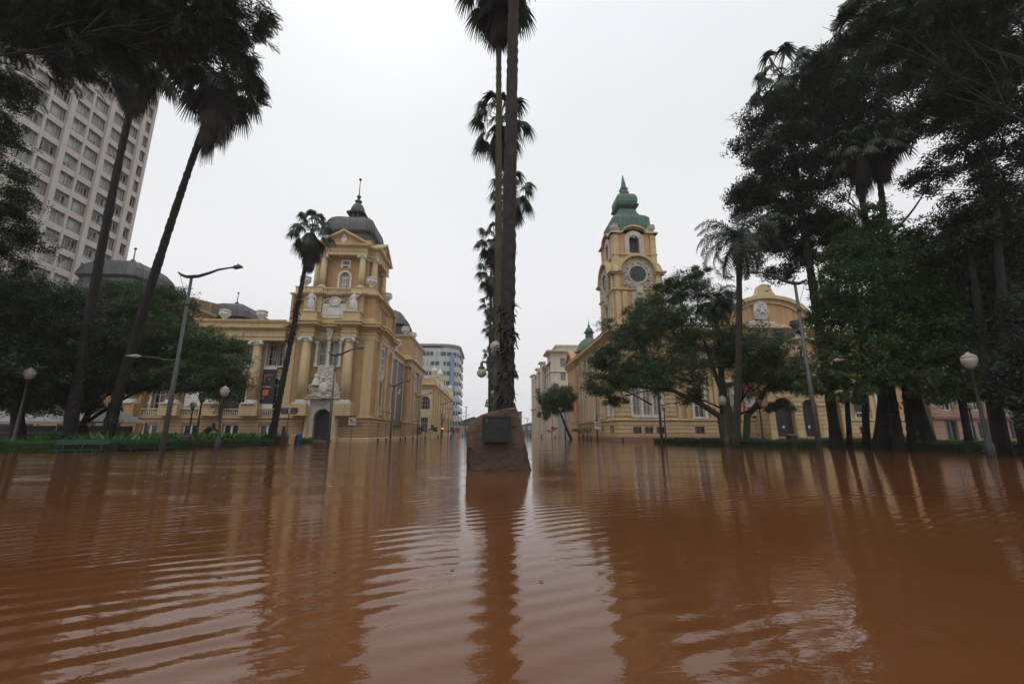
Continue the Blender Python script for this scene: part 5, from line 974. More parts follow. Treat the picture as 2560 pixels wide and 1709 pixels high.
# ---- fan palms
def fan_palm(name, label, base, top, r0, r1, crown_r, seed, group=None, nleaf=26, skirt=40, skirt_len=1.6, barkm='palmbark', tufts=0, lowsk=False, detail=24):
    o = thing(name, label, 'palm', base, group); rs = random.Random(seed); base, top = Vector(base), Vector(top); H = (top - base).length
    dirn = (top - base); n = max(14, int(H * 4.2)); tb = MB(); pts, rad = [], []
    bend = Vector((rs.uniform(-1, 1), rs.uniform(-1, 1), 0)) * H * .006
    for i in range(n + 1):
        t = i / n; pts.append(base + dirn * t + bend * math.sin(t * PI) + Vector((0, 0, -.4 if i == 0 else 0))); fl = math.exp(-t * H / 1.1) * .55 * r0; rad.append((r0 + (r1 - r0) * t + fl) * (1 + .10 * ((i % 2) - .5)) * rs.uniform(.93, 1.07))
    tb.tube(pts, rad, 12); tk = tb.build('trunk', barkm, o, True)
    def leaf(mb, P, D, L_, fr, dead):
        D = D.normalized(); up = Vector((0, 0, 1)); side = D.cross(up); side = side.normalized() if side.length > .05 else Vector((1, 0, 0)); nrm = side.cross(D).normalized()
        pet = L_ * .95; sag = .12 if not dead else .0; e = P + D * pet - Vector((0, 0, sag * pet)); D2 = (e - P).normalized(); nrm = side.cross(D2).normalized()
        w = .022 * L_ + .012; mb.add([tuple(P - side * w), tuple(P + side * w), tuple(e + side * w * .6), tuple(e - side * w * .6)], [(0, 1, 2, 3)])
        ns = detail; spread = R(105 if not dead else 32)
        for k in range(ns):
            a = (k / (ns - 1) - .5) * 2 * spread * rs.uniform(.97, 1.03); dr = D2 * math.cos(a) + side * math.sin(a); l = fr * (1 - .22 * abs(a) / spread) * rs.uniform(.85, 1.08); ww = fr * (.06 if not dead else .028)
            s2 = (D2 * -math.sin(a) + side * math.cos(a)); pl = []
            for t in (0, .4, .7, 1.0): drp = (.03 + .95 * max(0, t - .35) ** 1.25 * (1.5 if not dead else 1.8)) * fr; pl.append(e + dr * l * t + nrm * (.10 * fr * math.sin(t * 2.2)) - Vector((0, 0, drp * (t > 0))))
            ws = (ww * .35, ww, ww * .7, ww * .12); i0 = len(mb.v)
            for q_, w_ in zip(pl, ws): mb.v += [tuple(q_ - s2 * w_), tuple(q_ + s2 * w_)]
            mb.f += [(i0 + 2 * j, i0 + 2 * j + 1, i0 + 2 * j + 3, i0 + 2 * j + 2) for j in range(3)]
    fr = crown_r * .52; cm = MB()
    for k in range(nleaf):
        t = (k + .5) / nleaf; el = R(80 - 122 * t ** .85) + rs.uniform(-.1, .1); az = k * 2.399 + rs.uniform(-.15, .15); D = Vector((math.cos(az) * math.cos(el), math.sin(az) * math.cos(el), math.sin(el)))
        leaf(cm, top + Vector((0, 0, .25 - .5 * t)), D, crown_r * .66 * rs.uniform(.8, 1.15), fr * .86 * rs.uniform(.8, 1.1), False)
    cm.build('crown', 'palm', o)
    if skirt:
        sk = MB()
        for k in range(int(skirt * 2.2)):
            t = rs.random() ** 1.5; az = k * 2.399; P = top - Vector((0, 0, .3 + t * skirt_len)) ; el = R(-48 - 34 * t) + rs.uniform(-.25, .2); D = Vector((math.cos(az) * math.cos(el), math.sin(az) * math.cos(el), math.sin(el)))
            leaf(sk, P, D, crown_r * .30 * rs.uniform(.6, 1.2), fr * rs.uniform(.55, 1.0), True)
        sk.build('dead_leaf_skirt', 'dead', o)
    if tufts:
        tf = MB()
        for k in range(tufts):
            t = rs.random() ** 1.3; hz = tufts_z[0] + (tufts_z[1] - tufts_z[0]) * t; P = base + dirn * (hz / H); az = rs.uniform(0, 6.28); rr = r0 * .8
            for j in range(rs.randint(1, 3)):
                D = Vector((math.cos(az), math.sin(az), rs.uniform(-1.2, .7))).normalized(); l = rs.uniform(.15, .42); s_ = Vector((-math.sin(az), math.cos(az), 0)); p0 = P + Vector((math.cos(az), math.sin(az), 0)) * rr * .9
                w = rs.uniform(.03, .08); i0 = len(tf.v); q1 = p0 + D * l * .5; q2 = q1 + D * l * .4 - Vector((0, 0, l * .35)); tf.v += [tuple(p0 - s_ * w), tuple(p0 + s_ * w), tuple(q1 - s_ * w * 1.2), tuple(q1 + s_ * w * 1.2), tuple(q2 - s_ * w * .3), tuple(q2 + s_ * w * .3)]; tf.f += [(i0, i0 + 1, i0 + 3, i0 + 2), (i0 + 2, i0 + 3, i0 + 5, i0 + 4)]; az += rs.uniform(-.3, .3)
        tf.build('old_leaf_stubs', 'dead', o)
    return o
tufts_z = (2.3, 6.)
PG = 'tall fan palms standing in line down the avenue'
p1b = at(1262, 1040, 15.2); p1b.z = -.3; p1 = fan_palm('fan_palm', 'thick rough trunked fan palm right behind the boulder, its crown cut by the frame', p1b, (at(1290, 0, 15.2).x, 15.2, 25.2), .30, .21, 2.9, 11, PG, 22, 30, 1.6, 'palmbark', 120)
tufts_z = (1.5, 5.)
p2b = at(1247, 1040, 18.6); p2b.z = -.3; p2 = fan_palm('fan_palm', 'slender greenish trunked fan palm just behind the thick palm', p2b, (at(1247, 0, 18.6).x, 18.6, 25.6), .20, .125, 2.7, 12, PG, 22, 34, 1.6, 'palmgreen', 30)
# the farther palms of the row are copies of one prototype, turned and moved
Yp = [(22.6, 1252, 300), (30.0, 1276, 478), (38.5, 1236, 596), (48., 1228, 678), (60., 1228, 755), (73., 1232, 812), (90., 1228, 880), (112., 1229, 925)]
lab = ['third fan palm of the avenue row, full crown seen around two trunks', 'palm of the row with leaves right of the thick trunk, below the full crown', 'fan palm crown peeking left of the green trunk, level with the clock tower roof', 'small fan palm crown left of the trunks, level with the clock dial', 'small fan palm crown left of the trunks, just above the hanging globe lamp', 'small fan palm crown beside the upright globe of the ornate lamp', 'tiny fan palm crown low behind the ornate lamp post', 'farthest tiny fan palm at the end of the avenue row']
proto = None
for i, (Y_, u, v) in enumerate(Yp):
    top = at(u, v, Y_)
    if proto is None:
        proto = fan_palm('fan_palm', lab[0], (top.x, Y_, 0), (top.x, Y_, top.z), .2, .13, 2.15, 21, PG, 19, 18, 1.1, 'palmbark', 0); ph = top.z; continue
    c = copy_tree(proto); c.location = (top.x, Y_, top.z - ph); c.rotation_euler = (0, 0, i * 1.9); c['label'] = lab[i]
b = at(262, 1098, 27); b.z = 0; fan_palm('fan_palm', 'leaning fan palm with shaggy crown against the white sky, right of the left pair', b, at(558, 180, 26), .30, .15, 3.0, 31, 'fan palms in the left garden', 34, 60, 3.0, 'barkb', 20)
b = at(172, 1098, 26); b.z = 0; fan_palm('fan_palm', 'dark upright fan palm, the left one of the left garden pair', b, at(358, 130, 26), .29, .16, 2.7, 32, 'fan palms in the left garden', 30, 50, 2.2, 'barkb', 12)
b = at(678, 1092, 38); b.z = 0; tufts_z = (9, 13); fan_palm('fan_palm', 'leaning fan palm in front of the museum, its crown beside the dark dome', b, at(781, 572, 38), .27, .16, 2.3, 33, None, 26, 60, 1.7, 'bark', 120)
b = at(2095, 1098, 30); b.z = 0; fan_palm('fan_palm', 'fan palm whose crown sticks out above the tall dark trees on the right', (at(2090, 1095, 27).x, 27, 0), at(1952, 188, 27), .28, .2, 2.7, 34, None, 22, 20, 1.2, 'bark')
tufts_z = (2, 14)
for i, (u0, u1, v1, l) in enumerate(((2225, 2138, 395, 'shaggy fan palm trunk inside the right tree group, the left of two'), (2262, 2190, 375, 'shaggy fan palm trunk inside the right tree group, the right of two'))):
    b = at(u0 + 20, 1098, 24); fan_palm('fan_palm', l, (b.x, 24, 0), at(u1, v1 - 25, 24), .22, .16, 2.0, 35 + i, 'fan palms inside the right tree group', 18, 24, 1.3, 'bark', 40)

# ---- feather palms
def feather_palm(name, label, base, top, r, fl, seed, nl=18, dead=8, fruit=True, group=None):
    o = thing(name, label, 'palm', base, group); rs = random.Random(seed); base, top = Vector(base), Vector(top); d = top - base; n = 26
    MB().tube([base + d * (i / n) - Vector((0, 0, .4 if i == 0 else 0)) + Vector((math.sin(i / n * 3) * .12, 0, 0)) for i in range(n + 1)], [r * (1.15 - .35 * i / n) * (1 + .04 * (i % 2)) for i in range(n + 1)], 12).build('trunk', 'palmbark', o, True)
    def frond(mb, el, az, L_, dr):
        pts = []; P = top.copy(); h_ = Vector((math.cos(az), math.sin(az), 0)); e = el
        for k in range(15): pts.append(P.copy()); P += (h_ * math.cos(e) + Vector((0, 0, math.sin(e)))) * L_ / 14; e -= dr / 14 * (1 + k * .08)
        mb.tube(pts, [.035 * (1 - .8 * k / 14) for k in range(15)], 4); side = Vector((-math.sin(az), math.cos(az), 0))
        for k in range(1, 15):
            for s in (-1, 1):
                for j in range(4):
                    t = (k + j / 4); a = pts[k - 1].lerp(pts[k], j / 4); tg = (pts[k] - pts[k - 1]).normalized(); l = L_ * .19 * math.sin(PI * (.12 + .82 * t / 15)) * rs.uniform(.85, 1.1)
                    q = (side * s * rs.uniform(.7, 1) + tg * .6 + Vector((0, 0, rs.uniform(-.5, .35)))).normalized(); b_ = a + q * l * .55; c_ = a + q * l * .9 - Vector((0, 0, l * .5)); w = tg * .026; i0 = len(mb.v)
                    mb.v += [tuple(a - w), tuple(a + w), tuple(b_ + w), tuple(b_ - w), tuple(c_)]; mb.f += [(i0, i0 + 1, i0 + 2, i0 + 3), (i0 + 3, i0 + 2, i0 + 4, i0 + 4)][:1]; mb.f.append((i0 + 3, i0 + 2, i0 + 4))
    cm = MB()
    for k in range(nl): t = (k + .5) / nl; frond(cm, R(78 - 88 * t), k * 2.399 + rs.uniform(-.2, .2), fl * rs.uniform(.85, 1.1), R(75 + 55 * t))
    cm.build('crown', 'palm', o)
    dm = MB()
    for k in range(dead): frond(dm, R(-35 - 30 * rs.random()), k * 2.399 + .5, fl * .75, R(40))
    dm.build('hanging_dead_fronds', 'dead', o)
    return o
b = at(1837, 1096, 26.5); b.z = 0; feather_palm('feather_palm', 'tall feather palm with drooping fronds rising through the spreading tree', b, at(1846, 600, 26.5), .20, 4.0, 41, 24, 9)
b = at(1806, 1080, 35); b.z = 0; feather_palm('feather_palm', 'shorter dark feather palm left of the tall feather palm', b, at(1788, 760, 35), .2, 3.0, 42, 16, 8)

# ---- garden trees, left
Lb = at(232, 1096, 30); Lb.z = 0
tree('spreading_tree', 'wide spreading tree with a low fork behind the two left palms', 'tree', Lb, at(205, 1062, 30), .42,
     [C_(u, v, Y, rx, ry, rz) for u, v, Y, rx, ry, rz in ((320, 775, 34, 2.3, 2.5, 1.3), (410, 765, 33, 1.7, 2.0, 1.2), (240, 790, 34, 2.2, 2.4, 1.4), (350, 820, 33, 3.0, 2.8, 1.6), (460, 860, 32, 2.4, 2.4, 1.2), (545, 890, 31, 1.6, 1.8, .9), (530, 950, 30, 1.7, 1.8, .9), (440, 940, 31, 2.4, 2.2, .9), (340, 910, 32, 2.8, 2.4, 1.3), (250, 880, 33, 2.6, 2.4, 1.7), (560, 980, 30, .9, 1.2, .45), (390, 722, 34, 1.0, 1.4, .6), (300, 722, 34, 1.3, 1.5, .6), (300, 960, 33, 1.4, 1.6, .5))], 'small', 125, .42, 'leafm', seed=51, sag=.12, sub=5)
Db = at(60, 1096, 27); Db.z = 0
tree('shade_tree', 'very dark dense tree at the left edge behind the globe lamp', 'tree', Db, at(40, 960, 27), .34,
     [C_(u, v, Y, rx, ry, rz) for u, v, Y, rx, ry, rz in ((20, 760, 27, 2.4, 2.4, 1.3), (110, 780, 27, 1.9, 2.2, 1.2), (20, 820, 27, 3.0, 2.6, 1.8), (130, 850, 27, 2.4, 2.2, 1.6), (60, 930, 26, 2.8, 2.2, 1.1), (165, 950, 27, 1.5, 1.6, .9), (-60, 880, 26, 3, 2.6, 2), (130, 1010, 27, 1.3, 1.5, .45), (175, 800, 28, 1.4, 1.6, 1.2), (20, 990, 26, 1.4, 1.5, .5))], 'small', 165, .40, 'leafd', seed=52, sub=4)
Nb = Vector((-17.5, 9, 0))
tree('overhanging_tree', 'big dark tree whose branches hang into the upper left corner', 'tree', Nb, (-17.6, 10.0, 9.5), .45,
     [C_(u, v, Y, rx, ry, rz) for u, v, Y, rx, ry, rz in ((60, 10, 15, 2.0, 2.2, 1.1), (170, 20, 15, 1.7, 2.0, 1.0), (280, 40, 15, 1.5, 1.8, .9), (390, 50, 15, 1.4, 1.7, .9), (480, 30, 15, 1.1, 1.5, .8), (560, 15, 15, .8, 1.2, .5), (60, 95, 15, 1.3, 1.8, .5), (200, 110, 15, 1.2, 1.8, .55), (-40, 110, 14, 1.4, 1.6, .7), (0, -60, 15, 3, 2.5, 1.6), (200, -60, 15, 3, 2.5, 1.5), (400, -60, 15, 2.6, 2.2, 1.3), (520, 90, 16, .9, 1.3, .6), (290, 130, 16, .8, 1.3, .45), (610, 130, 17, .7, 1.0, .6), (605, 210, 17, .6, .9, .6), (640, 20, 16, .5, .9, .25), (440, 130, 17, .9, 1.2, .5), (560, 60, 16, .8, 1.2, .6))], 'feather', 78, .42, 'leaff', 'barkb', seed=53, sub=7, droop=-.3, fork_r=.15)
tree('edge_tree', 'dark fine leaved branches at the left edge in front of the office tower', 'tree', (-19.6, 14.2, 0), (-19.2, 14.2, 5.0), .25,
     [C_(u, v, Y, rx, ry, rz) for u, v, Y, rx, ry, rz in ((10, 330, 16, .7, .9, .5), (-30, 420, 16, 1.2, 1.2, .9), (5, 500, 16, .6, .9, .5), (-20, 580, 16, .9, 1, .8), (20, 250, 16, .5, .8, .35), (5, 640, 16, .8, 1, .7))], 'small', 120, .32, 'leafd', seed=54, sub=3)
# ---- right: spreading tree in front of the palace
Rb = at(1842, 1096, 33); Rb.z = 0
rt = tree('spreading_tree', 'wide spreading tree with forked low trunk in front of the clock tower palace', 'tree', Rb, at(1838, 1040, 33), .46,
     [C_(u, v, Y, rx, ry, rz) for u, v, Y, rx, ry, rz in ((1700, 730, 36, 1.8, 2, 1.1), (1655, 785, 36, 1.7, 2, 1.0), (1580, 810, 35, 1.7, 2, 1.1), (1680, 830, 35, 2.4, 2.4, 1.4), (1560, 890, 34, 1.9, 2, 1.2), (1500, 955, 33, 1.4, 1.6, .8), (1600, 940, 33, 2.0, 2.2, 1.1), (1690, 920, 34, 2.2, 2.2, 1.3), (1780, 860, 35, 2.0, 2.2, 1.5), (1780, 760, 36, 1.6, 1.8, 1.2), (1880, 880, 33, 2.0, 2.2, 1.3), (1950, 920, 32, 1.9, 2.0, 1.2), (1900, 950, 32, 1.6, 1.8, .9), (1990, 960, 32, 1.2, 1.4, .7), (1540, 1000, 33, .7, 1, .4), (1720, 990, 33, .8, 1, .5), (1500, 890, 34, 1.2, 1.4, .6), (1668, 712, 36, .8, 1.1, .4), (1740, 690, 36, 1.0, 1.2, .5), (1950, 1015, 32, .9, 1.0, .35))], 'small', 118, .40, 'leafm', seed=55, sag=.1, sub=5)
# extra leaning stems from the same stool
st = MB(); rs = random.Random(3)
for u0, P in ((1812, [(1812, 1096, 33), (1800, 1040, 33), (1745, 1005, 33), (1680, 975, 33), (1560, 962, 33)]), (1835, [(1835, 1096, 33), (1822, 1020, 33), (1790, 940, 34), (1760, 850, 35)]), (1862, [(1862, 1096, 33), (1868, 1040, 33), (1900, 1000, 33), (1925, 955, 32.5)]), (1826, [(1826, 1096, 32.6), (1815, 1030, 33), (1805, 930, 34), (1830, 820, 34)])):
    pts = [at(*p) for p in P]; pts[0].z = -.3; Q = []
    for i in range(len(pts) - 1): Q += [pts[i].lerp(pts[i + 1], t) for t in (0, .33, .66)]
    Q.append(pts[-1]); st.tube(Q, [.30 * (1 - .72 * i / len(Q)) for i in range(len(Q))], 9)
st.build('leaning_stem', 'barkm', rt, True)
# ---- right: tall dark trees behind
tree('tall_tree', 'tall dark feathery tree on the right with bare forked limbs against the sky', 'tree', (at(2190, 1095, 25).x, 25, 0), at(2215, 600, 25), .34,
     [C_(u, v, Y, rx, ry, rz) for u, v, Y, rx, ry, rz in ((1905, 330, 27, 1.8, 2, 1.6), (1960, 300, 27, 1.6, 2, 1.3), (2060, 190, 26, 2.2, 2.2, 1.5), (2150, 250, 25, 2.4, 2.4, 1.8), (2010, 400, 27, 2.0, 2.2, 1.8), (1890, 430, 27, 1.5, 1.8, 1.5), (1900, 540, 28, 1.4, 1.8, 1.5), (1990, 520, 28, 1.8, 2, 1.6), (2090, 330, 26, 2.0, 2, 1.4), (2240, 180, 25, 2.2, 2.2, 1.6), (2300, 300, 24, 1.6, 2, 1.2), (2330, 430, 24, 1.3, 1.6, .9), (2200, 330, 25, 1.6, 1.8, .8), (2080, 470, 27, 1.0, 1.6, .9), (1960, 640, 29, 1.6, 1.8, 1.2), (2030, 600, 28, 1.3, 1.6, 1.0), (2050, 270, 27, 2, 2, 1.4), (2130, 140, 26, 1.6, 1.8, 1.0), (1945, 600, 29, 1.3, 1.5, 1.0), (1880, 480, 28, 1.5, 1.8, 1.3), (1980, 460, 28, 1.9, 2, 1.5), (2160, 330, 25, 1.6, 1.8, 1.0), (2260, 60, 25, 2.2, 2.2, 1.4), (2060, 560, 27, 1.3, 1.6, 1.0), (2350, 200, 24, 1.8, 2, 1.5), (2040, 200, 26, 1.5, 1.5, 1.))], 'small', 44, .60, 'leaff', seed=56, sub=6, sag=.0, droop=-.35)
tree('tall_tree', 'tall black tree filling the right edge above the globe lamp', 'tree', (at(2560, 1095, 17).x, 17, 0), at(2490, 480, 17), .20,
     [C_(u, v, Y, rx, ry, rz) for u, v, Y, rx, ry, rz in ((2440, 200, 18, 1.7, 2, 1.4), (2540, 150, 18, 1.8, 2, 1.6), (2520, 330, 18, 1.6, 1.9, 1.4), (2440, 340, 18, 1.0, 1.5, 1.0), (2550, 480, 18, 1.3, 1.7, 1.2), (2480, 560, 18, 1.3, 1.6, .8), (2580, 640, 18, 1.5, 1.7, 1.4), (2420, 610, 18, .9, 1.2, .5), (2560, 820, 17, 1.2, 1.5, 1.4), (2380, 240, 19, 1.2, 1.5, .9), (2600, 950, 16, 1.0, 1.3, 1.0), (2450, 480, 18, 1.0, 1.5, .8), (2400, 100, 18, 1.8, 2, 1.2), (2480, 760, 22, 1.6, 1.6, 1.5), (2540, 950, 21, 1.3, 1.4, 1.0), (2500, 850, 22, 1.7, 1.6, 1.3), (2560, 1030, 16, .8, 1.1, .5), (2420, 720, 22, 1.4, 1.5, 1.2), (2520, 620, 18, 1.4, 1.6, 1.0))], 'small', 74, .52, 'leaff', 'barkb', seed=57, sub=5, sag=0, droop=-.35)
tree('overhanging_tree', 'feathery canopy hanging into the upper right corner', 'tree', (19.5, 8.0, 0), (19.0, 9.0, 7.), .5,
     [C_(u, v, Y, rx, ry, rz) for u, v, Y, rx, ry, rz in ((2110, 65, 14, .7, 1.2, .45), (2180, 30, 14, .9, 1.2, .5), (2200, 95, 14, .8, 1.2, .4), (2290, 60, 14, 1.1, 1.4, .6), (2380, 100, 14, 1.1, 1.4, .7), (2440, 40, 14, 1.2, 1.5, .8), (2530, 60, 14, 1.3, 1.5, .9), (2300, -40, 14, 1.6, 1.8, .8), (2480, -60, 14, 2, 2, 1), (2550, 160, 14, 1.0, 1.3, .7), (2320, 150, 14, .8, 1.2, .4))], 'feather', 66, .42, 'leaff', 'barkb', fork_r=.13, seed=58, sub=6, sag=.02, droop=-.25)
# ---- right: fresh green tree in front
tree('leafy_tree', 'fresh green large leaved tree right of the street lamp', 'tree', (at(2330, 1096, 23).x, 23, 0), at(2270, 900, 23), .32,
     [C_(u, v, Y, rx, ry, rz) for u, v, Y, rx, ry, rz in ((2120, 640, 24, 1.2, 1.6, 1.0), (2200, 610, 23.5, 1.5, 1.8, 1.1), (2090, 720, 24, 1.0, 1.4, 1.0), (2170, 730, 23, 1.7, 1.9, 1.3), (2100, 820, 24, 1.1, 1.5, 1.1), (2190, 850, 23, 1.7, 1.9, 1.3), (2280, 700, 22, 1.8, 1.9, 1.5), (2290, 840, 22, 1.8, 1.9, 1.3), (2390, 760, 21, 1.7, 1.8, 1.4), (2130, 930, 23.5, 1.2, 1.5, .8), (2080, 900, 24, .9, 1.3, .8), (2250, 940, 22, 1.4, 1.6, .7), (2370, 900, 21, 1.4, 1.6, .9), (2470, 700, 20, 1.4, 1.6, 1.2), (2330, 600, 22, 1.2, 1.5, .8), (2060, 960, 24, .6, 1, .5), (2020, 965, 24, .5, .8, .35), (2140, 990, 23, .7, 1, .35), (2450, 960, 22, 1.2, 1.2, .9), (2340, 990, 21, .8, 1, .4), (2150, 560, 24, 1.0, 1.4, .6), (2230, 780, 22.5, 1.8, 1.9, 1.3), (2330, 760, 21.5, 1.7, 1.8, 1.3), (2420, 860, 22, 1.6, 1.6, 1.1), (2500, 800, 22, 1.5, 1.5, 1.3), (2100, 770, 24, 1.0, 1.4, .8), (2400, 640, 21, 1.4, 1.5, .9))], 'broad', 135, .26, 'leafg', seed=59, sub=4, droop=-.25)
for i, (u, Y_, r, uu) in enumerate(((2120, 27, .32, 2100), (2160, 26, .42, 2140), (2215, 25, .38, 2185), (2420, 21, .36, 2370), (2500, 18, .62, 2440))):
    b = at(u, 1096, Y_); t = at(uu - 12, 640, Y_); o = thing('bare_stem_tree', ['first slim dark trunk left in the right tree group', 'second thick dark trunk in the right tree group, before the maroon banner', 'third dark trunk of the right group, right of the maroon banner', 'dark trunk between the pale banner and the near globe lamp', 'massive black trunk at the right edge beside the near globe lamp'][i], 'tree', (b.x, Y_, 0), 'dark trunks of the right tree group')
    MB().tube(bez(Vector((b.x, Y_, -.4)), t, 9, 0, .03), [r * .62, r * .46] + [r * .45 * (1 - .11 * k) for k in range(7)], 12).build('trunk', 'barkb', o, True)
    crown('crown', 'leafd', [(tuple(t + Vector((0, 0, 1.2))), (1.7, 1.7, 1.4)), (tuple(t + Vector((.8, .6, .2))), (1.2, 1.4, .8))], 'broad', 90, .26, o, 70 + i)
# ---- street trees
tree('street_tree', 'round headed street tree leaning in front of the ivory building', 'tree', (at(1432, 1098, 66).x, 66, 0), at(1402, 1035, 66), .22,
     [C_(u, v, Y, rx, ry, rz) for u, v, Y, rx, ry, rz in ((1398, 988, 66, 1.7, 1.8, 1.2), (1372, 1002, 66, 1.3, 1.5, 1.2), (1420, 1000, 66, 1.0, 1.4, 1.1), (1362, 1026, 66, .8, 1.0, .9), (1388, 1015, 66, 1.3, 1.6, .9), (1410, 1015, 66, .8, 1., .7))], 'small', 150, .4, 'leafm', seed=60, sub=3)
for i, (u, v, Y_, r, l) in enumerate(((1052, 1077, 72, .9, 'low shrub by the museum corner, half under water'), (1128, 1078, 88, .8, 'low shrub before the lemon building'), (1378, 1076, 90, .6, 'small shrub below the ivory building'), (1447, 1076, 68, .8, 'small shrub left of the palace side wall'), (1468, 1074, 63, .6, 'small shrub behind the no parking sign'))):
    p = at(u, v, Y_); o = thing('shrub', l, 'shrub', (p.x, Y_, 0), 'drowned street shrubs'); MB().tube([(p.x, Y_, -.3), (p.x + .05, Y_, p.z - .2)], [.06, .04], 6).build('stem', 'bark', o)
    crown('foliage', 'leafm', [(tuple(p), (r * 1.5, r, r * .5))], 'small', 70, .35, o, 80 + i)
tree('sapling', 'thin sapling with sparse leaves in the left garden between the globe lamps', 'tree', (at(553, 1094, 34).x - .1, 34, 0), at(548, 1050, 34), .05, [C_(548, 1022, 34, .55, .5, .45), C_(556, 1000, 34, .35, .4, .4)], 'small', 50, .28, 'leafm', seed=61, sub=2)

# ================= GARDENS =================
def bed(name, poly, z, kind='structure'):
    return tag(MB().prism(poly, -1, z).build(name, 'soil'), kind=kind)
GL = [(-40, 21.2), (-24.2, 22.9), (-20.2, 24.4), (-19.0, 28.8), (-18.5, 35.0), (-17.8, 43.3), (-24, 46), (-46, 46)]
bed('garden_bed', GL, .07)
GR1 = [(16.4, 41.2), (20.3, 28.2), (22.0, 28.6), (23.5, 31), (24.5, 36), (22, 43), (17.2, 43.5)]; bed('garden_bed', GR1, .05)
GR2 = [(29.0, 36), (24.6, 24.5), (24.0, 20.2), (25.5, 18.8), (60, 17), (60, 44), (31, 44)]; bed('garden_bed', GR2, .05)
def hedge(path, h, w, label, seed, z0=0.):
    o = thing('hedge', label, 'hedge', (path[0][0], path[0][1], 0), 'clipped hedges round the flooded garden beds'); rng = np.random.default_rng(seed); core = MB()
    core.sweep(path, [(-w / 2 + .05, z0 - .3), (w / 2 - .05, z0 - .3), (w / 2 - .06, z0 + h - .08), (-w / 2 + .06, z0 + h - .08)]); core.build('hedge_core', 'hedged', o)
    P = []
    for (a, b) in zip(path[:-1], path[1:]):
        a, b = np.array(a), np.array(b); L_ = np.linalg.norm(b - a); t = (b - a) / L_; nn = np.array([t[1], -t[0]]); N = int(L_ * 430)
        s = rng.uniform(0, L_, N); q = rng.uniform(-.5, .5, N); zz = rng.uniform(0, 1, N); top = rng.random(N) < .5
        off = np.where(top, q * w, np.sign(q) * w / 2 + rng.normal(0, .02, N)); z = np.where(top, h + rng.normal(0, .025, N), zz * h); z += .03 * np.sin(s * 2.1 + seed)
        P.append(np.stack([a[0] + t[0] * s + nn[0] * off, a[1] + t[1] * s + nn[1] * off, z0 + z], 1))
    P = np.concatenate(P); tv, tf = twig_template('small', random.Random(seed)); D = rng.normal(size=P.shape); D[:, 2] += .5; V, F = scatter(tv[:24], tf[:6], P, D, np.full(len(P), .17) * rng.uniform(.7, 1.3, len(P)), rng); np_mesh('hedge_leaves', V, F, 'hedge', o); return o
hedge([(-40, 21.0), (-24.0, 22.7)], .58, .8, 'long dark clipped hedge left of the benches', 1)
hedge([(-24.0, 22.7), (-19.9, 24.3)], .52, .8, 'clipped hedge behind the nearest green bench', 2)
hedge([(-19.75, 24.6), (-18.7, 28.9), (-18.2, 35.0)], .45, .7, 'clipped hedge behind the middle benches, right of the tall street lamp', 3)
hedge([(-18.15, 35.3), (-17.5, 43.1)], .36, .6, 'far low hedge next to the blue and yellow bins', 4)
hedge([(16.2, 41.3), (20.1, 28.2)], .42, .8, 'clipped hedge behind the three right benches', 5)
hedge([(20.2, 28.0), (22.2, 28.4)], .44, .8, 'rounded hedge corner left of the right street lamp', 6)
hedge([(29.2, 36.2), (24.8, 24.5), (24.2, 20.6)], .46, .9, 'long hedge right of the right street lamp', 7)
hedge([(24.3, 20.2), (25.6, 18.6), (60, 16.5)], .5, .9, 'dark hedge at the right edge', 8)
# leafy underplanting: nobody could count these plants
def undergrowth(name, poly, n, h, s, m, seed, kindt='plant'):
    rng = np.random.default_rng(seed); rs = random.Random(seed); xs = [p[0] for p in poly]; ys = [p[1] for p in poly]; P = []
    def inside(x, y):
        c = False
        for i in range(len(poly)):
            x1, y1 = poly[i]; x2, y2 = poly[i - 1]
            if (y1 > y) != (y2 > y) and x < (x2 - x1) * (y - y1) / (y2 - y1) + x1: c = not c
        return c
    while len(P) < n:
        x, y = rs.uniform(min(xs), max(xs)), rs.uniform(min(ys), max(ys))
        if inside(x, y): P.append((x, y, .05))
    v, f = [], []
    for k in range(11):      # a tuft of broad pointed leaves
        a = k * 2.4; el = rs.uniform(.5, 1.25); l = rs.uniform(.7, 1.1); d = np.array([math.cos(a) * math.cos(el), math.sin(el), math.sin(a) * math.cos(el)]); sd = np.array([-math.sin(a), 0, math.cos(a)]); i0 = len(v); w = .14
        m1 = d * l * .55; e = d * l + np.array([d[0], -.25, d[2]]) * .25; v += [np.zeros(3), m1 + sd * w, e, m1 - sd * w]; f.append((i0, i0 + 1, i0 + 2, i0 + 3))
    tv, tf = np.array(v), np.array(f); P = np.array(P); D = np.tile(np.array([[0, 0, 1.]]), (n, 1)) + rng.normal(0, .18, (n, 3)); S = h * rng.uniform(.6, 1.25, n)
    U = rng.normal(size=(n, 3)); B = basis(D, U); V = np.einsum('vk,nkj->nvj', tv, B) * S[:, None, None] + P[:, None, :]; F = tf[None] + (np.arange(n) * len(tv))[:, None, None]
    return tag(np_mesh(name, V.reshape(-1, 3), F.reshape(-1, 4), m), kind='stuff')
undergrowth('garden_plants', [(-23.5, 24.6), (-20.3, 25.6), (-19.6, 29), (-19.1, 35), (-18.6, 43), (-27, 44), (-27, 26)], 2600, .85, 1, 'plant', 5)
undergrowth('garden_plants', [(-38, 24), (-24, 24.6), (-27, 32), (-38, 34)], 900, .62, 1, 'plant', 6)
undergrowth('garden_plants', [(26, 22), (44, 21), (44, 30), (30, 34)], 1200, .55, 1, 'plant', 7)
undergrowth('garden_grass', [(16.8, 41), (20.4, 29), (22.6, 30), (23.6, 35), (21.5, 42)], 1500, .30, 1, 'hedge', 8)
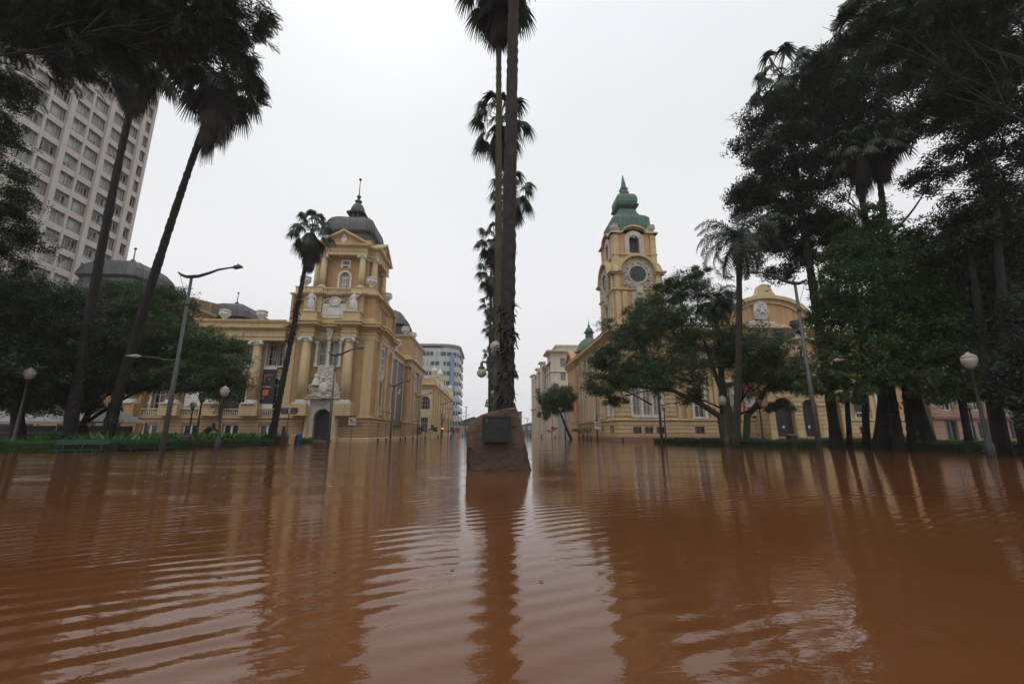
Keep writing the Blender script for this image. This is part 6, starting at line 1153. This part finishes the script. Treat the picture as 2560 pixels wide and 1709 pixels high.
# ================= BOULDER WITH PLAQUE =================
BY = 11.8
bo_ = thing('boulder', 'brown granite boulder with a dark plaque standing in the water before the palms', 'boulder', (.25, BY, 0))
def bxz(u, v): p = at(u, v, BY - .25); return (p.x, p.z)
Lp = [bxz(1166, 1180), bxz(1165, 1150), bxz(1165, 1110), bxz(1167, 1082), bxz(1173, 1062), bxz(1184, 1046), bxz(1200, 1036), bxz(1222, 1029), bxz(1252, 1023), bxz(1276, 1018), bxz(1287, 1016)]
Rp = [bxz(1333, 1180), bxz(1325, 1158), bxz(1320, 1130), bxz(1314, 1098), bxz(1309, 1070), bxz(1304, 1050), bxz(1299, 1038), bxz(1297, 1032), bxz(1296, 1027), bxz(1293, 1020), bxz(1290, 1016)]
def prof(P, z): return float(np.interp(z, [p[1] for p in P], [p[0] for p in P]))
rows, cols = 60, 72; zs_ = np.linspace(-.35, Lp[-1][1], rows); V = []; rng = np.random.default_rng(9)
from mathutils import noise as mn
for i, z in enumerate(zs_):
    xl, xr = prof(Lp, z), prof(Rp, z); cx, hx = (xl + xr) / 2, (xr - xl) / 2; t = max(0, z) / Lp[-1][1]; hy = .56 - .24 * t
    hy = min(hy, .18 + hx * .9)
    for j in range(cols):
        a = 2 * PI * j / cols; c, s = math.cos(a), math.sin(a); e = .45; x = cx + hx * math.copysign(abs(c) ** e, c); y = BY + .18 * t + hy * math.copysign(abs(s) ** e, s)
        n1 = mn.fractal(Vector((x * 1.6, y * 1.6, z * 1.6)), 1., 2., 4); n2 = mn.fractal(Vector((x * 6, y * 6, z * 6 + 3)), 1., 2., 3); n3 = mn.cell(Vector((x * 2.2, y * 2.2, z * 1.8)))
        k = .035 * n1 + .012 * n2; fl = 1 if abs(y - BY) < hy * .85 else .8
        V.append((x + c * k * .8, y + s * (k * 1.2 + .012 * n3) * fl, z + .01 * n2))
Fq = [(i * cols + j, i * cols + (j + 1) % cols, (i + 1) * cols + (j + 1) % cols, (i + 1) * cols + j) for i in range(rows - 1) for j in range(cols)] + [tuple(range((rows - 1) * cols, rows * cols))]
MB().add(V, Fq).build('stone', 'rock', bo_)
pa_, pb_ = at(1207, 1103, BY - .62), at(1276, 1042, BY - .62); py_ = BY - .60
q = MB(); q.box(pa_.x, pb_.x, py_, py_ + .3, pa_.z, pb_.z); pq = q.build('plaque', 'bronze', bo_)
q = MB(); w_ = .02
q.box(pa_.x - w_, pb_.x + w_, py_ - .012, py_ + .02, pa_.z - w_, pa_.z); q.box(pa_.x - w_, pb_.x + w_, py_ - .012, py_ + .02, pb_.z, pb_.z + w_); q.box(pa_.x - w_, pa_.x, py_ - .012, py_ + .02, pa_.z, pb_.z); q.box(pb_.x, pb_.x + w_, py_ - .012, py_ + .02, pa_.z, pb_.z); q.build('plaque_frame', 'bronze', pq)
q = MB(); rs = random.Random(2); W_ = pb_.x - pa_.x; H_ = pb_.z - pa_.z
for r_, (f0, f1, h_) in enumerate(((.3, .66, .026), (.36, .56, .014), (.16, .84, .014), (.16, .86, .012), (.3, .45, .012), (.12, .88, .011), (.12, .6, .011), (.12, .9, .011), (.12, .55, .011), (.12, .5, .011))):
    z = pb_.z - H_ * (.17 + .077 * r_); x = pa_.x + W_ * f0
    while x < pa_.x + W_ * f1: l_ = rs.uniform(.012, .05); q.box(x, x + l_, py_ - .004, py_ + .002, z, z + h_); x += l_ + .009
q.ball((pa_.x + W_ * .13, py_, pb_.z - H_ * .17), .045, 1, .2, 1.2, 8); q.build('raised_lettering', 'poled', pq)

# ================= LAMPS =================
def street_lamp(label, base, H_, arm, side=1, low=None, grp='tall curved arm street lamps', rot=0.):
    o = thing('street_lamp', label, 'street lamp', base, grp); x, y, z = base; c, s = math.cos(rot), math.sin(rot)
    def P(a, h): return (x + a * c * side, y + a * s * side, h)
    q = MB(); q.tube([(x, y, -.6), (x, y, H_ * .45), (x, y, H_ * .46), (x, y, H_)], [.13, .105, .085, .07], 10); q.tube([(x, y, H_ * .82), (x, y, H_ * .845)], .1, 10); q.build('pole', 'pole', o, True)
    A = [P(-arm * .30, H_ + .22), P(-arm * .22, H_ + .07), P(-arm * .1, H_ - .03), P(0, H_ - .02), P(arm * .15, H_ + .02), P(arm * .35, H_ + .2), P(arm * .55, H_ + .42), P(arm * .8, H_ + .55)]
    q = MB(); q.tube(A, [.045, .07, .09, .1, .09, .075, .06, .045], 8); q.tube([P(-arm * .27, H_ + .15), P(0, H_ * .845)], .012, 5); q.build('arm', 'poled', o, True)
    q = MB(); e = P(arm * .8, H_ + .55); f = P(arm * 1.05, H_ + .6); q.tube([e, P(arm * .86, H_ + .57), P(arm * .9, H_ + .58), P(arm * 1.0, H_ + .62), P(arm * 1.08, H_ + .58)], [.05, .06, .13, .12, .02], 8); q.ball(P(arm * .96, H_ + .74), .05, n=6); q.build('lamp_head', 'pole', o, True)
    if low:
        q = MB(); hz = H_ * .5; q.tube([P(0, hz), P(low * .3, hz + .02), P(low * .7, hz + .16), P(low, hz + .2)], [.045, .04, .035, .03], 6); q = q.build('lower_arm', 'poled', o, True)
        g = MB(); g.tube([P(low, hz + .2), P(low * 1.12, hz + .22), P(low * 1.4, hz + .24)], [.05, .1, .03], 7); g.build('lamp_head', 'globe', q, True)
    return o
street_lamp('tall curved arm street lamp rising from the water at left, before the benches', tuple(ground(405, 1130)), at(478, 690, 22.9).z, 2.5, 1, -1.9)
street_lamp('tall curved arm street lamp at right before the leafy green tree, arm pointing left', tuple(ground(2050, 1130)), at(1985, 706, 21.2).z, 2.35, -1, -1.5)
street_lamp('curved arm street lamp in front of the museum door', tuple(ground(820, 1113)), at(828, 886, 34.75).z, 2.1, 1, -1.6)
street_lamp('curved arm street lamp by the museum street side', (ground(981, 1101).x + .0, 55, 0), at(985, 964, 55).z, 1.9, 1, -1.2)
street_lamp('curved arm street lamp at the far museum corner', (at(1043, 1100, 76).x, 76, 0), at(1046, 991, 76).z, 2.2, 1, None)
street_lamp('curved arm street lamp left of the red traffic light', (at(1104, 1100, 92).x, 92, 0), at(1103, 1010, 92).z, 2.0, 1, None)
street_lamp('curved arm street lamp right of the red traffic light', (at(1120, 1100, 112).x, 112, 0), at(1121, 1022, 112).z, 2.0, 1, None)
street_lamp('street lamp beside the spreading tree with lower arm toward the palace', (at(1655, 1109, 38).x, 38, 0), at(1640, 920, 38).z, 2.0, -1, -1.4)
street_lamp('street lamp behind the no parking sign', (at(1494, 1100, 57).x, 57, 0), at(1488, 978, 57).z, 2.0, -1, -1.5)
street_lamp('street lamp in front of the grey annex and ivory building', (at(1414, 1100, 80).x, 80, 0), at(1412, 1010, 80).z, 2.0, -1, -1.8)
for i, (u, v, Y_, l) in enumerate(((1144, 1035, 150, 'distant street lamp left of the mast'), (1156, 1040, 165, 'farthest street lamp left of the mast'), (1319, 1046, 150, 'distant street lamp right of the boulder'))): street_lamp(l, (at(u, 1090, Y_).x, Y_, 0), at(u, v, Y_).z, 2.4, 1 if i < 2 else -1)
o = thing('mast', 'thin tall floodlight mast between lemon building and boulder', 'mast', (at(1164, 1090, 130).x, 130, 0)); x = at(1164, 1090, 130).x; zt = at(1164, 1017, 130).z
q = MB(); q.tube([(x, 130, -.5), (x, 130, zt)], [.2, .1], 8); q.build('pole', 'pole', o); q = MB(); q.box(x - .45, x + .45, 129.8, 130.2, zt, zt + .15); q.build('lamp_head', 'dark', o)

def globe_lamp(label, x, y, H_, r=.25, tint='globe'):
    o = thing('globe_lamp', label, 'globe lamp', (x, y, 0), 'acorn globe lamps in the gardens'); q = MB()
    q.lathe(x, y, [(.16, -.6), (.16, .5), (.12, .6), (.085, .75), (.06, H_ * .5), (.05, H_ - r * 2.5), (.09, H_ - r * 2.4), (.12, H_ - r * 2.1), (.13, H_ - r * 2.0)], 12); q.build('pole', 'poled', o, True)
    MB().lathe(x, y, [(r * .45, H_ - r * 2.0), (r * .75, H_ - r * 1.6), (r * 1.0, H_ - r * .9), (r * 1.02, H_ - r * .35)], 18).build('glass_globe', tint, o, True)
    MB().lathe(x, y, [(r * 1.03, H_ - r * .35), (r * .95, H_ - r * .05), (r * .62, H_ + r * .22), (r * .42, H_ + r * .33), (r * .30, H_ + r * .42), (r * .2, H_ + r * .62), (.01, H_ + r * .68)], 18).build('globe_cap', tint, o, True); return o
for (ug, vg, ub, Y_, r, l) in ((48, 934, 35, 24, .24, 'globe lamp at the left edge in front of the dark shade tree'), (555, 978, 545, 27, .25, 'brightest globe lamp in the left garden, right of the sapling'), (500, 992, 490, 32, .25, 'globe lamp just left of the brightest one, behind it'), (478, 1012, 470, 38, .25, 'smallest dull globe lamp, leftmost of three before the museum balustrade'),
    (2430, 900, 2468, 17, .27, 'large near globe lamp at right in front of the black tree'), (1662, 1018, 1665, 45, .23, 'small globe lamp right of the street lamp by the palace wall'), (1895, 1005, 1908, 33, .25, 'globe lamp in front of the red and white banner'), (1806, 1000, 1816, 30.5, .27, 'globe lamp half hidden by the forked trunk'), (2425, 1010, 2440, 30, .25, 'small far globe lamp in front of the pink house'), (200, 1012, 205, 34, .25, 'dim globe lamp between the left palm pair')):
    b = at(ub, 1096, Y_); g = at(ug, vg, Y_); globe_lamp(l, b.x, Y_, g.z + .18, r)
# ornate post with hanging globes behind the palms
def ornate(label, x, y, k, arms, grp='ornate multi arm lamp posts along the palm row'):
    o = thing('ornate_lamp', label, 'lamp post', (x, y, 0), grp); zt = 4.05 * k; q = MB()
    q.lathe(x, y, [(.22, -.6), (.22, .5), (.15, .6), (.11, 1.0), (.085, 2.8 * k), (.12, 3.0 * k), (.16, 3.3 * k), (.10, 3.5 * k), (.1, 3.85 * k), (.2, 3.95 * k), (.2, 4.1 * k), (.14, 4.15 * k)], 14); q.build('post', 'copperd', o, True)
    MB().ball((x, y, zt + .33 * k), .25 * k, n=12).build('glass_globe', 'globe', o, True)
    for a in arms:
        c, s = math.cos(a), math.sin(a); P = [(x + c * d, y + s * d, z * k) for d, z in ((.08, 3.35), (.2, 3.3), (.32, 3.42), (.36, 3.68), (.42, 3.78), (.58, 3.78), (.6, 3.72), (.6, 3.62))]
        ar = MB().tube(P, [.06, .055, .05, .045, .05, .05, .06, .06], 8).build('arm', 'copperd', o, True); q = MB(); q.lathe(x + c * .6, y + s * .6, [(.06, 3.62 * k), (.14, 3.55 * k), (.14, 3.5 * k), (.08, 3.5 * k)], 12); q.build('globe_holder', 'copperd', ar); MB().ball((x + c * .6, y + s * .6, 3.33 * k), .19 * k, n=12).build('glass_globe', 'globe', ar, True)
ornate('ornate lamp post with a big upright globe and hanging globe, left of the palm trunks', at(1240, 905, 16.9).x, 16.9, 1.0, (PI - .25, -.9, .9))
ornate('small distant ornate lamp post with hanging globe just above the boulder', at(1234, 1010, 37).x, 37, 1.0, (PI - .1, .6))

# ================= BENCHES, BINS, SMALL THINGS =================
def bench(label, c, ang, L_=2.6, z=.0, grp='green slatted park benches half under water'):
    o = thing('park_bench', label, 'bench', (c[0], c[1], 0), grp); ux, uy = math.cos(ang), math.sin(ang); fr = Fr(c[0], c[1], ux, uy, uy, -ux)
    q = MB(fr); 
    for k in range(3): q.slab([(-L_ / 2, z + .34 + k * .085), (L_ / 2, z + .34 + k * .085), (L_ / 2, z + .41 + k * .085), (-L_ / 2, z + .41 + k * .085)], -.02 - k * .02, .01 - k * .02)
    q.build('backrest', 'bench', o); q = MB(fr)
    for k in range(3): q.box(-L_ / 2, L_ / 2, .08 + k * .13, .19 + k * .13, z + .07, z + .095)
    q.build('seat', 'bench', o)
    for s in (-1, 0, 1):
        q = MB(fr); x = s * (L_ / 2 - .3); q.tube([(x, .02, -.6), (x, .0, z + .2), (x, -.06, z + .62)], .025, 6); q.tube([(x, .42, -.6), (x, .42, z + .06), (x, .05, z + .06)], .025, 6); q.build('leg', 'poled', o)
    return o
BN = [((-20.75, 23.25), R(18), 2.1, 'nearest left bench in front of the paired palm trunks'), ((-19.25, 25.7), R(66), 2.9, 'left bench directly behind the tall street lamp'), ((-18.6, 31.1), R(84), 2.8, 'left bench below the brightest globe lamp'), ((-18.1, 36.2), R(84), 2.8, 'left bench just left of the brown bin'), ((-17.55, 41.0), R(84), 2.2, 'left bench just right of the blue bin'), ((-17.3, 43.6), R(84), 2.0, 'last left bench next to the museum steps'),
      ((17.05, 37.2), R(-73), 2.6, 'farthest of the three right benches, near the globe lamp'), ((17.9, 34.0), R(-73), 2.6, 'middle one of the three right benches, left of the tree trunks'), ((18.85, 30.4), R(-73), 2.8, 'nearest of the three right benches, right of the tree trunks')]
for c, a, l_, lb in BN: bench(lb, c, a, l_, .04 if c[0] < -19 else -.02)
def wheelie(name, label, x, y, m, h, w_=.5, tilt=0., mark=False):
    o = thing(name, label, 'bin', (x, y, 0), 'coloured recycling bins by the left garden'); a = w_ / 2; q = MB()
    q.add([(x - a * .8, y - a * .8, -.2), (x + a * .8, y - a * .8, -.2), (x + a * .8, y + a * .8, -.2), (x - a * .8, y + a * .8, -.2), (x - a + tilt, y - a, h), (x + a + tilt, y - a, h), (x + a + tilt, y + a, h + .05), (x - a + tilt, y + a, h + .05)], [(0, 1, 5, 4), (1, 2, 6, 5), (2, 3, 7, 6), (3, 0, 4, 7), (4, 5, 6, 7)]); q.build('bin_body', m, o)
    q = MB(); q.add([(x - a * 1.1 + tilt, y - a * 1.15, h), (x + a * 1.1 + tilt, y - a * 1.15, h), (x + a * 1.1 + tilt, y + a * 1.1, h + .07), (x - a * 1.1 + tilt, y + a * 1.1, h + .07), (x - a + tilt, y - a, h + .06), (x + a + tilt, y - a, h + .06), (x + a + tilt, y + a, h + .15), (x - a + tilt, y + a, h + .15)], [(0, 1, 5, 4), (1, 2, 6, 5), (2, 3, 7, 6), (3, 0, 4, 7), (4, 5, 6, 7), (3, 2, 1, 0)]); q.build('lid', m, o)
    if mark:
        q = MB(); q.tube([(x + .02 + .09 * math.cos(t), y - a * 1.02, h * .6 + .09 * math.sin(t)) for t in np.linspace(.3, 5.6, 14)], .014, 5); q.build('recycling_mark', 'bwhite', o)
wheelie('recycling_bin', 'blue recycling bin standing in the water', -17.3, 39.4, 'bblue', .78, .75, .08, True)
wheelie('recycling_bin', 'yellow recycling bin between the brown and blue bins', -17.45, 38.5, 'byel', .70, .8)
wheelie('recycling_bin', 'dark brown bin left of the yellow one', -17.4, 37.5, 'bbr', .72, .8)
wheelie('recycling_bin', 'dark square bin by the porch hedge on the right', at(1980, 1100, 34).x, 34, 'poled', .72, .6)
wheelie('recycling_bin', 'dark litter bin in the left hedge under the globe lamps', at(466, 1100, 28).x, 28, 'poled', .72, .4)
# crouching bronze figure in the garden
sx, sy = at(522, 1080, 37).x, 37.0; st = thing('statue', 'dark bronze crouching figure in the left garden', 'statue', (sx, sy, 0)); me = bpy.data.meshes.new('bronze_figure'); k = 1.25
J = {'pel': (-.30, 0, .62), 'sp': (-.12, 0, .86), 'ch': (.14, 0, 1.08), 'nk': (.24, 0, 1.24), 'hd': (.27, -.02, 1.42), 'sL': (.16, -.2, 1.12), 'eL': (.42, -.26, .92), 'hL': (.55, -.2, 1.05), 'sR': (.16, .2, 1.12), 'eR': (.36, .26, .86), 'hR': (.5, .22, .8), 'hpL': (-.3, -.14, .58), 'kL': (.16, -.2, .62), 'aL': (-.1, -.2, .3), 'fL': (.1, -.22, .22), 'hpR': (-.3, .14, .56), 'kR': (.05, .2, .42), 'aR': (-.38, .2, .3), 'fR': (-.2, .2, .2)}
E_ = [('pel', 'sp'), ('sp', 'ch'), ('ch', 'nk'), ('nk', 'hd'), ('ch', 'sL'), ('sL', 'eL'), ('eL', 'hL'), ('ch', 'sR'), ('sR', 'eR'), ('eR', 'hR'), ('pel', 'hpL'), ('hpL', 'kL'), ('kL', 'aL'), ('aL', 'fL'), ('pel', 'hpR'), ('hpR', 'kR'), ('kR', 'aR'), ('aR', 'fR')]; ks = list(J)
me.from_pydata([(J[n][0] * k, J[n][1] * k, J[n][2] * k + .02) for n in ks], [(ks.index(a), ks.index(b)) for a, b in E_], []); bf = bpy.data.objects.new('bronze_figure', me); COL.objects.link(bf); bf.parent = st; me.materials.append(M['statue'])
sk = bf.modifiers.new('Skin', 'SKIN'); RR = {'pel': .2, 'sp': .19, 'ch': .2, 'nk': .09, 'hd': .15, 'sL': .1, 'eL': .07, 'hL': .05, 'sR': .1, 'eR': .07, 'hR': .05, 'hpL': .16, 'kL': .11, 'aL': .07, 'fL': .05, 'hpR': .16, 'kR': .11, 'aR': .07, 'fR': .05}
for i, n in enumerate(ks): me.skin_vertices[0].data[i].radius = (RR[n] * k, RR[n] * k); me.skin_vertices[0].data[i].use_root = n == 'pel'
bf.modifiers.new('Sub', 'SUBSURF').levels = 2; bf.modifiers['Sub'].render_levels = 2
MB().box(sx - .7, sx + .8, sy - .45, sy + .45, -.3, .32).build('plinth', 'rock', st)
# floodlights on a post
x, y = at(716, 1090, 36).x, 36; fl_ = thing('floodlight_post', 'rusty post with two square floodlights in front of the museum', 'floodlight', (x, y, 0)); zt = at(722, 1034, 36).z
MB().tube([(x, y, -.4), (x, y, zt)], .035, 6).build('post', 'bbr', fl_); MB().tube([(x - .62, y, zt), (x + .62, y, zt)], .03, 6).build('crossbar', 'poled', fl_)
for s in (-.36, .4): q = MB(); q.box(x + s - .26, x + s + .26, y - .12, y + .1, zt + .05, zt + .48); q = q.build('floodlight', 'poled', fl_); q2 = MB(); q2.box(x + s - .22, x + s + .22, y - .135, y - .121, zt + .09, zt + .44); q2.build('lamp_glass', 'glass', q)
o = thing('control_box', 'small dark control box on a stub beside the floodlight post', 'control box', (x - .35, y + .3, 0)); MB().box(x - .5, x - .28, y + .2, y + .35, .2, 1.45).build('cabinet', 'poled', o); MB().box(x + .1, x + .3, y + .2, y + .3, .1, 1.2).build('side_panel', 'globe', o)
def sign(name, label, u, v, Y_, w_, h_, face, extra=(), cat='sign', top=None, poler=.03, pm='pole'):
    p = at(u, v, Y_); o = thing(name, label, cat, (p.x, Y_, 0)); zt = top or p.z + h_ / 2; MB().tube([(p.x, Y_ + .06, -.5), (p.x, Y_ + .06, zt)], poler, 6).build('post', pm, o)
    MB().box(p.x - w_ / 2, p.x + w_ / 2, Y_ - .02, Y_ + .02, p.z - h_ / 2, p.z + h_ / 2).build('panel', face, o)
    for m, a0, a1, b0, b1 in extra: MB().box(p.x - w_ / 2 + w_ * a0, p.x - w_ / 2 + w_ * a1, Y_ - .035, Y_ - .021, p.z - h_ / 2 + h_ * b0, p.z - h_ / 2 + h_ * b1).build('printed_area', m, o)
    return o, p
sign('notice_sign', 'beige notice board with dark red top right of the museum lettering', 881, 1050, 44, .72, .95, 'stone', (('signred', 0, 1, .8, 1), ('letter', .2, .5, .45, .6), ('letter', .2, .8, .25, .3), ('letter', .2, .8, .35, .39)))
o, p = sign('no_parking_sign', 'round no parking sign on a white square panel at the palace side', 1494, 1063, 56, .75, .95, 'bwhite')
q = MB(); q.tube([(p.x + .26 * math.cos(t), 55.965, p.z + .1 + .26 * math.sin(t)) for t in np.linspace(0, 2 * PI, 20)], .04, 6); q.tube([(p.x - .18, 55.96, p.z + .28), (p.x + .18, 55.96, p.z - .08)], .035, 6); q.build('red_ring', 'bred', o); text('letter', 'E', .36, front(55.96), p.x, .0, p.z + .1, 'bblack', o, .02)
sign('direction_sign', 'dark blue direction sign right of the museum', 1053, 1069, 82, .9, .5, 'bnavy'); sign('direction_sign', 'brown direction sign with a dark board above, before the lemon building', 1077, 1073, 84, 1.0, .28, 'bbr', (), 'sign', 3.4)
sign('street_board', 'small dark square board above the brown direction sign', 1081, 1066, 84.5, .6, .7, 'poled'); sign('lane_sign', 'teal gantry panel at the end of the avenue', 1139, 1068, 150, 2.6, 1.4, 'teal')
sign('traffic_board', 'black traffic light back on a post left of the red light', 1088, 1073, 86, .8, .85, 'dark'); sign('traffic_board', 'black traffic light back on a post right of the red light', 1130, 1073, 96, .6, .9, 'dark')
# traffic light that shows red
p = at(1106, 1072, 88); tl = thing('traffic_light', 'traffic light showing red in front of the lemon building', 'traffic light', (p.x, 88, 0)); MB().tube([(p.x - .3, 88.2, -.4), (p.x - .3, 88.2, p.z + 3.2)], .07, 8).build('post', 'poled', tl); MB().box(p.x - .18, p.x + .18, 87.9, 88.15, p.z - .75, p.z + .3).build('signal_housing', 'dark', tl)
for k_, mm_ in ((0., 'redlamp'), (-.3, 'dark'), (-.6, 'dark')): q = MB(front(87.9)); q.slab([(p.x + .14 * math.cos(t), p.z + .1 + k_ + .14 * math.sin(t)) for t in np.linspace(0, 2 * PI, 14)[:-1]], .0, .04); q.build('signal_lens', mm_, tl)
p = at(1381, 1070, 78); tl = thing('traffic_light', 'slim red topped signal post left of the grey annex', 'traffic light', (p.x, 78, 0)); MB().tube([(p.x, 78, -.4), (p.x, 78, at(1381, 1018, 78).z)], .05, 8).build('post', 'signred', tl); MB().box(p.x - .22, p.x + .22, 77.85, 78, p.z - .3, p.z + .3).build('signal_housing', 'bred', tl); MB().box(p.x + .2, p.x + .9, 77.9, 77.95, p.z - .12, p.z + .12).build('name_plate', 'dark', tl)
# bollards standing out of the water
BLD = (((914, 52, .33), (945, 52, .3), (966, 55, .28), (976, 57, .3), (1001, 62, .3), (1014, 64, .42), (1032, 68, .38)), 'by the museum wall'), (((1063, 74, .5), (1095, 80, .62), (1126, 84, .6), (1157, 88, .7)), 'by the lemon building'), (((1326, 95, .8), (1354, 88, .7), (1388, 82, .55)), 'by the ivory building'), (((1447, 72, .5), (1458, 66, .85), (1478, 62, .4), (1503, 58, .42), (1511, 56, .5), (1533, 52, .5), (1557, 47, .42)), 'by the palace side wall')
OR = ('leftmost', 'second from left', 'third from left', 'fourth from left', 'fifth from left', 'sixth from left', 'rightmost')
for lst, wh in BLD:
    for i, (u, Y_, h_) in enumerate(lst):
        x = at(u, 1095, Y_).x; o = thing('bollard', 'dark drowned bollard, ' + (OR[i] if i < len(lst) - 1 else 'rightmost') + ' of those ' + wh, 'bollard', (x, Y_, 0), 'drowned bollards ' + wh); MB().lathe(x, Y_, [(.11, -.4), (.11, h_ - .08), (.13, h_ - .06), (.13, h_), (.04, h_ + .05)], 10).build('post', 'dark', o)
# wires across the far street
for i, (a, b, sg) in enumerate((((1050, 1036, 76), (1245, 1052, 120), .8), ((1105, 1030, 92), (1330, 1050, 150), 1.2), ((980, 1033, 56), (1110, 1036, 92), .5))):
    A, B = at(*a), at(*b); pts = [A.lerp(B, t) - Vector((0, 0, sg * math.sin(PI * t))) for t in np.linspace(0, 1, 12)]; o = MB().tube(pts, .022, 4).build('overhead_wire', 'dark'); tag(o, ['thin overhead wire from the museum corner past the boulder', 'overhead wire crossing behind the boulder to the ivory building', 'overhead wire between two museum side lamps'][i], 'wire')
# floating litter
rs = random.Random(12); q = MB()
for n_ in range(46):
    p = ground(rs.uniform(1650, 2500), rs.uniform(1112, 1150)) if n_ < 26 else ground(rs.uniform(120, 900), rs.uniform(1120, 1240)); r_ = rs.uniform(.015, .045); a = rs.uniform(0, 3); q.add([(p.x + r_ * math.cos(a + t), p.y + r_ * math.sin(a + t) * .7, .008) for t in (0, 1.6, 3.1, 4.6)], [(0, 1, 2, 3)])
for (uc, vc) in ((400, 1184), (470, 1164)):
    for n_ in range(46):
        p = ground(uc + rs.gauss(0, 14), vc + rs.gauss(0, 2.2)); r_ = rs.uniform(.006, .02); q.add([(p.x + r_ * math.cos(t), p.y + r_ * math.sin(t), .007) for t in (0, 1.6, 3.1, 4.6)], [(0, 1, 2, 3)])
lf = MB()
for n_ in range(70):
    p = ground(rs.uniform(60, 2500), 1130 + 330 * rs.random() ** 1.4); r_ = rs.uniform(.006, .016); a = rs.uniform(0, 3); lf.add([(p.x + r_ * 1.6 * math.cos(a + t) * (1 if k % 2 else .5), p.y + r_ * math.sin(a + t), .006) for k, t in enumerate((0, 1.6, 3.1, 4.6))], [(0, 1, 2, 3)])
tag(lf.build('floating_leaves', 'bbr'), 'tiny brown leaves floating over the whole flood', 'litter', None, 'stuff')
tag(q.build('floating_debris', 'bwhite'), 'pale scraps and foam flecks drifting on the flood', 'litter', None, 'stuff')
# ================= one mesh per piece: split parts that hold several separate pieces =================
def split_pieces(o, gap):
    me = o.data; n = len(me.vertices); co = np.empty(n * 3, np.float32); me.vertices.foreach_get('co', co); co = co.reshape(-1, 3); par = list(range(n))
    def find(a):
        while par[a] != a: par[a] = par[par[a]]; a = par[a]
        return a
    for p in me.polygons:
        v = p.vertices; r = find(v[0])
        for k in v[1:]: par[find(k)] = r
    root = np.array([find(i) for i in range(n)]); ids, inv = np.unique(root, return_inverse=True); m = len(ids)
    if m < 2 or m > 4000: return
    lo = np.full((m, 3), 1e9); hi = np.full((m, 3), -1e9); np.minimum.at(lo, inv, co); np.maximum.at(hi, inv, co); lo -= gap / 2; hi += gap / 2; g = -np.ones(m, int); c = 0
    for i in range(m):
        if g[i] >= 0: continue
        g[i] = c; st_ = [i]
        while st_:
            j = st_.pop(); hit = (g < 0) & (lo <= hi[j]).all(1) & (hi >= lo[j]).all(1); w_ = np.nonzero(hit)[0]; g[w_] = c; st_ += list(w_)
        c += 1
    if c < 2: return
    vg = g[inv]; faces = [[] for _ in range(c)]
    for p in me.polygons: faces[vg[p.vertices[0]]].append(tuple(p.vertices))
    for k in range(c):
        idx = np.nonzero(vg == k)[0]; mp_ = {int(a): i for i, a in enumerate(idx)}; nm = bpy.data.meshes.new(o.name.split('.')[0]); nm.from_pydata([tuple(map(float, co[a])) for a in idx], [], [tuple(mp_[v] for v in f) for f in faces[k]])
        for mt in me.materials: nm.materials.append(mt)
        if len(me.polygons) and me.polygons[0].use_smooth: nm.polygons.foreach_set('use_smooth', [True] * len(nm.polygons))
        if k == 0: keep = nm
        else: q = bpy.data.objects.new(o.name.split('.')[0], nm); COL.objects.link(q); q.parent = o.parent; q.location = o.location
    o.data = keep
SPL = {'pilaster': .1, 'window_surround': .3, 'window_ornament': .25, 'side_ornament': .3, 'street_ornament': .3, 'balustrade': .4, 'balcony_rail': .3, 'entablature_block': .1, 'portal_column': .1, 'carved_bracket': .3, 'clock_ornament': .5, 'bell_stage_ornament': .4, 'bell_opening_shade': .1, 'plinth': .05, 'pediment_mask': .3, 'tympanum': .05, 'loading_door': .1, 'post': .1, 'window_hood': .1, 'projecting_bay': .1, 'air_conditioner': .1, 'niche_ornament': .3, 'porch_ornament': .4, 'gable_cornice': .1, 'sculpted_cartouche': .45, 'side_wall': .05, 'rear_wall': .02, 'leaning_stem': .02, 'pavilion_cornice': .1, 'parapet': .1, 'porch_cornice': .1, 'wall': .03, 'basement_wall': .03, 'street_wall': .03, 'rusticated_courses': .2, 'printed_area': .03, 'plinth_moulding': .05, 'street_cornice': .05}
for o in list(bpy.data.objects):
    if o.type == 'MESH' and o.parent and o.name.split('.')[0] in SPL and not o.modifiers: split_pieces(o, SPL[o.name.split('.')[0]])
# ================= HAZE =================
hz = MB().box(-420, 420, -12, 420, -2.5, 125).build('haze', 'tan'); hz.data.materials.clear(); hm = bpy.data.materials.new('haze'); hm.use_nodes = True; nt = hm.node_tree; nt.nodes.remove(nt.nodes['Principled BSDF'])
pv_ = nt.nodes.new('ShaderNodeVolumePrincipled'); pv_.inputs['Color'].default_value = (.93, .93, .96, 1); pv_.inputs['Density'].default_value = HAZE; pv_.inputs['Anisotropy'].default_value = .2; nt.links.new(pv_.outputs[0], nt.nodes['Material Output'].inputs['Volume']); hz.data.materials.append(hm); tag(hz, 'thin rainy haze over the whole scene', 'haze', None, 'stuff')
